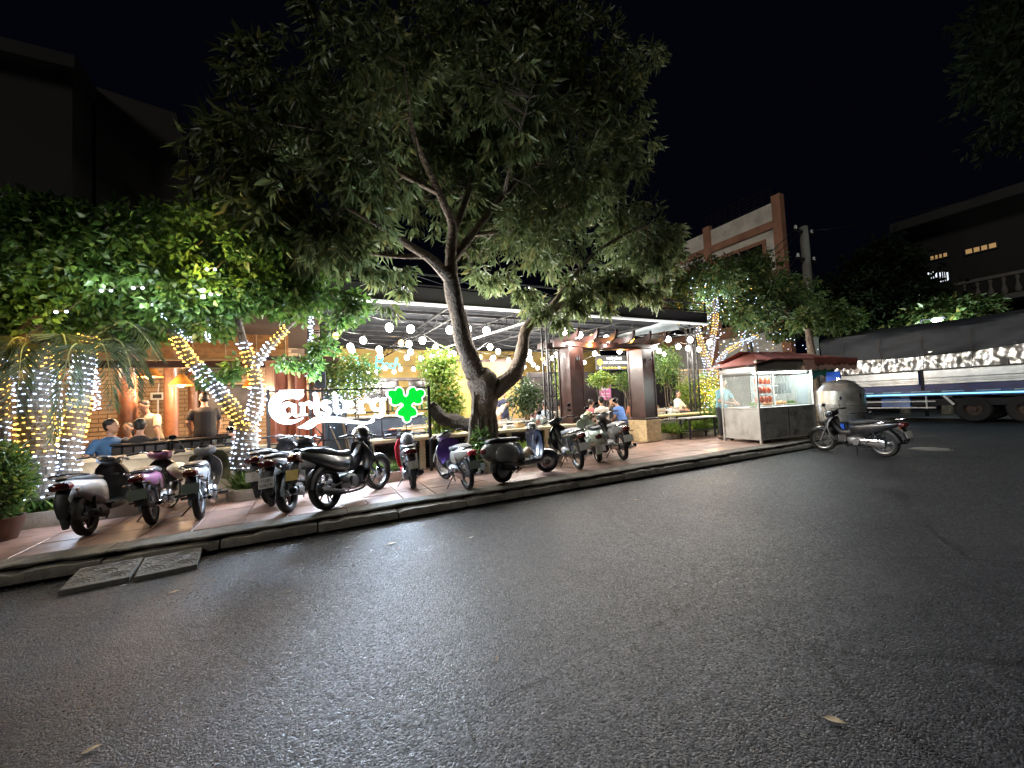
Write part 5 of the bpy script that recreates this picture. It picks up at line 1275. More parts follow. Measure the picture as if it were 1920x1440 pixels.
# ---- lit forked tree left of the sign
rg = np.random.default_rng(9)
A = [W3(458, 880, 7.62), W3(460, 840, 7.62), W3(464, 800, 7.62)]
TL = A[2:]+[W3(440, 770, 7.62), W3(400, 722, 7.64), W3(352, 668, 7.7), W3(330, 630, 7.75), W3(300, 560, 7.8)]
TR = A[2:]+[W3(478, 770, 7.62), W3(483, 735, 7.6), W3(474, 690, 7.6), W3(455, 640, 7.62), W3(440, 560, 7.65)]
TRR = [W3(474, 690, 7.6), W3(500, 655, 7.6), W3(540, 612, 7.55), W3(600, 560, 7.5)]
lt = empty('forked_tree', tuple(A[0]), 0, 'low forked tree wound with white and amber lights left of the beer sign', 'tree'); m = MB()
limb(m, A, [.2, .16, .15], 12, 6, .06, 60); limb(m, TL, [.11, .1, .085, .075, .06, .04], 10, 6, .05, 61); limb(m, TR, [.12, .1, .085, .075, .06, .04], 10, 6, .05, 62); limb(m, TRR, [.06, .055, .045, .03], 8, 6, .05, 63)
for i, (a, b_) in enumerate((((330, 630, 7.75), (180, 500, 7.5)), ((300, 560, 7.8), (380, 450, 7.2)), ((440, 560, 7.65), (500, 440, 7.0)), ((600, 560, 7.5), (680, 560, 7.2)), ((440, 560, 7.65), (330, 480, 7.3)))):
    limb(m, [W3(*a), (W3(*a)+W3(*b_))/2+np.array((0, 0, .1)), W3(*b_)], [.045, .03, .012], 6, 5, .05, 70+i)
shift(m, lt.location).build('trunk', M_BARKP, lt, 60)
LIT = [(290, 470, 7.5, 110, 60, .8), (400, 455, 7.4, 100, 60, .8), (500, 470, 7.3, 95, 60, .8), (330, 560, 7.6, 105, 55, .7), (430, 550, 7.6, 90, 45, .7), (540, 545, 7.4, 80, 50, .6), (610, 580, 7.3, 70, 30, .5), (660, 570, 7.3, 35, 18, .3), (250, 620, 7.9, 60, 30, .4), (590, 500, 7.3, 45, 30, .4), (385, 610, 7.7, 60, 20, .4)]
c1 = crown('crown', lt, LIT, 3300, 7, .115, .075, LM_LIT, rg, .45, .9, .45, .2, .12, .14); local(c1, lt)
SPR = [(555, 680, 7.4, 32, 14, .15), (425, 700, 7.6, 18, 16, .15), (395, 705, 7.6, 20, 14, .15), (585, 690, 7.35, 16, 20, .15), (640, 600, 7.3, 30, 14, .2), (620, 640, 7.3, 12, 24, .15), (440, 690, 7.5, 18, 18, .12), (600, 655, 7.35, 14, 26, .15)]
c3 = crown('hanging_sprays', lt, SPR, 130, 7, .115, .07, LM_LIT, rg, .6, .8, .6); local(c3, lt)
fairy('fairy_lights', 'white and amber lights wound round the forked tree left of the sign', [[A[0], A[1], A[2]], TL[:5], TR[:5], TRR[:3]], [[.2, .16, .15], [.11, .1, .085, .075, .065], [.12, .1, .085, .075, .065], [.06, .055, .045]], .62, power=11)
for i, (a, b_, nm) in enumerate((((388, 590, 7.6), (389, 640, 7.6), 'short white light string dangling by the bamboo blind'), ((300, 590, 7.6), (360, 640, 7.7), 'white light string sagging through the left leaves'), ((583, 590, 7.5), (583, 690, 7.5), 'white light string dangling beside the left steel column'), ((180, 700, 7.9), (182, 770, 7.9), 'white light string hanging in front of the brick wall'))):
    fairy('fairy_lights', nm, [[W3(*a), (W3(*a)+W3(*b_))/2, W3(*b_)]], [.012], 1, .05, .05, .014, power=4 if i != 3 else 0, amb=False)
sp_ = rg.random
for k, (px, py, Y, nm) in enumerate(((250, 540, 7.0, 'white spark light low in the left leaves'), (190, 545, 7.1, 'white spark light in the far left leaves'), (388, 505, 6.9, 'white spark light high in the lit leaves'), (395, 552, 7.0, 'pair of white spark lights mid crown'), (270, 572, 7.2, 'white spark light above the palm fronds'), (105, 585, 7.3, 'white spark light over the thick lit trunk'))):
    p = W3(px, py, Y); o = empty('fairy_light', tuple(p), 0, nm, 'fairy light', 'single lights among the leaves')
    MB().ball((0, 0, 0), .022, 8, 5).build('diode', LEDW, o); MB().ball((.09, .02, .015), .02, 8, 5).build('diode', LEDW, o); MB().tube([(0, 0, 0), (.05, .01, .03), (.09, .02, .015), (.2, .1, .2)], .004, 4).build('cable', M_TWIG, o)
    lamp('fairy_glow', (0, -.12, -.06), (16, 16, 26, 16, 8, 8)[(2, 3, 2, 3, 4, 5)[k]] if k > 1 else 8, (.88, .94, 1) if k not in (2, 5) else (1, .7, .2), .08, o)

# ---- palms at the left edge
def frond(m_r, P, Dv, S, Lv, Wv, start, mid, end, nl=44, ll=.42):
    C = np.array(smooth_path([start, mid, end], 12)); m_r.tube(C, [.014-.011*i/(len(C)-1) for i in range(len(C))], 5)
    for i in range(nl):
        t = .12+.88*i/nl; q = np.array([np.interp(t*(len(C)-1), range(len(C)), C[:, k]) for k in range(3)]); d = C[min(int(t*(len(C)-1))+1, len(C)-1)]-C[int(t*(len(C)-1))-0 if int(t*(len(C)-1)) < len(C)-1 else -2]; d = d/np.linalg.norm(d)
        sd2 = np.cross(d, (0, 0, 1)); sd2 /= max(1e-6, np.linalg.norm(sd2))
        for s in (-1, 1):
            P.append(q); Dv.append(d*.8+sd2*s*.75+np.array((0, 0, -.35))+NPR.normal(size=3)*.08); S.append(np.cross(d, sd2)+d*.3); Lv.append(ll*math.sin(math.pi*(.15+.8*t))**.7); Wv.append(.024)
def palm(label, trunk_pts, radii, fronds, seed):
    o = empty('palm', tuple(trunk_pts[0]), 0, label, 'palm', 'light wrapped palms at the left edge'); m = MB(); limb(m, trunk_pts, radii, 12, 6, .03, seed); shift(m, o.location).build('trunk', M_BARKP, o, 60)
    r = MB(); P, D, S, L_, W_2 = [], [], [], [], []
    for f in fronds: frond(r, P, D, S, L_, W_2, *f)
    shift(r, o.location).build('frond_ribs', mat('palm rib', (.3, .33, .13), .6), o, kind='stuff')
    lf = leaves('crown', np.array(P), np.array(D), np.array(S), np.array(L_), np.array(W_2), LM_PALM, o, .1, .15); local(lf, o); return o
T1 = [W3(76, 935, 7.62), W3(72, 850, 7.62), W3(64, 760, 7.65), W3(60, 660, 7.7), W3(62, 590, 7.7)]
T2 = [W3(122, 905, 7.72), W3(132, 840, 7.72), W3(148, 760, 7.75), W3(158, 690, 7.8), W3(166, 630, 7.85)]
T3 = [W3(108, 925, 7.85), W3(106, 850, 7.85), W3(102, 740, 7.9), W3(100, 640, 7.9)]
T4 = [W3(2, 900, 7.95), W3(4, 800, 7.95), W3(0, 700, 8.0), W3(-4, 620, 8.0)]
palm('thick palm trunk banded in amber and white lights', T1, [.19, .165, .16, .155, .1], [(W3(60, 640, 7.7), W3(20, 640, 7.4), W3(-30, 760, 7.2)), (W3(62, 640, 7.7), W3(40, 660, 7.3), W3(30, 790, 7.1))], 80)
palm('leaning palm trunk banded in white and amber lights', T2, [.13, .115, .11, .105, .08], [(W3(160, 650, 7.8), W3(225, 640, 7.5), W3(258, 742, 7.3)), (W3(162, 640, 7.8), W3(210, 625, 7.7), W3(245, 720, 7.7)), (W3(160, 640, 7.8), W3(240, 605, 7.6), W3(300, 672, 7.4)), (W3(160, 650, 7.75), W3(130, 660, 7.2), W3(95, 830, 7.0)), (W3(164, 650, 7.8), W3(240, 640, 7.9), W3(285, 712, 8.0)), (W3(166, 660, 7.75), W3(195, 650, 7.3), W3(214, 765, 7.2))], 81)
palm('slim palm trunk between the two bright ones', T3, [.06, .055, .05, .04], [(W3(100, 650, 7.9), W3(120, 630, 7.5), W3(140, 760, 7.3)), (W3(102, 670, 7.9), W3(80, 650, 7.6), W3(10, 700, 7.4))], 82)
palm('slim palm trunk at the very left edge', T4, [.06, .055, .05, .04], [(W3(0, 650, 8), W3(20, 630, 7.6), W3(46, 720, 7.4))], 83)
fairy('fairy_lights', 'amber and white banded lights on the thick palm trunk', [T1[:4]], [[.19, .165, .16, .155]], .58, .075, .056, .0175, 12, first=0)
fairy('fairy_lights', 'white and amber banded lights on the leaning palm trunk', [T2], [[.13, .115, .11, .105, .08]], .6, .078, .056, .0165, 9)
fairy('fairy_lights', 'sparse lights on the slim palm between the bright trunks', [T3], [[.06, .055, .05, .04]], .8, .085, .06, .014, 6, first=1)
fairy('fairy_lights', 'sparse lights on the slim palm at the very left edge', [T4], [[.06, .055, .05, .04]], .8, .085, .06, .014, 6)
# canopy over the palms
lc = empty('leafy_tree', (-5.6, 8.6, SW), 0, 'leafy tree at the far left whose crown hangs over the lit palms', 'tree'); m = MB()
limb(m, [np.array((-5.6, 8.6, SW)), np.array((-5.5, 8.5, 1.6)), np.array((-5.2, 8.4, 2.8)), W3(100, 560, 8.0)], [.17, .14, .12, .07], 10, 6, .05, 90); limb(m, [W3(100, 560, 8.0), W3(180, 520, 7.6), W3(260, 470, 7.3)], [.06, .04, .02], 8, 5, .05, 91); limb(m, [np.array((-5.2, 8.4, 2.8)), W3(20, 540, 7.8), W3(30, 440, 7.4)], [.08, .05, .02], 8, 5, .05, 92)
shift(m, lc.location).build('trunk', M_BARK, lc, 60)
LCR = [(40, 520, 7.8, 110, 75, .9), (160, 500, 7.7, 110, 70, .9), (90, 600, 7.9, 110, 40, .6), (210, 570, 7.8, 80, 45, .6), (230, 460, 7.6, 90, 55, .8), (20, 620, 8.1, 60, 25, .4), (-50, 560, 7.8, 80, 80, .8), (140, 440, 7.7, 110, 50, .8), (40, 430, 7.8, 100, 50, .8)]
c4 = crown('crown', lc, LCR, 3000, 7, .115, .07, LM_LIT, rg, .45, .9, .45, .2, .12, .14); local(c4, lc)

# ---- shrubs and climbers inside the restaurant
def shrub(px, py, Y, rx, rzp, n, label, m=LM_LIME, L=.1, W=.045, dep=.4, name='shrub', fairyp=0):
    p = aty(px, py, Y); z = (p-EYE).dot(FWD); R_ = np.array((rx*z/CAM_F, dep, rzp*z/CAM_F)); o = empty(name, (p.x, p.y, FZ), 0, label, 'shrub', 'shrubs inside the restaurant')
    h = p.z-FZ
    U = NPR.normal(size=(n, 3)); U /= np.linalg.norm(U, axis=1, keepdims=True); P = U*(NPR.random(n)**.5)[:, None]*R_*(1+.15*NPR.normal(size=(n, 1)))+np.array((0, 0, h))
    leaves('foliage', P, U*.5+NPR.normal(size=(n, 3))*.6+np.array((0, 0, -.25)), NPR.normal(size=(n, 3)), L*(.6+.7*NPR.random(n)), W*(.7+.6*NPR.random(n)), m, o)
    s = MB()
    for k in range(5): s.tube([(NPR.normal()*.05, NPR.normal()*.05, 0), (NPR.normal()*R_[0]*.3, 0, h*.6), (NPR.normal()*R_[0]*.6, NPR.normal()*.1, h+NPR.normal()*R_[2]*.5)], [.02, .014, .005], 5)
    s.build('stem', M_TWIG, o); return o
shrub(655, 705, 9.4, 55, 45, 2600, 'olive leaved small tree behind the beer sign', LM_SHR, .09, .045)
shrub(825, 690, 8.75, 38, 36, 1500, 'yellow green climber top left of the big trunk', LM_LIME, .11, .05)
shrub(835, 765, 8.6, 36, 62, 2600, 'lime green climber hanging at the sign post', LM_LIME, .11, .05, .25)
shrub(985, 745, 10.6, 36, 34, 1500, 'dark shrub right of the man in navy', LM_DARK, .12, .05)
shrub(1058, 705, 10.5, 20, 50, 900, 'bright green plant seen left of the brown pillar', LM_LIME, .12, .05)
shrub(1128, 712, 11.0, 26, 14, 900, 'lime green tree crown under the name board', LM_LIME, .12, .06)
shrub(1172, 712, 11.8, 20, 18, 600, 'darker tree crown beside the right pillar', LM_SHR, .12, .06)
shrub(1248, 685, 10.6, 34, 38, 1500, 'leafy shrub right of the right gate pillar', LM_SHR, .13, .055)
shrub(1210, 690, 12.4, 40, 30, 900, 'shrub in the shade beyond the right pillar', LM_DARK, .13, .055)
shrub(1325, 740, 9.9, 30, 42, 1700, 'amber lit bush at the foot of the right lit tree', LM_LIME, .11, .05, .5)
shrub(1290, 735, 10.2, 34, 26, 1100, 'light green bush in front of the trellis', LM_LIME, .11, .05, .4)
fl = empty('fairy_cluster', tuple(W3(655, 740, 9.2)), 0, 'cluster of white lights in the small tree behind the sign', 'fairy lights'); q = MB(); rg2 = np.random.default_rng(4)
for k in range(170):
    u = rg2.normal(size=3)*np.array((.28, .1, .26)); q.ball(u, .012, 5, 3)
q.build('diodes', LEDW, fl, 80, kind='stuff'); lamp('fairy_glow', (0, -.2, 0), 16, (1, .93, .8), .12, fl)

# ---- lit tree at the right end
rg = np.random.default_rng(21)
RA = [W3(1334, 800, 10.0), W3(1330, 740, 10.0), W3(1327, 690, 10.0)]
RB = [RA[2], W3(1316, 650, 10.0), W3(1305, 605, 10.0), W3(1298, 560, 10.0), W3(1310, 500, 10.0)]
RC = [RA[2], W3(1336, 640, 10.0), W3(1342, 590, 10.0), W3(1340, 550, 10.0), W3(1370, 480, 10.0)]
RD = [RA[1], W3(1350, 675, 9.9), W3(1378, 650, 9.8), W3(1420, 630, 9.7), W3(1480, 580, 9.7)]
rt = empty('right_tree', tuple(RA[0]), 0, 'broad leafy tree wound with cold white lights behind the food cart', 'tree'); m = MB()
limb(m, RA, [.19, .15, .14], 10, 6, .05, 100); limb(m, RB, [.1, .09, .08, .07, .03], 8, 6, .05, 101); limb(m, RC, [.1, .09, .08, .07, .03], 8, 6, .05, 102); limb(m, RD, [.09, .08, .065, .05, .02], 8, 6, .05, 103)
shift(m, rt.location).build('trunk', M_BARKP, rt, 60)
RTL = [(1330, 530, 10.0, 70, 45, 1.1), (1410, 525, 10.1, 80, 48, 1.2), (1480, 560, 10.2, 75, 45, 1.1), (1400, 585, 10.0, 80, 40, 1.0), (1290, 575, 9.8, 45, 28, .7), (1530, 600, 10.5, 50, 30, .8), (1400, 490, 10.4, 50, 20, .8), (1460, 620, 10.0, 60, 18, .6), (1290, 530, 10.2, 30, 20, .5)]
c5 = crown('crown', rt, RTL, 2500, 8, .19, .075, LM_RT, rg, .55, .85, .45, .22, .16, .14); local(c5, rt)
fairy('fairy_lights', 'cold white lights wound round the right tree behind the food cart', [RA, RB[:4], RC[:4], RD[:4]], [[.19, .15, .14], [.1, .09, .08, .07], [.1, .09, .08, .07], [.09, .08, .065, .05]], .9, .11, .1, .017, 22)

fl = empty('fairy_cluster', tuple(W3(1330, 610, 9.9)), 0, 'loose net of white and amber lights in the crown of the right tree', 'fairy lights'); q = [MB(), MB()]; rg2 = np.random.default_rng(6)
for (px, py, rx, ry, n, k) in ((1322, 585, 34, 45, 150, 0), (1385, 640, 45, 18, 60, 0), (1330, 735, 24, 36, 130, 1), (1290, 600, 24, 22, 50, 1), (1450, 640, 60, 16, 24, 0), (1400, 560, 60, 30, 26, 0)):
    for _ in range(n): q[k if rg2.random() < .8 else 1-k].ball(W3(px+rg2.normal()*rx*.55, py+rg2.normal()*ry*.55, 9.6+rg2.normal()*.25), .017, 5, 3)
shift(q[0], fl.location).build('white_diodes', LEDW, fl, 80, kind='stuff'); shift(q[1], fl.location).build('amber_diodes', LEDA, fl, 80, kind='stuff')
for px, py, c in ((1322, 560, 0), (1300, 620, 1), (1380, 640, 0), (1330, 740, 1), (1440, 650, 0)): lamp('fairy_glow', Vector(W3(px, py, 9.4))-fl.location, 34, (1, .6, .15) if c else (.75, .85, 1), .12, fl)

# ---- bulb strings under the canopy
BW, BA = emat('frosted white bulb', (1, .97, .9), 16), emat('amber bulb', (1, .5, .1), 9)
STR = [[(690, 606), (730, 614), (770, 617), (843, 619), (877, 617), (912, 620), (985, 622)], [(600, 625), (630, 630, 1), (681, 638), (752, 643, 1), (817, 651), (877, 656), (934, 659), (992, 660), (1043, 665)],
       [(1020, 612), (1058, 621), (1087, 628), (1110, 632, 1), (1137, 634), (1185, 637, 1), (1211, 640), (1253, 636), (1294, 637), (1330, 642)], [(640, 645), (657, 650), (711, 655), (770, 660), (824, 663), (850, 663), (880, 667), (901, 669, 1), (925, 671), (986, 673), (1018, 673, 1)],
       [(740, 664), (763, 670), (790, 672), (811, 668), (838, 676), (870, 680), (895, 684), (915, 688), (937, 680), (958, 680), (983, 688), (995, 676), (1000, 684), (1008, 690)], [(640, 700), (672, 699), (690, 700), (707, 697), (722, 690), (739, 697), (751, 692), (775, 692), (800, 696), (835, 694), (941, 690), (957, 688), (968, 690)], [(1095, 660), (1115, 663), (1235, 658), (1245, 664), (1272, 650), (1290, 653), (1310, 655)]]
rgb_ = np.random.default_rng(12)
STR.append([(628, 662)]+[(660+46*k+rgb_.normal()*9, 652+10*math.sin(k*1.7)+rgb_.normal()*5+k*.8) for k in range(13)])
STR.append([(900, 700)]+[(925+24*k+rgb_.normal()*6, 676+7*math.sin(k*2.1)+rgb_.normal()*4) for k in range(9)])
NM = ['front', 'second', 'right hand front', 'third', 'fourth', 'rearmost', 'right hand rear', 'long middle', 'low far']
ms = {}
for rad, key in ((.078, 0), (.068, 1)):
    b = MB(); b.ball((0, 0, 0), rad, 14, 9, (1, 1, 1.12)); ms[key] = b.mesh('bulb', 60)
b = MB(); b.lathe([(0, .08), (.028, .08), (.03, .095), (.024, .13), (.008, .14), (0, .15)], n=10); cap = b.mesh('bulb_socket'); cap.materials.append(M_BLACK)
ms[0].materials.append(BW); ms[1].materials.append(BA)
for si, st_ in enumerate(STR):
    pts = []
    for q in st_:
        p = gr(q[0], q[1], 3.12 if si < 3 else 3.05)
        if p.y > 16.5 or p.y < 0: p = aty(q[0], q[1], 16.5)
        pts.append((p, len(q) > 2))
    p0 = pts[0][0]; o = empty('string_lights', p0, 0, '%s string of globe bulbs hung under the black canopy' % NM[si], 'string lights', 'bulb strings under the canopy')
    w = MB(); wp = []
    for i, (p, a) in enumerate(pts):
        wp.append(p-p0+Vector((0, 0, .15)))
        if i < len(pts)-1: wp.append((p+pts[i+1][0])/2-p0+Vector((0, 0, .13)))
    w.tube(smooth_path(wp, 3), .006, 4); w.build('wire', M_BLACK, o)
    for i, (p, a) in enumerate(pts):
        if i == 0: continue
        bo = link('bulb', ms[1 if a else 0], None, o); bo.location = p-p0; so = link('bulb_socket', cap, None, bo)
        lamp('bulb_light', p-p0-Vector((0, 0, .2)), (55 if not a else 24)*(1 if si < 4 else .45), (1, .95, .87) if not a else (1, .55, .2), .075, o)

# ================================================================== furniture of the restaurant
M_LEATH = mat('black leatherette', (.02, .019, .02), .4, var=.3, vscale=6, bump=.2, bscale=30)
M_TABLE = mat('dark table top', (.05, .035, .028), .3, var=.25)
M_TABLEW = mat('tan table top', (.45, .3, .15), .4, var=.2)
M_CHAIRW = mat('pale metal chair', (.55, .5, .42), .4, var=.1)
M_GLASSD = mat('drinking glass', (.7, .8, .75), .05, var=.02, trans=.75)
M_CHINA = mat('white china', (.75, .74, .7), .25, var=.04)
def settle(x, y, w, rz, label):
    o = empty('settle', (x, y, FZ), rz, label, 'settle', 'black channelled settles in the pavilion')
    MB().rbox((0, .05, .22), (w, .5, .42), .03).build('seat', M_LEATH, o)
    n = int(w/.14)
    for k in range(n): MB().rbox((-w/2+(k+.5)*w/n, -.25, .52), (w/n-.008, .1, .72), .03).build('back_channel', M_LEATH, o)
    MB().rbox((0, -.25, .9), (w+.02, .12, .05), .02).build('top_roll', M_LEATH, o); return o
settle(-2.62, 9.15, .72, 0, 'short black settle behind the man in black')
settle(-1.9, 9.4, 1.3, .04, 'long black channelled settle in the middle of the pavilion')
settle(-2.0, 10.6, 1.6, 0, 'black settle farther back near the brick wall')
def table(x, y, w, d, h, rz, label, top=M_TABLE, leg=M_STEEL, group='restaurant tables', shelf=False):
    o = empty('dining_table', (x, y, FZ if y > 8.25 else SW), rz, label, 'table', group)
    MB().rbox((0, 0, h-.02), (w, d, .04), .008).build('tabletop', top, o)
    for sx in (-1, 1):
        for sy in (-1, 1): MB().rbox((sx*(w/2-.05), sy*(d/2-.05), (h-.04)/2), (.045, .045, h-.04), .006).build('leg', leg, o)
    MB().bbox((-w/2+.07, -.012, h-.1), (w/2-.07, .012, h-.045)).build('apron', leg, o, 0)
    if shelf: MB().rbox((0, 0, .22), (w-.1, d-.1, .02), .004).build('shelf', leg, o)
    return o
def chair(x, y, rz, label, m=M_CHAIRW, group='dining chairs'):
    o = empty('dining_chair', (x, y, FZ), rz, label, 'chair', group)      # faces local +x
    MB().rbox((0, 0, .44), (.4, .4, .035), .012).build('seat', m, o)
    for sx, sy in ((-1, -1), (-1, 1), (1, -1), (1, 1)): MB().tube([(sx*.17, sy*.17, .43), (sx*.19, sy*.19, 0)], .014, 6).build('leg', m, o)
    for sy in (-1, 1): MB().tube([(-.19, sy*.18, .43), (-.23, sy*.18, .88)], .014, 6).build('back_post', m, o)
    for z in (.58, .7, .82): MB().rbox((-.205-.03*(z-.5), 0, z), (.016, .35, .06), .005).build('back_slat', m, o)
    for sy in (-1, 1): MB().tube([(-.18, sy*.18, .2), (.18, sy*.18, .2)], .009, 5).build('stretcher', m, o)
    return o
def glassware(x, y, z, n, seed, label_base):
    r_ = random.Random(seed); it = sorted((x+r_.uniform(-.36, .36), y+r_.uniform(-.18, .18), r_.randrange(3)) for _ in range(n)); cnt = [sum(1 for q in it if q[2] == k) for k in range(3)]; seen = [0]*3
    for gx, gy, kind in it:
        nm = ('beer glass', 'white plate', 'white bowl')[kind]; seen[kind] += 1; c = cnt[kind]; w = '' if c == 1 else ('left ', 'right ')[seen[kind]-1] if c == 2 else 'leftmost ' if seen[kind] == 1 else 'rightmost ' if seen[kind] == c else ('second ', 'third ', 'fourth ', 'fifth ')[seen[kind]-2]
        lab = '%s%s on %s' % (w, nm, label_base); m = (M_GLASSD, M_CHINA, M_CHINA)[kind]
        pr = ([(0, 0), (.032, 0), (.038, .13), (.034, .13), (.028, .01), (0, .01)], [(0, 0), (.05, 0), (.1, .025), (.098, .03), (.048, .008), (0, .008)], [(0, 0), (.03, 0), (.065, .045), (.061, .045), (.028, .008), (0, .008)])[kind]
        o = MB().lathe(pr, n=14).build(nm.replace('white ', '').replace(' ', '_'), m, None, label=lab, cat=nm.split()[1], group='tableware on %s' % label_base); o.location = (gx, gy, z)
table(-1.35, 8.95, 1.3, .7, .74, .02, 'dark table with tan trays in front of the long black settle'); table(-3.5, 8.95, 1.0, .65, .74, 0, 'dark table beside the man in the blue polo', M_TABLE)
glassware(-1.35, 8.9, FZ+.742, 6, 1, 'the table before the black settle'); glassware(-3.45, 8.9, FZ+.742, 4, 2, 'the table of the man in blue')
for i, (dx, nm) in enumerate(((-.3, 'left tan serving tray on the dark pavilion table'), (.22, 'right tan serving tray on the dark pavilion table'))):
    t = empty('serving_tray', (-1.35+dx, 9.0, FZ+.742), .1*i, nm, 'tray'); MB().rbox((0, 0, .01), (.36, .26, .02), .006).build('tray_base', M_TABLEW, t); MB().lathe([(.175, .02), (.18, .04), (.17, .04)], n=4, closed=True).build('rim', M_TABLEW, t)
nb_ = empty('napkin_box', (-1.2, 8.78, FZ+.742), .2, 'white tissue box on the dark pavilion table', 'tissue box'); MB().rbox((0, 0, .06), (.12, .12, .12), .01).build('box', M_WHITEP, nb_); MB().tube([(0, 0, .12), (.01, .01, .17)], [.03, .004], 6).build('tissue', M_CHINA, nb_)
# dining groups under the canopy
GRP = [(5.0, 10.4, 'left of the brown pillar'), (7.3, 10.2, 'between the gate pillars'), (8.6, 11.2, 'behind the right gate pillar'), (10.9, 10.6, 'behind the low yellow wall'), (4.2, 11.6, 'before the ochre panel'), (2.6, 10.8, 'behind the beer sign'), (12.3, 10.9, 'behind the right lit tree')]
for i, (x, y, nm) in enumerate(GRP):
    table(x, y, 1.3, .75, .75, .03*i, 'laid dining table %s' % nm, M_TABLEW if i % 2 else M_CHINA); glassware(x, y, FZ+.752, 7, 10+i, 'the table %s' % nm)
table(10.25, 8.05, 1.15, .42, .62, -.03, 'narrow steel work table with shelf standing on the pavement left of the cart', M_STAIN, M_STEEL, None, True)
CH = [(6.95, 9.5, 1.5, 'pale chair seen from behind between the pillars'), (7.45, 9.45, 1.6, 'second pale chair right of the first between the pillars'), (7.85, 9.6, 2.0, 'pale chair nearest the right gate pillar'), (5.0, 9.75, 1.6, 'pale chair at the table left of the brown pillar'),
      (10.6, 9.95, 1.5, 'pale chair behind the low yellow wall'), (11.3, 9.95, 1.6, 'pale chair right of the white shirted diner'), (4.5, 9.8, 1.4, 'pale chair behind the counter near the steel column'), (2.4, 10.1, 1.5, 'pale chair behind the beer sign'), (3.9, 10.9, 1.5, 'pale chair before the ochre panel')]
for x, y, rz_, nm in CH: chair(x, y, rz_, nm)
# serving counter and fridge behind the sign
sv = empty('serving_counter', (.9, 12.0, FZ), 0, 'dark blue grey serving counter behind the beer sign', 'counter'); MB().rbox((1.3, 0, .52), (2.7, .6, 1.04), .02).build('counter_body', mat('blue grey laminate', (.05, .07, .11), .4, var=.2), sv); MB().rbox((1.3, 0, 1.07), (2.8, .7, .06), .01).build('counter_top', M_STAIN, sv)
for k in range(4): MB().rbox((.3+k*.66, -.305, .55), (.6, .02, .8), .006).build('door', mat('blue grey laminate', (.05, .07, .11), .4), sv)
fg_ = empty('drinks_fridge', (.55, 12.6, FZ), 0, 'tall dark drinks fridge behind the beer sign', 'fridge'); MB().rbox((0, 0, .95), (.7, .65, 1.9), .02).build('cabinet', M_STEEL, fg_); MB().rbox((0, -.335, .92), (.6, .02, 1.6), .006).build('door', mat('blue dark fridge glass', (.03, .05, .08), .1), fg_); MB().tube([(.26, -.36, .5), (.26, -.36, 1.3)], .012, 6).build('handle', M_CHR, fg_)
sh_ = empty('bottle_shelf', (2.9, 12.9, FZ), 0, 'dark bottle shelf against the ochre wall behind the sign', 'shelf')
for z in (.4, .8, 1.2, 1.6): MB().rbox((0, 0, z), (1.5, .3, .03), .005).build('shelf_board', M_TABLE, sh_)
for s_ in (-.75, .75): MB().rbox((s_, 0, .85), (.04, .3, 1.7), .005).build('upright', M_TABLE, sh_)
bot = MB().lathe([(0, 0), (.035, 0), (.037, .02), (.037, .16), (.014, .22), (.013, .27), (0, .27)], n=10).mesh('bottle')
bot.materials.append(mat('green bottle glass', (.02, .07, .025), .1, coat=.5))
for z, zn in ((.815, 'second'), (1.215, 'third'), (1.615, 'top')):
    for k, od in enumerate(('first', 'second', 'third', 'fourth', 'fifth', 'sixth', 'seventh', 'eighth', 'last')):
        o = link('bottle', bot, None, None); o.location = (2.9-.62+k*.155, 12.85, FZ+z); tag(o, '%s green beer bottle from the left on the %s board of the bottle shelf' % (od, zn), 'bottle', 'bottles on the %s shelf board' % zn)
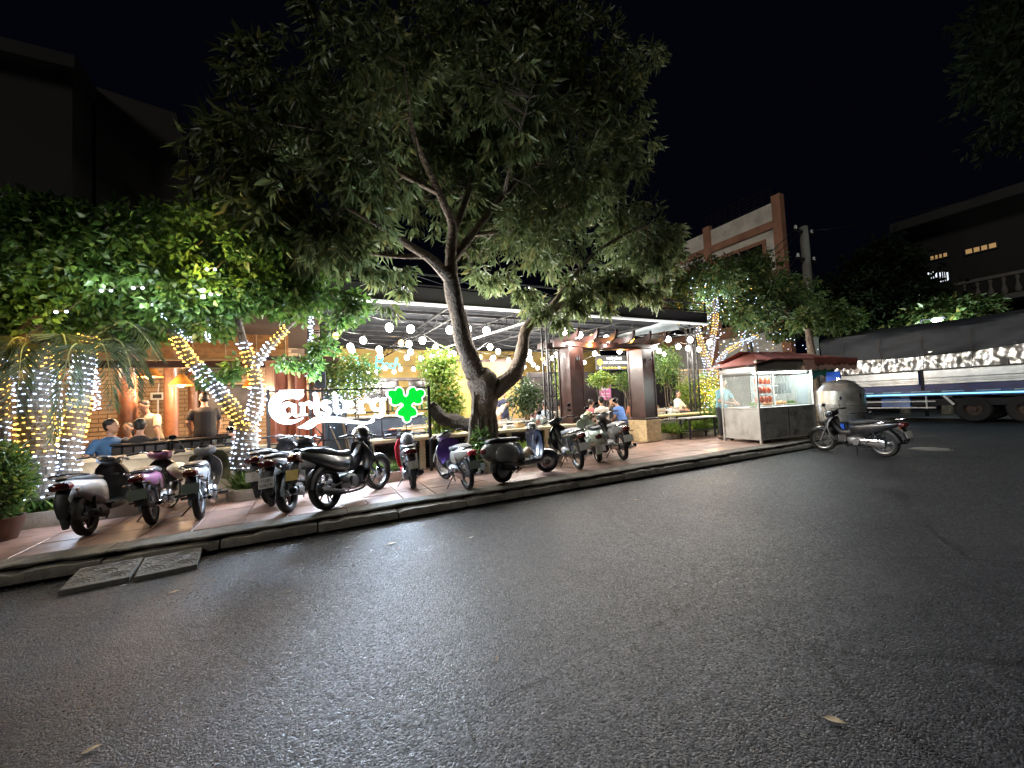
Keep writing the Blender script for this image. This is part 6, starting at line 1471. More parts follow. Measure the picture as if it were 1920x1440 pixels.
# things on the counter
for i, (px, nm) in enumerate(((955, 'folded white cloth pile on the counter behind the grey scooter'), (975, 'tan basket on the counter left of the retro scooter handlebar'), (1000, 'clear jar on the counter right of the basket'), (925, 'tan box on the counter beside the big trunk'), (1020, 'second clear jar on the counter'), (765, 'glass dish on the counter below the hop leaf'), (735, 'dark crate of red crabs on the counter behind the sign'))):
    p = aty(px, 800, 8.4); o = empty('counter_item', (p.x, 8.4, SW+.7), .2*i, nm, nm.split(' on the')[0].split()[-1]); o.name = ('cloth_pile', 'basket', 'glass_jar', 'carton', 'glass_jar', 'glass_dish', 'crate')[i]
    if i == 0:
        for k in range(3): MB().rbox((0, 0, .012+k*.026), (.26-.02*k, .2, .024), .008).build('folded_cloth', M_CHINA, o)
    elif i in (2, 4): MB().lathe([(0, 0), (.07, 0), (.08, .05), (.08, .15), (.05, .19), (.045, .19), (.074, .15), (.074, .05), (0, .01)], n=16).build('glass', M_GLASSD, o); MB().lathe([(0, .19), (.055, .19), (.055, .215), (0, .215)], n=14).build('lid', M_STAIN, o)
    elif i == 5: MB().lathe([(0, 0), (.1, 0), (.18, .06), (.175, .065), (.095, .01), (0, .01)], n=20).build('dish', M_GLASSD, o)
    elif i == 6:
        c_ = MB(); c_.bbox((-.2, -.13, 0), (.2, .13, .02)); 
        for z in (.05, .1, .15): c_.bbox((-.2, -.13, z-.014), (.2, -.12, z+.014)); c_.bbox((-.2, .12, z-.014), (.2, .13, z+.014)); c_.bbox((-.2, -.12, z-.014), (-.19, .12, z+.014)); c_.bbox((.19, -.12, z-.014), (.2, .12, z+.014))
        for sx in (-1, 1):
            for sy in (-1, 1): c_.bbox((sx*.2-.012, sy*.13-.012, 0), (sx*.2+.012, sy*.13+.012, .166))
        c_.build('crate_body', mat('blue black crate', (.03, .035, .07), .5), o, 0)
        for k in range(8): MB().ball((-.14+.04*k, .03*math.sin(k*2), .17), .045, 8, 5, (1, .8, .55)).build('crab', mat('red crab shell', (.45, .1, .03), .4, var=.3, vscale=12), o)
    else: MB().rbox((0, 0, .06), (.2, .15, .12), .015).build('body', M_TABLEW, o); MB().rbox((0, 0, .125), (.205, .155, .02), .006).build('rim', M_TABLEW, o)

# ================================================================== people
SKIN = mat('skin', (.5, .29, .19), .5, var=.08, vscale=9); HAIR = mat('black hair', (.012, .01, .009), .45, var=.4, vscale=30)
EYEM = mat('eye', (.02, .014, .012), .2); LIP = mat('lips', (.32, .12, .1), .5); PANTS = mat('dark trousers', (.03, .03, .035), .8, var=.2); JEAN = mat('jeans', (.06, .075, .12), .85, var=.25)
SHOE = mat('dark shoe', (.03, .025, .02), .6)
_remesh_n = [0]
def remeshed(mb, name, vox, smooth_it=4):
    me = bpy.data.meshes.new('body_source'); me.from_pydata(mb.v, [], mb.f)
    bm = bmesh.new(); bm.from_mesh(me); bmesh.ops.recalc_face_normals(bm, faces=bm.faces); bm.to_mesh(me); bm.free()
    o = bpy.data.objects.new('body_source', me); COL.objects.link(o)
    r = o.modifiers.new('r', 'REMESH'); r.mode = 'VOXEL'; r.voxel_size = vox; r.use_smooth_shade = True
    s = o.modifiers.new('s', 'SMOOTH'); s.iterations = smooth_it; s.factor = .5
    dg = bpy.context.evaluated_depsgraph_get(); dg.update(); out = bpy.data.meshes.new_from_object(o.evaluated_get(dg)); out.name = name
    bpy.data.objects.remove(o); bpy.data.meshes.remove(me)
    out.polygons.foreach_set('use_smooth', [True]*len(out.polygons)); return out
def ell_loft(m, secs, n=14):
    """secs: (centre, rx, ry) stacked along the spine; x forward, y sideways"""
    m.loft([[Vector(c)+Vector((rx*math.cos(2*math.pi*j/n), ry*math.sin(2*math.pi*j/n), 0)) for j in range(n)] for c, rx, ry in secs])
def rotY(p, piv, a): d = Vector(p)-Vector(piv); return Vector(piv)+Matrix.Rotation(a, 3, 'Y') @ d
def person(x, y, rz, label, pose='stand', h=1.68, shirt=(.5, .5, .5), trousers=PANTS, lean=0, armL=None, armR=None, turn=0, nod=0, fat=1.0, female=False, z0=None, group=None, seat=.46):
    o = empty('person', (x, y, FZ if z0 is None else z0), rz, label, 'person', group); k = h/1.7
    sit = pose == 'sit'; ph = seat+.06 if sit else .93
    piv = Vector((0, 0, ph)); L = lambda p: rotY(p, piv, lean)
    up = ph-.0; f = fat; sw_ = .185 if not female else .16
    pel = (piv+Vector((0, 0, 0)), .115*f, .165*f)
    spine = [(Vector((0, 0, ph-.1)), .1*f, .15*f), pel, (L((0, 0, ph+.13)), .105*f, .145*f), (L((.01, 0, ph+.3)), .115*f, .165*f), (L((.0, 0, ph+.43)), .105*f, .18*f), (L((-.01, 0, ph+.5)), .075, .12), (L((0, 0, ph+.545)), .05, .058)]
    neck = L((.0, 0, ph+.53)); hd0 = L((.025, 0, ph+.69)); sh = [L((-.005, s*sw_, ph+.475)) for s in (1, -1)]
    aL = armL or (L((.06, .25, ph+.2)), L((.2 if sit else .1, .22, ph-.02+(.16 if sit else -.02)))); aR = armR or (L((.06, -.25, ph+.2)), L((.2 if sit else .1, -.22, ph-.02+(.16 if sit else -.02))))
    aL = [Vector(q) for q in aL]; aR = [Vector(q) for q in aR]
    if sit: legs = [[Vector((0, s*.09, ph)), Vector((.42, s*.13, ph+.0)), Vector((.42, s*.13, .08)), Vector((.54, s*.14, .04))] for s in (1, -1)]
    else: legs = [[Vector((0, s*.09, ph-.02)), Vector((.03, s*.1, .5)), Vector((-.0, s*.1, .08)), Vector((.14, s*.12, .04))] for s in (1, -1)]
    b = MB(); ell_loft(b, [(c, a*.9, bb*.9) for c, a, bb in spine]); b.tube([neck-Vector((0, 0, .05)), hd0-Vector((.02, 0, .03))], [.055, .05], 10)
    for s, a in zip((0, 1), (aL, aR)): b.tube([sh[s], sh[s].lerp(a[0], .5), a[0], a[0].lerp(a[1], .35), a[1]], [.052, .046, .038, .04, .026], 8)
    for lg in legs: b.tube([lg[0], lg[0].lerp(lg[1], .5), lg[1], lg[1].lerp(lg[2], .35), lg[2]], [.08*f, .07, .052, .055, .036], 8); b.tube([lg[2]-Vector((.05, 0, .03)), lg[3]], [.038, .03], 8)
    Rh = Matrix.Rotation(turn, 3, 'Z') @ Matrix.Rotation(lean*.4+nod, 3, 'Y'); H = lambda p: hd0+Rh @ Vector(p)
    def hball(mm, c, r, sc, n=12, q=8):
        st = len(mm.v); mm.ball((0, 0, 0), r, n, q, sc); mm.v[st:] = [tuple(H(Vector(p)+Vector(c))) for p in mm.v[st:]]
    hball(b, (0, 0, .02), .1, (.98, .78, 1.08)); hball(b, (.028, 0, -.055), .07, (.85, .8, .85)); hball(b, (.1, 0, -.005), .02, (.9, .75, 1.3), 8, 6)
    for s in (-1, 1): hball(b, (-.005, s*.08, 0), .028, (.7, .35, 1.1), 8, 6)
    b.v = [tuple(Vector(p)*k) for p in b.v]
    me = remeshed(b, 'body', .0135)
    # hands with separate fingers, joined into the same body mesh
    hd = MB()
    for s, a in zip((1, -1), (aL, aR)):
        d = (a[1]-a[0]).normalized(); x_, y_ = frame_for(d); pa = [a[1]-d*.02, a[1]+d*.03, a[1]+d*.085]
        hd.tube(pa, [.026, .036, .032], 8, flat=.55)
        for q in range(4):
            off = x_*(.024*(q-1.5)*.75); ln = (.062, .074, .07, .054)[q]; b0 = a[1]+d*.075+off; hd.tube([b0, b0+d*ln*.55-y_*.006, b0+d*ln-y_*.022], [.0095, .0085, .0065], 6)
        t0 = a[1]+d*.025+x_*.03*s; hd.tube([t0, t0+d*.035+x_*.022*s, t0+d*.062+x_*.024*s-y_*.012], [.012, .0105, .008], 6)
    hd.v = [tuple(Vector(p)*k) for p in hd.v]; hm = hd.mesh('hand_source', 80)
    bm = bmesh.new(); bm.from_mesh(me); bm.from_mesh(hm); bm.to_mesh(me); bm.free(); bpy.data.meshes.remove(hm)
    me.polygons.foreach_set('use_smooth', [True]*len(me.polygons)); link('body', me, SKIN, o)
    sm = mat('shirt %.2f %.2f %.2f' % shirt, shirt, .85, var=.12, vscale=7, bump=.5, bscale=9)
    t = MB(); ell_loft(t, [(c, a+.012, bb+.014) for c, a, bb in spine[:-2]]+[(spine[-2][0]+Vector((0, 0, .01)), .07, .105), (spine[-1][0]-Vector((0, 0, .012)), .054, .06)])
    for s, a in zip((0, 1), (aL, aR)): t.tube([sh[s]*.9+spine[4][0]*.1, sh[s].lerp(a[0], .45), sh[s].lerp(a[0], .8)], [.066, .064, .06], 10)
    t.v = [tuple(Vector(p)*k) for p in t.v]; link('shirt', remeshed(t, 'shirt', .017, 3), sm, o)
    tr = MB(); ell_loft(tr, [(piv-Vector((0, 0, .12)), .105*f, .15*f), (piv, .125*f, .172*f), (piv+Vector((0, 0, .06)), .118*f, .165*f)])
    for lg in legs: tr.tube([lg[0], lg[0].lerp(lg[1], .5), lg[1], lg[1].lerp(lg[2], .5), lg[2]+Vector((0, 0, .03))], [.094*f, .082, .066, .06, .052], 10)
    tr.v = [tuple(Vector(p)*k) for p in tr.v]; link('trousers', remeshed(tr, 'trousers', .018, 3), trousers, o)
    for lg in legs:
        s_ = MB().tube([(lg[2]-Vector((.06, 0, .035)))*k, (lg[2]+Vector((.02, 0, -.03)))*k, (lg[3]-Vector((.0, 0, .0)))*k, (lg[3]+Vector((.05, 0, -.012)))*k], [.04*k, .045*k, .042*k, .026*k], 10); s_.build('shoe', SHOE, o, 60)
    hr = MB(); hball(hr, (-.018, 0, .045), .1, (1.0, .85, 1.0), 14, 9); hball(hr, (-.035, 0, -.005), .085, (.8, .93, .9), 12, 8)
    if female: hball(hr, (-.06, 0, -.1), .09, (.6, .85, 1.5), 12, 8)
    hr.v = [tuple(Vector(p)*k) for p in hr.v]; link('hair', remeshed(hr, 'hair', .013, 2), HAIR, o)
    fc = MB()
    for s in (-1, 1): hball(fc, (.088, s*.034, .02), .011, (.6, 1.3, .7), 6, 4); hball(fc, (.09, s*.036, .043), .015, (.35, 1.4, .25), 6, 4)
    fc.v = [tuple(Vector(p)*k) for p in fc.v]; fc.build('eyes_and_brows', EYEM, o)
    mo = MB(); hball(mo, (.086, 0, -.055), .02, (.4, 1.2, .35), 6, 4); mo.v = [tuple(Vector(p)*k) for p in mo.v]; mo.build('mouth', LIP, o)
    return o
def face(deg): return math.radians(deg)
def at(px, Y): p = aty(px, 760, Y); return p.x, p.y
P_ = person
x, y = at(207, 9.0); p1 = P_(x, y, face(-40), 'seated man in a blue polo shirt with his elbow out, facing the street', 'sit', 1.7, (.05, .14, .3), JEAN, .0, armR=((.05, -.36, .72), (.32, -.3, .66)), turn=.5, fat=1.15)
x, y = at(241, 9.9); P_(x, y, face(-100), 'woman with dark hair half hidden behind the man in blue', 'sit', 1.6, (.5, .42, .3), female=True)
x, y = at(262, 9.0); P_(x, y, face(95), 'man in a black shirt seated with his back to the street', 'sit', 1.68, (.02, .02, .022))
x, y = at(289, 10.3); P_(x, y, face(-115), 'standing man in a cream shirt bending over the table', 'stand', 1.68, (.72, .62, .45), PANTS, .3, armL=((.3, .3, 1.1), (.33, .36, .86)), armR=((.28, -.3, 1.12), (.36, -.2, .9)), nod=.35)
x, y = at(384, 10.3); P_(x, y, face(110), 'standing man in a black t-shirt seen from behind', 'stand', 1.76, (.022, .022, .025), PANTS, .04, armL=((.02, .27, 1.15), (.22, .2, 1.0)), nod=.25, fat=1.12)
x, y = at(438, 9.3); P_(x, y, face(10), 'woman with long dark hair in a pale pink top, seated in profile', 'sit', 1.58, (.62, .42, .38), female=True)
x, y = at(945, 12.0); P_(x, y, face(-95), 'standing man in a navy polo before the ochre wall', 'stand', 1.66, (.02, .025, .06), JEAN, 0, armL=((.05, .3, 1.15), (.12, .28, .92)))
x, y = at(925, 11.0); P_(x, y, face(-20), 'waiter in a white shirt bending over by the big trunk', 'stand', 1.6, (.72, .7, .66), PANTS, .8, nod=.2)
x, y = at(1005, 10.9); P_(x, y, face(-90), 'woman in a sleeveless top seated left of the steel column', 'sit', 1.58, (.5, .3, .3), female=True)
x, y = at(1022, 9.8); P_(x, y, face(80), 'diner in a pale blue shirt seen from behind at the steel column', 'sit', 1.68, (.5, .62, .75))
x, y = at(1048, 9.9); P_(x, y, face(95), 'diner in a white shirt seated between steel column and brown pillar', 'sit', 1.66, (.75, .73, .68))
x, y = at(1108, 10.4); P_(x, y, face(20), 'diner in a pink shirt seated right of the left pillar', 'sit', 1.62, (.6, .18, .2))
x, y = at(1128, 9.7); P_(x, y, face(88), 'broad diner in a white t-shirt seen from behind', 'sit', 1.7, (.78, .76, .72), fat=1.3)
x, y = at(1146, 10.7); P_(x, y, face(-100), 'diner in black with a raised hand in the middle of the gate', 'sit', 1.64, (.03, .03, .03), armR=((.12, -.27, .78), (.22, -.2, 1.02)))
x, y = at(1167, 9.75); P_(x, y, face(105), 'diner in a blue polo shirt bending over the table', 'sit', 1.7, (.1, .2, .5), lean=.35, fat=1.1)
x, y = at(1186, 10.5); P_(x, y, face(180), 'diner in a rust top beside the right pillar', 'sit', 1.62, (.4, .15, .08))
x, y = at(1258, 10.3); P_(x, y, face(60), 'boy in a white shirt at the table behind the yellow ledge', 'sit', 1.36, (.72, .72, .7), seat=.42)
x, y = at(1271, 10.1); P_(x, y, face(-80), 'woman in a white blouse sitting tall behind the yellow ledge', 'sit', 1.72, (.78, .74, .66), female=True, armL=((.16, .24, .74), (.3, .1, .72)), armR=((.16, -.24, .74), (.3, -.1, .72)), seat=.55)
x, y = at(1238, 10.9); P_(x, y, face(120), 'diner in brown bowed over the table right of the pillar', 'sit', 1.6, (.28, .17, .1), lean=.4)
x, y = at(1300, 10.9); P_(x, y, face(-120), 'diner in black in front of the trellis', 'sit', 1.62, (.03, .03, .035))
x, y = at(1318, 10.3); P_(x, y, face(150), 'diner in dark red at the table by the lit bush', 'sit', 1.6, (.18, .05, .05))

# ================================================================== food cart on the pavement corner
M_GLZ = bpy.data.materials.new('clear glazing'); M_GLZ.use_nodes = True
_nt = M_GLZ.node_tree; _b = _nt.nodes['Principled BSDF']; _b.inputs['Roughness'].default_value = .03; _b.inputs['Base Color'].default_value = (.8, .9, .88, 1)
_t = _nt.nodes.new('ShaderNodeBsdfTransparent'); _m = _nt.nodes.new('ShaderNodeMixShader'); _m.inputs[0].default_value = .86
_nt.links.new(_b.outputs[0], _m.inputs[1]); _nt.links.new(_t.outputs[0], _m.inputs[2]); _nt.links.new(_m.outputs[0], _nt.nodes['Material Output'].inputs['Surface'])
M_AWN = mat('red brown awning cloth', (.3, .095, .075), .8, var=.2, vscale=5, bump=.3, bscale=12); M_AWNP = mat('pale awning hem', (.62, .38, .3), .8, var=.12)
M_STAIND = mat('stained stainless sheet', (.42, .42, .4), .4, metal=.3, var=.2, vscale=3, bump=.15, bscale=7, dirt=(.12, .115, .1), dscale=2.6)
CW, CD = 2.0, 1.05
fc_ = empty('food_cart', (9.82, 5.95, SW), math.radians(-7), 'stainless food cart with glass case and red brown scalloped awning', 'food cart')
# base
for nm, lo, hi in (('front_panel', (0, 0, .12), (CW, .02, .86)), ('side_panel', (0, .02, .12), (.02, CD, .86)), ('side_panel', (CW-.02, .02, .12), (CW, CD, .86)), ('rear_panel', (.02, CD-.02, .12), (CW-.02, CD, .86))):
    MB().bbox(lo, hi).build(nm, M_STAIND if nm == 'front_panel' else M_STAIN, fc_, 0)
MB().bbox((1.02, -.006, .14), (1.035, 0, .84)).build('panel_joint', M_STEEL, fc_, 0)
MB().bbox((.02, .02, .84), (CW-.02, CD-.02, .86)).build('case_floor', M_STAIN, fc_, 0)
for zz in (.1, .87): MB().rbox((CW/2, CD/2, zz), (CW+.03, CD+.03, .035), .008).build('band', M_STAIN, fc_)
MB().tube([(.03, -.015, .3), (.2, -.02, .12)], .008, 5).build('bar_handle', M_CHR, fc_)
for sx in (0, 1):
    for sy in (0, 1): MB().bbox((sx*CW-.022, sy*CD-.022, .0), (sx*CW+.022, sy*CD+.022, 2.05)).build('corner_post', M_STAIN, fc_, 0)
for sx in (.12, CW-.12):
    for sy in (.12, CD-.12): MB().lathe([(0, -.02), (.05, -.02), (.055, 0), (.05, .02), (0, .02)], 'Y', (sx, sy, -.0+.055), 14).build('castor', M_TYRE, fc_)
# case
g = MB().bbox((.03, -.004, .9), (CW-.03, .004, 1.78)); g.build('front_glass', M_GLZ, fc_, 0); MB().bbox((-.004, .03, .9), (.004, CD-.03, 1.7)).build('side_glass', M_GLZ, fc_, 0); MB().bbox((CW-.004, .03, .9), (CW+.004, CD-.03, 1.7)).build('side_glass', M_GLZ, fc_, 0)
MB().rbox((CW/2, CD/2, 1.8), (CW+.02, CD+.02, .04), .008).build('case_roof', M_STAIN, fc_)
MB().bbox((-.03, -.05, 1.82), (CW+.03, -.02, 2.08)).build('fascia', mat('weathered grey fascia', (.2, .19, .16), .6, var=.25, vscale=5, dirt=(.1, .095, .08)), fc_, 0)
MB().bbox((-.05, -.02, 1.82), (-.02, CD, 1.9)).build('side_fascia', M_STAIN, fc_, 0)
arc = [(-.02, .05+.95*t, 1.84+.2*math.sin(math.pi*t)) for t in np.linspace(0, 1, 14)]
MB().prism([(p[1], p[2]) for p in arc], (-.03, 0, 0), (0, 1, 0), (0, 0, 1), .02).build('arched_head', M_STAIN, fc_, 0)
MB().bbox((.05, .1, 1.735), (CW-.05, .14, 1.775)).build('light_tube', emat('white tube lamp', (.92, 1, .98), 14), fc_, 0)
lamp('case_light', (.55, .22, 1.62), 42, (.9, 1, .97), .12, fc_); lamp('case_light', (1.5, .22, 1.62), 42, (.9, 1, .97), .12, fc_)
MB().bbox((1.0, .985, .9), (CW-.03, .99, 1.74)).build('rear_glass', M_GLZ, fc_, 0)
MB().bbox((.5, -.01, .9), (.52, -.002, 1.78)).build('glazing_bar', M_STAIN, fc_, 0)
# inside the case: hanging meat on hooks, trays
rk = [(r, k) for r in range(3) for k in range(4)]
RM = mat('roast red meat', (.55, .08, .02), .35, var=.3, vscale=9, coat=.4); TM = mat('roast tan meat', (.5, .24, .08), .35, var=.3, vscale=9, coat=.3)
for r in range(3):
    z = 1.66-r*.24; MB().tube([(.16, .2, z), (.95, .2, z)], .008, 5).build('hanging_rail', M_CHR, fc_)
    for k in range(4):
        xx = .24+k*.14+.02*math.sin(r*3+k); mt = MB().zs([(z-.19, xx, .02, .02), (z-.15, xx+.005, .055, .04), (z-.08, xx, .06, .045), (z-.03, xx, .035, .03), (z-.01, xx, .008, .008)], 10)
        mt.v = [(a, b_+.2, c) for a, b_, c in mt.v]; o = mt.build('roast_meat', RM, None, label='red roast cut on the %s rail of the cart, number %s from the left' % (('top', 'middle', 'bottom')[r], ('one', 'two', 'three', 'four')[k]), cat='roast meat', group='red roast cuts hanging in the food cart'); o.location = fc_.location; o.rotation_euler = fc_.rotation_euler
        MB().tube([(xx, .2, z-.01), (xx, .2, z+.02), (xx+.01, .2, z+.012)], .004, 4).build('hook', M_CHR, fc_)
for k in range(5):
    xx = 1.05+k*.13; w = MB().tube([(xx, .25, 1.66), (xx+.005, .25, 1.55), (xx+.04, .26, 1.5)], [.004]*3, 5); w.build('wire_hook', M_CHR, fc_)
    w2 = MB()
    for q in range(10): w2.tube([(xx-.05+.011*q, .3, 1.2), (xx-.05+.011*q, .3, 1.48)], .004, 4)
    w2.build('hanging_skewers', M_CHR, fc_, kind='stuff')
for k, (xx, mm, nm) in enumerate(((.35, M_GLASSD, 'glass dish of greens at the left of the cart counter'), (.8, TM, 'tan roast bird lying in the glass case'), (1.3, TM, 'second roast bird lying in the glass case'), (1.7, M_CHINA, 'white dish at the right end of the glass case'))):
    o = empty('serving_dish', fc_.matrix_basis @ Vector((xx, .4, .862)), 0, nm, 'dish', 'dishes in the glass case'); MB().lathe([(0, 0), (.1, 0), (.16, .05), (.155, .055), (.095, .01), (0, .01)], n=18).build('dish', M_STAIN, o)
    if k in (1, 2): MB().ball((0, 0, .09), .11, 12, 8, (1.15, .8, .7)).tube([(.08, .05, .08), (.17, .07, .13)], [.04, .015], 8).tube([(.08, -.05, .08), (.17, -.07, .13)], [.04, .015], 8).build('roast_bird', TM, o)
    else: leafpatch('greens', (0, 0, .07), (.11, .11, .05), 120, .06, .03, LM_LIME if k == 0 else LM_GR, o)
# awning: two slopes over a ridge and a scalloped flap to the right
def cloth(nm, g1, m, th=.012):
    b = MB(); b.sheet(g1); b.sheet([[Vector(p)-Vector((0, 0, th)) for p in r] for r in g1]); return b.build(nm, m, fc_, 50)
rdg = 2.34
def slope(y0, z0, y1, z1, x0, x1, n=16): return [[(x0+(x1-x0)*i/n, y0+(y1-y0)*q/4, z0+(z1-z0)*q/4-.03*math.sin(math.pi*q/4)+.008*math.sin(i*1.3)) for q in range(5)] for i in range(n+1)]
cloth('awning_slope', slope(CD/2, rdg, -.12, 2.1, .5, CW+.1), M_AWN); cloth('awning_slope', slope(CD/2, rdg, CD+.3, 2.12, .1, CW+.1), M_AWN)
cloth('awning_slope', [[(.5-.75*q/4, -.12+(CD+.42)*i/8, 2.1+(rdg-2.1)*(1-abs(i/8*2-1))*(1-q/4)-.14*q/4) for q in range(5)] for i in range(9)], M_AWN)
ex = 1.6
cloth('awning_flap', [[(CW+.1+ex*q/10, -.1+(CD+.4)*i/6, 2.1+(rdg-2.1)*(1-abs(i/6*2-1))*(1-.25*q/10)-.03*q/10-.012*math.sin(q)) for q in range(11)] for i in range(7)], M_AWN)
def scallop(nm, x0, x1, zt, m, y, drop, n=8):
    g = []
    for i in range(n*8+1):
        t = i/(n*8); x = x0+(x1-x0)*t; zb = -drop-.055*abs(math.sin(math.pi*t*n)); g.append([(x, y-.015*math.sin(t*20), zt(t)), (x, y-.02, zt(t)+zb*.5), (x, y-.012*math.sin(t*17)-.01, zt(t)+zb)])
    b = MB(); b.sheet(g); b.sheet([[(p[0], p[1]+.008, p[2]) for p in r] for r in g]); b.build(nm, m, fc_, 60)
scallop('dark_valance', 1.95, CW+.1+ex, lambda t: 2.12-.02*t, M_AWN, -.13, .14)
scallop('pale_valance', 1.6, CW+.1+ex, lambda t: 2.06-.03*t, M_AWNP, -.1, .22)
for xx in (CW+.1+ex-.03,):
    for yy in (-.08, CD+.25): MB().tube([(CW, max(0, min(CD, yy)), 1.7), (xx, yy, 2.05)], .014, 6).build('awning_strut', M_STEEL, fc_)
# vendor
vp = fc_.matrix_basis @ Vector((.28, 1.35, 0)); person(vp.x, vp.y, face(-97), 'vendor in a teal shirt working behind the glass of the cart', 'stand', 1.66, (.16, .32, .36), PANTS, .12, armL=((.2, .26, 1.08), (.42, .12, 1.02)), armR=((.2, -.26, 1.08), (.42, -.1, 1.04)), nod=.3, z0=SW)
bk = empty('brick_chock', fc_.matrix_basis @ Vector((.3, .15, .0)), 0, 'dark brick chock lying under the cart', 'brick'); MB().rbox((0, 0, .035), (.3, .14, .07), .01).build('brick', M_WOODD, bk)

# bare trunk behind the cart
q = aty(1531, 740, 7.6); tb = empty('street_tree', (q.x, 7.6, 0), 0, 'tree with straight grey trunk between the cart and the steel barrel', 'tree'); m = MB()
limb(m, [np.array((0, 0, 0)), np.array((.0, 0, 1.2)), np.array((-.05, 0, 2.4)), np.array((-.02, .1, 3.6))], [.17, .15, .14, .08], 12, 6, .05, 120); m.build('trunk', M_BARK, tb, 60)
rg = np.random.default_rng(33)
c6 = crown('crown', tb, [(1545, 590, 8.2, 40, 26, .7), (1575, 600, 8.6, 45, 24, .8), (1510, 600, 8.0, 30, 18, .5)], 700, 8, .2, .08, LM_RT, rg, .5, .9, .5, .2, .16); local(c6, tb)
q = aty(1518, 740, 7.9); wp_ = empty('wooden_post', (q.x, 7.9, 0), 0, 'thin wooden post right beside the food cart', 'post'); MB().tube([(0, 0, 0), (.02, 0, 1.2), (0, 0, 2.3)], [.06, .055, .05], 8).build('post', M_TWIG, wp_); MB().box((0, -.02, 1.9), (.5, .03, .08)).build('cross_board', M_TWIG, wp_, 0)

# steel roasting barrel on a stand, blue crate before it
bx = atx(1578, 780, 13.6); M_STAINB = mat('barrel steel', (.55, .54, .51), .3, metal=.7, var=.1, vscale=4, bump=.12, bscale=9, dirt=(.3, .28, .25), dscale=3.2); br = empty('roasting_barrel', (13.6, bx.y, 0), .2, 'big stainless roasting barrel with domed lid behind the lone motorbike', 'barrel')
zb = .52
MB().lathe([(0, zb), (.5, zb), (.51, zb+.02), (.56, zb+.4), (.56, zb+.44), (.57, zb+.45), (.57, zb+.48), (.56, zb+.49), (.55, zb+.86), (.52, zb+.9), (.38, zb+1.04), (.36, zb+1.06), (0, zb+1.06)], n=36).build('drum', M_STAINB, br)
MB().lathe([(0, zb+1.065), (.37, zb+1.065), (.38, zb+1.09), (.33, zb+1.12), (.1, zb+1.17), (0, zb+1.18)], n=30).build('lid', M_STAINB, br)
for s in (-.12, .12): MB().tube([(s-.05, 0, zb+1.16), (s-.05, 0, zb+1.23), (s+.05, 0, zb+1.23), (s+.05, 0, zb+1.16)], .01, 6).build('lid_handle', M_CHR, br)
for a in range(3):
    an = 4.2+a*.35; MB().rbox((.555*math.cos(an), .555*math.sin(an), zb+.7), (.03, .06, .09), .008, rz=an).build('latch', M_CHR, br)
for a in range(4): MB().tube([(.42*math.cos(a*1.57+.5), .42*math.sin(a*1.57+.5), zb), (.45*math.cos(a*1.57+.5), .45*math.sin(a*1.57+.5), 0)], .025, 6).build('leg', M_STEEL, br)
MB().rbox((0, 0, zb-.03), (1.0, 1.0, .05), .01).build('stand_top', M_STEEL, br)
MB().tube([(-.6, -.3, .75), (-.2, -.62, .75), (.3, -.6, .75), (.62, -.1, 1.3)], .012, 6).build('guard_rail', M_CHR, br)
cr_ = empty('plastic_crate', (13.05, bx.y-.75, 0), -.1, 'dark blue crate standing in front of the steel barrel', 'crate'); MB().rbox((0, 0, .28), (.7, .4, .56), .02).build('crate_body', mat('dark blue plastic', (.03, .045, .09), .5, var=.2), cr_)
for k in range(3): MB().rbox((0, -.205, .14+k*.15), (.68, .02, .03), .006).build('rib', mat('dark blue plastic', (.03, .045, .09), .5), cr_)
MB().rbox((0, 0, .57), (.74, .44, .03), .008).build('lid', mat('dark blue plastic', (.03, .045, .09), .5), cr_)
st_ = empty('wooden_bench', (12.75, bx.y+.5, 0), .1, 'low wooden bench piled between the cart and the barrel', 'bench')
for k in range(3): MB().rbox((0, -.15+k*.15, .42), (.9, .13, .03), .006).build('plank', M_TABLEW, st_)
for s in (-.38, .38): MB().rbox((s, 0, .2), (.05, .36, .4), .006).build('leg', M_TWIG, st_)

# ================================================================== the truck
TX = 20.9; tr = empty('cargo_truck', (TX, 3.4, 0), 0, 'blue cargo truck with dark tarpaulin cover and bright metal side panels', 'truck')
# local x to the right (away), local y backwards into the picture (the cab end), z up
TL_, TWd = 7.4, 2.3
M_TBLUE = mat('truck blue paint', (.03, .1, .3), .4, var=.15, vscale=2, coat=.3, dirt=(.03, .05, .1)); M_TRAIL = mat('violet blue rail', (.05, .06, .2), .45, var=.2, vscale=3)
M_FOIL = mat('crumpled bright sheet', (.66, .64, .6), .3, metal=.85, var=.25, vscale=3, bump=.6, bscale=4, bdist=.03)
M_TARP = mat('dark truck tarpaulin', (.03, .034, .04), .6, var=.3, vscale=2, bump=.4, bscale=4)
y0, y1 = -2.6, TL_-1.6
MB().bbox((.08, y0, .62), (TWd-.08, y1, .86)).build('chassis', M_STEEL, tr, 0); MB().bbox((0, y0, 1.12), (TWd, y1, 1.2)).build('bed_floor', M_TBLUE, tr, 0)
MB().bbox((-.04, y0, 1.2), (.02, y1, 1.4)).build('lower_side_rail', M_TRAIL, tr, 0); MB().bbox((-.035, y0, .98), (.02, y1, 1.12)).build('skirt', M_TBLUE, tr, 0)
CY = emat('pale cyan strip light', (.25, .75, .95), 1.5, True)
MB().bbox((-.06, y0, 1.03), (-.037, y1, 1.075)).build('strip_light', CY, tr, 0)
for k in range(9): MB().bbox((-.055, y0+.25+k*.85, 1.125), (-.02, y0+.8+k*.85, 1.165)).build('reflector_strip', mat('pale blue reflector', (.35, .55, .7), .4), tr, 0)
np_ = 3
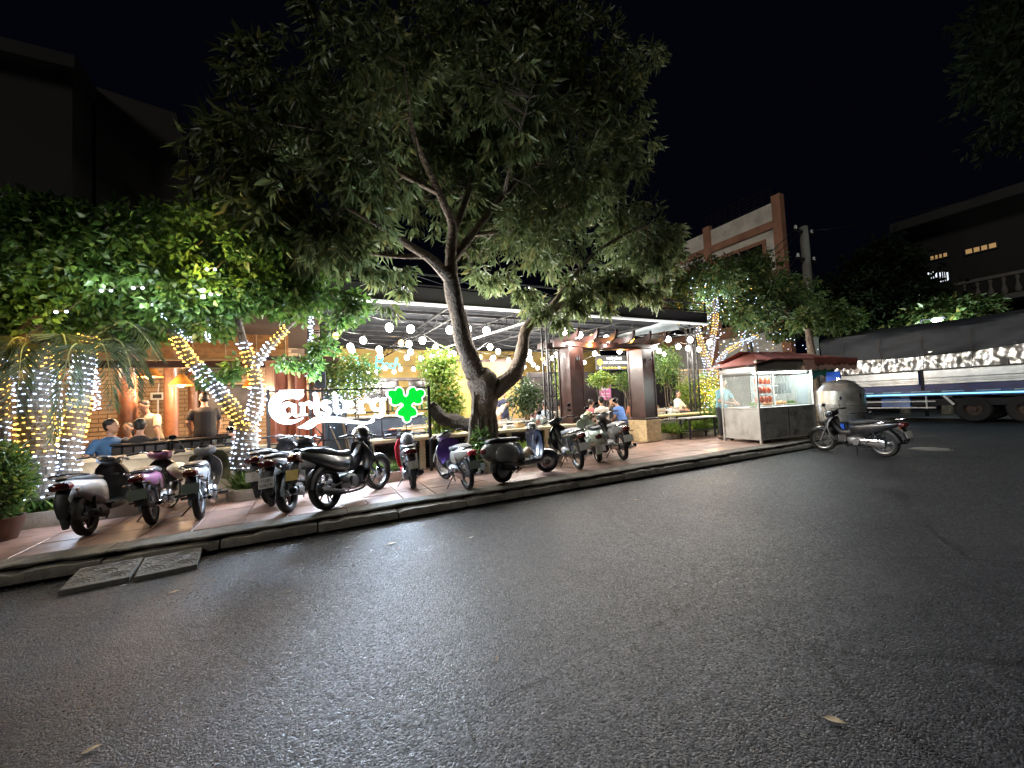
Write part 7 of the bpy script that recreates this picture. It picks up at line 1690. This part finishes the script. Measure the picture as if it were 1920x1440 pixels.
for k in range(np_):
    a, b_ = y0+.06+k*(y1-y0)/np_, y0+(k+1)*(y1-y0)/np_-.1
    pn = MB(); pr = [(-.0, 1.41), (-.03, 1.43), (-.03, 1.5), (-.012, 1.515), (-.012, 1.56), (-.03, 1.575), (-.03, 1.64), (-.012, 1.655), (-.03, 1.67), (-.03, 1.93), (0, 1.95), (.02, 1.95), (.02, 1.41)]
    pn.loft([[(x_, a, z_) for x_, z_ in pr], [(x_, b_, z_) for x_, z_ in pr]]); pn.build('side_board', mat('corrugated bright board', (.34, .35, .35), .32, metal=.8, var=.25, vscale=3, bump=.15, bscale=4), tr, 0)
    MB().bbox((-.05, b_+.01, 1.2), (.03, b_+.1, 2.0)).build('stake_post', M_STEEL, tr, 0)
MB().bbox((-.04, y0, 1.95), (.03, y1, 2.0)).build('upper_rail', M_BLACK, tr, 0)
fg = []; rgf = np.random.default_rng(8); ph = rgf.random(12)*6.28
for i in range(241):
    t = i/240; yy_ = y0+(y1-y0)*t; row = []
    for q in range(13):
        v_ = q/12; w_ = .014*math.sin(t*61+ph[0]+v_*2.2)+.012*math.sin(t*113+ph[1]-v_*3)+.009*math.sin(t*197+ph[2]+v_*4.1)+.01*math.sin(t*37+v_*9+ph[3])+.007*math.sin(t*151-v_*13+ph[4])*math.sin(t*29+ph[5])
        row.append((-.03+w_, yy_, 2.0+.66*v_))
    fg.append(row)
b = MB(); b.sheet(fg); b.sheet([[(p[0]+.03, p[1], p[2]) for p in r] for r in fg]); b.build('crumpled_side_sheet', M_FOIL, tr, 60)
tg = []
for i in range(41):
    t = i/40; yy_ = y0-.1+(y1-y0+.5)*t; row = []
    sag = .07*math.sin(t*9)+.03*math.sin(t*23)
    for q in range(17):
        s = q/16
        if s < .35: u = s/.35; X_ = -.1+.05*math.sin(t*14+u*3)*u; Z_ = 2.6+u*.98+(.09*math.sin(t*7)*(1-u))
        else: u = (s-.35)/.65; X_ = -.1+u*(TWd+.2); Z_ = 3.58+.28*math.sin(math.pi*u)
        row.append((X_+.04*math.sin(t*22+s*26)+.03*math.sin(s*40+t*9), yy_, Z_+sag*.4*(1-abs(s-.5))+.012*math.sin(s*50+t*11)))
    tg.append(row)
b = MB(); b.sheet(tg); b.sheet([[(p[0], p[1], p[2]-.02) for p in r] for r in tg]); b.build('tarpaulin', M_TARP, tr, 60)
for k in range(7): MB().tube([(-.2, y0+.4+k*1.25, 3.3), (-.21, y0+.45+k*1.25, 2.9), (-.14, y0+.4+k*1.25, 2.55), (-.08, y0+.5+k*1.25, 1.96)], .01, 5).build('rope', M_TWIG, tr)
for k in range(6): MB().tube([(0.02, y0+.3+k*(y1-y0-.6)/5, 1.98), (0.04, y0+.3+k*(y1-y0-.6)/5, 3.45), (TWd/2, y0+.3+k*(y1-y0-.6)/5, 3.72)], .025, 6).build('hoop', M_STEEL, tr)
for k in range(3): MB().bbox((TWd-.02, y0+.06+k*(y1-y0)/3, 1.2), (TWd+.03, y0+(k+1)*(y1-y0)/3-.06, 1.95)).build('far_side_board', M_TBLUE, tr, 0)
def twheel(yc, xs):
    w = MB(); w.lathe([(.24, -.12), (.42, -.14), (.47, -.09), (.48, 0), (.47, .09), (.42, .14), (.24, .12)], 'X', (xs, yc, .48), 28, True); wo = w.build('wheel', M_TYRE, tr, 40)
    MB().lathe([(0, -.06), (.08, -.08), (.1, -.03), (.2, .0), (.24, -.1), (.25, -.1), (.25, .1), (0, .1)], 'X', (xs, yc, .48), 24).build('rim', mat('dusty brown rim', (.09, .06, .045), .7, var=.3), wo)
for yc in (1.75, .55, 7.0):
    for xs in (.2, TWd-.2): twheel(yc, xs)
for s in (0, 1):
    zz = .78-.24*s; MB().tube([(-.02, 2.65, zz), (-.02, 5.6, zz)], .028, 6).build('side_guard', M_WHITEP, tr)
for yy_ in (2.9, 5.3): MB().tube([(-.01, yy_, .5), (-.01, yy_, .98)], .025, 6).build('guard_post', M_WHITEP, tr)
for d in (-1, 1): MB().box((-.02, 1.15+d*1.15, .82), (.04, .07, .42), R=Matrix.Rotation(-d*.6, 3, 'X')).build('mudguard_stay', M_WHITEP, tr, 0)
MB().rbox((.15, .02, .62), (.3, .35, .5), .02).build('toolbox', M_STAIN, tr)
MB().rbox((.2, 3.8, .72), (.4, .9, .4), .04).build('fuel_tank', M_TBLUE, tr)
# cab
cab = MB().ss([(0, 1.1, .55, 2.35), (.15, 1.15, .5, 2.5), (1.15, 1.13, .5, 2.46), (1.5, 1.08, .5, 1.7), (1.58, 1.0, .55, 1.4)], 20, 6); cab.v = [(-b_+TWd/2, a+y1+.1, c) for a, b_, c in cab.v]; cab.build('cab', M_TBLUE, tr)
MB().bbox((-.03, y1+.35, 1.5), (-.0, y1+1.05, 2.2)).build('cab_window', mat('dark window glass', (.02, .016, .02), .15), tr, 0)
bd_ = empty('blue_board', (15.6, bx.y+1.0, 0), 1.2, 'bright blue upright board leaning beside the steel barrel', 'board'); MB().rbox((0, 0, 1.0), (.5, .05, 2.0), .01).build('board', mat('bright blue board', (.02, .1, .55), .4), bd_); MB().bbox((-.24, -.04, .1), (.24, -.028, .16)).bbox((-.24, -.04, 1.8), (.24, -.028, 1.86)).build('batten', M_STEEL, bd_, 0)
gn = MB(); G_ = [[(14.4+.28*i, bx.y+1.4-.02*i+.03*math.sin(i*2), 2.45+.02*math.sin(i*1.7)-q*.16-.03*math.sin(i*1.2)*q) for q in range(5)] for i in range(8)]
gn.sheet(G_); gn.sheet([[(p[0], p[1]+.012, p[2]) for p in r] for r in G_]); gn.build('green_net', mat('green shade net', (.03, .16, .09), .8, var=.3, vscale=8), None, 60, label='green shade cloth hanging behind the steel barrel', cat='shade cloth')

# ================================================================== buildings, pole and trees in the dark
M_FAC = mat('cream facade', (.82, .77, .68), .85, var=.12, vscale=1.2, dirt=(.56, .52, .45), dscale=.7); M_TRIM = mat('terracotta trim', (.5, .25, .16), .8, var=.2, vscale=2, dirt=(.3, .15, .1), dscale=1)
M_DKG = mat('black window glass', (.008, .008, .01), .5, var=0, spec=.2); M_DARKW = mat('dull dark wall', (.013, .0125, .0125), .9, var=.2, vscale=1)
BX = 28.0; c_ = atx(1456, 376, BX); e_ = atx(1250, 445, BX); Yc, Hc = c_.y, c_.z
tb2 = empty('town_house', (BX, Yc, 0), 0, 'cream town house with terracotta bands and dark windows above the right trees', 'building')
LEN = 12.0
MB().prism([(0, 0), (9, 4.9), (9, LEN+4.9), (0, LEN)], (0, 0, 0), (1, 0, 0), (0, 1, 0), Hc).build('wall', M_FAC, tb2, 0)
for z_, h_ in ((Hc-1.75, .5), (Hc-5.1, .5), (Hc-8.6, .5)): MB().bbox((-.12, .2, z_), (-.002, LEN, z_+h_)).build('band', M_TRIM, tb2, 0)
for yy_ in (-.3, 4.9, 9.9): MB().bbox((-.2, yy_, 0), (.3, yy_+.55, Hc+.35)).build('pilaster', M_TRIM, tb2, 0)
for yb in (.6, 5.6):
    for zt in (Hc-2.2, Hc-5.6):
        w = MB().bbox((-.03, yb+.5, zt-2.2), (-.001, yb+3.9, zt-.35)).build('window', M_DKG, tb2, 0)
        f = MB()
        for (lo, hi) in (((-.1, yb+.25, zt-2.45), (-.004, yb+.5, zt-.1)), ((-.1, yb+3.9, zt-2.45), (-.004, yb+4.15, zt-.1)), ((-.1, yb+.5, zt-.35), (-.004, yb+3.9, zt-.1)), ((-.1, yb+.5, zt-2.45), (-.004, yb+3.9, zt-2.2))): f.bbox(lo, hi)
        f.build('frame', M_TRIM, w, 0)
        MB().bbox((-.06, yb+2.15, zt-2.2), (-.032, yb+2.25, zt-.35)).build('mullion', M_FAC, w, 0)
for k in range(10): MB().bbox((.1, .4+k*.55, Hc), (.14, .44+k*.55, Hc+1.2)).build('roof_rail_post', M_STEEL, tb2, 0)
for k in range(5): MB().bbox((.09, .3, Hc+.2+k*.25), (.15, 5.4, Hc+.22+k*.25)).build('roof_rail', M_STEEL, tb2, 0)
# dark house on the right
M_DIM = mat('dimmed grey balcony plaster', (.12, .11, .1), .9, var=.2)  # grey toned down so the balcony's dimness sits in its colour
dh = empty('dark_house', (31, -2, 0), 0, 'dark house with balustrade and dim lit openings at the right edge', 'building')
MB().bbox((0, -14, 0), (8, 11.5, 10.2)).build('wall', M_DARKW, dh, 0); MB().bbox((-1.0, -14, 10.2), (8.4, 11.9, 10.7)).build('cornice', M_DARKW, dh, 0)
def hpx(px, py, X=31): p = atx(px, py, X); return p.y+2, p.z
AMBW = emat('dim lit window', (.75, .45, .18), .28); WHW = emat('bright lit window', (.85, .9, 1), .9)
for a, b_, m_, nm in (((1812, 477), (1868, 455), AMBW, 'lit_fanlight'), ((1746, 488), (1776, 474), AMBW, 'lit_fanlight'), ((1742, 527), (1757, 508), WHW, 'lit_window'), ((1764, 529), (1778, 508), WHW, 'lit_window')):
    ya, za = hpx(*a); yb_, zb_ = hpx(*b_); f = MB().bbox((-.06, min(ya, yb_)-.08, min(za, zb_)-.08), (-.002, max(ya, yb_)+.08, max(za, zb_)+.08)).build('window_frame', M_STEEL, dh, 0)
    MB().bbox((-.08, min(ya, yb_), min(za, zb_)), (-.063, max(ya, yb_), max(za, zb_))).build(nm, m_, f, 0)
    for k in range(1, 4): yy_ = min(ya, yb_)+(max(ya, yb_)-min(ya, yb_))*k/4; MB().bbox((-.1, yy_-.03, min(za, zb_)), (-.082, yy_+.03, max(za, zb_))).build('bar', M_STEEL, f, 0)
yb0, zb0 = hpx(1915, 575); yb1, zb1 = hpx(1822, 570)
MB().bbox((-1.3, -14, 5.3), (0, yb1+.3, 5.55)).build('balcony_slab', M_DIM, dh, 0); MB().bbox((-1.3, -14, 6.4), (-1.05, yb1+.3, 6.55)).build('balustrade_rail', M_DIM, dh, 0)
bal = MB().lathe([(.04, 0), (.1, .05), (.12, .2), (.06, .45), (.05, .6), (.09, .75), (.09, .85)], n=10).mesh('baluster'); bal.materials.append(M_DIM)
for k in range(22):
    bo = link('baluster', bal, None, dh); bo.location = (-1.17, yb1-.1-k*.42, 5.55)
# dark houses on the left behind the pavilion
lh = empty('left_house', (-16, 14.2, 0), 0, 'tall unlit grey house at the upper left', 'building'); c1_ = aty(136, 140, 14.2)
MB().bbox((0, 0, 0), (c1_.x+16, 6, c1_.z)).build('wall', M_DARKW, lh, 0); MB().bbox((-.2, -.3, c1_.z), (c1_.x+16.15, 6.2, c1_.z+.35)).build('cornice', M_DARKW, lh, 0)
l2 = empty('gabled_house', (c1_.x+.1, 15.2, 0), 0, 'lower unlit house with sloped roof edge left of the big crown', 'building'); c2_ = aty(385, 345, 15.2); c3_ = aty(330, 212, 15.2)
w_ = c2_.x-c1_.x-.1
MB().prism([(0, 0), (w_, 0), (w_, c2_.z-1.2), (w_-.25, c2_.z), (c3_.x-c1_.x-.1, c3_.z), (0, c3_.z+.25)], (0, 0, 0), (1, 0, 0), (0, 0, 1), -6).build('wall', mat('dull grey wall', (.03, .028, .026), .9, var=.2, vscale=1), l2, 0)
# utility pole with wires
pp2 = atx(1513, 505, 24.5); up_ = empty('utility_pole', (24.5, pp2.y, 0), 0, 'grey concrete utility pole with insulators right of the town house', 'utility pole'); ph_ = atx(1508, 425, 24.5).z
MB().tube([(0, 0, 0), (0, 0, ph_)], [.28, .2], 12).build('pole', mat('pole concrete', (.2, .19, .17), .9, var=.15, vscale=3), up_)
for zz in (-.35, -1.9): MB().bbox((-.9, -.06, ph_+zz), (.9, .06, ph_+zz+.1)).build('cross_arm', M_STEEL, up_, 0)
for zz in (-.35, -1.9):
    for xx in (-.8, .8): MB().lathe([(0, 0), (.06, 0), (.09, .05), (.05, .1), (.08, .16), (.03, .22), (0, .22)], c=(xx, 0, ph_+zz+.1), n=10).build('insulator', M_CHINA, up_)
def wire(nm, a, b_, sag, label): 
    a, b_ = Vector(a), Vector(b_); q = MB().tube([(a.lerp(b_, t)-a)-Vector((0, 0, sag*4*t*(1-t))) for t in np.linspace(0, 1, 14)], .02, 4); o = q.build('overhead_wire', M_BLACK, None, label=label, cat='wire', group='overhead wires'); o.location = a
wire('w', (24.5-.8, pp2.y, ph_-1.7), (28, Yc+.3, Hc-5.0), .2, 'cable from the pole to the town house corner')
for k, (dx, dz, sg_, nm) in enumerate(((-.8, -.2, .7, 'upper sagging cable from the pole towards the canopy'), (-.3, -.3, .9, 'middle sagging cable from the pole towards the canopy'), (.2, -1.8, 1.0, 'lower sagging cable from the pole towards the canopy'))): wire('w', (24.5+dx, pp2.y, ph_+dz), (11.8, 12.0+k, 4.4+.1*k), sg_, nm)
wire('w', (24.5+.8, pp2.y, ph_-.1), (31, 5, 10.9), .3, 'cable from the pole to the dark house')
# trees in the dark behind the truck
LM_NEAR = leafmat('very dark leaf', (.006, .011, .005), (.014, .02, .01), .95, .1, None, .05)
rg = np.random.default_rng(55)
def far_tree(px, Xw, lobes, n, label, seed, L_=.34, W_f=.15, leaf=LM_BG):
    p = atx(px, 700, Xw); o = empty('far_tree', (Xw, p.y, 0), 0, label, 'tree', 'trees in the dark beyond the truck'); m = MB()
    h = lobes_to_world([lobes[0]])[0][0][2]
    limb(m, [np.array((0, 0, 0)), np.array((.1, 0, h*.5)), np.array((0, 0, h))], [.22, .17, .08], 8, 5, .04, seed); limb(m, [np.array((.1, 0, h*.5)), np.array((.3, 1.0, h*.9))], [.1, .04], 6, 4, .04, seed+1); m.build('trunk', M_BARK, o, 60)
    c = crown('crown', o, lobes, n, 7, L_, W_f, leaf, rg, .4, .9, .5, .2, .3, .12); local(c, o); return o
def Yat(px, X): return atx(px, 600, X).y
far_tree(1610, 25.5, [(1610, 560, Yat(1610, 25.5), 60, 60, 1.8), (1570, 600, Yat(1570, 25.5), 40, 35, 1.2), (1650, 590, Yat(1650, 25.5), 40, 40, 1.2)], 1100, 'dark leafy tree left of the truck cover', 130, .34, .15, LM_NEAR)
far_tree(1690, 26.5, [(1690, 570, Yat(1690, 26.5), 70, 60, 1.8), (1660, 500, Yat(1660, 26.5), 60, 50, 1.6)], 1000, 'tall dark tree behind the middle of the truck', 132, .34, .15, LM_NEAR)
far_tree(1770, 26, [(1770, 590, Yat(1770, 26), 60, 30, 1.5), (1720, 598, Yat(1720, 26), 50, 26, 1.2), (1815, 580, Yat(1815, 26), 35, 22, 1.0)], 900, 'bushy tree lit from below by the lamp behind the truck', 134, .3, .14, LM_RT)
pl = palm('palm with pale fronds behind the food cart', [np.array((18.2, 11.2, 0)), np.array((18.2, 11.2, 2.4)), np.array((18.1, 11.2, 4.2))], [.16, .14, .1], [(np.array((18.1, 11.2, 4.2)), np.array((18.1+1.2*math.cos(a), 11.2+1.2*math.sin(a), 5.1)), np.array((18.1+2.3*math.cos(a), 11.2+2.3*math.sin(a), 4.1))) for a in (0, .9, 1.9, 2.8, 3.7, 4.6, 5.5)], 140); pl['group'] = 'palms on the right'; del pl['group']
# lamp above the truck
q = atx(1758, 600, 24.2); sl = empty('street_lamp', (24.2, q.y, 0), 0, 'street lamp with bright white head just above the truck cover', 'street lamp')
MB().tube([(0, .6, 0), (0, .6, q.z-.2), (0, .5, q.z+.1), (0, .0, q.z+.1)], [.06, .05, .035, .03], 8).build('post', M_STEEL, sl); MB().rbox((0, 0, q.z+.07), (.3, .5, .08), .02).build('lamp_head', M_STEEL, sl); MB().ball((-.08, 0, q.z-.0), .14, 14, 8, (1.2, 1.2, .7)).build('lens', emat('white street lamp', (.85, .97, 1), 25), sl)
lamp('street_light', (-.4, -.1, q.z-.25), 260, (.85, 1, .95), .2, sl)
# dark tree at the upper right
ur = empty('roadside_tree', (16.5, -1.5, 0), 0, 'unlit tree whose crown darkens the upper right corner', 'tree'); m = MB(); limb(m, [np.array((0, 0, 0)), np.array((0, .1, 3)), np.array((-.5, .5, 6.5))], [.3, .24, .1], 10, 6, .05, 150); m.build('trunk', M_BARK, ur, 60)
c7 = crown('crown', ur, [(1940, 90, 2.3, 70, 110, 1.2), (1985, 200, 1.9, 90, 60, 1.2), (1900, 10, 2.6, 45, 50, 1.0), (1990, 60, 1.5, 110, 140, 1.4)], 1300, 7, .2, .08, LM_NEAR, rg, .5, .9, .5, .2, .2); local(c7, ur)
# manhole cover in the road
q = gr(1745, 842); mh = empty('manhole_cover', (q.x, q.y, 0), 0, 'round manhole cover in the wet looking road by the truck', 'manhole cover'); MB().lathe([(0, .004), (.3, .006), (.34, .004), (.35, 0)], n=28).build('cover', M_STAIND, mh); MB().lathe([(.31, .008), (.33, .008), (.33, .0105), (.31, .0105)], n=28, closed=True).build('ring', M_STEEL, mh)
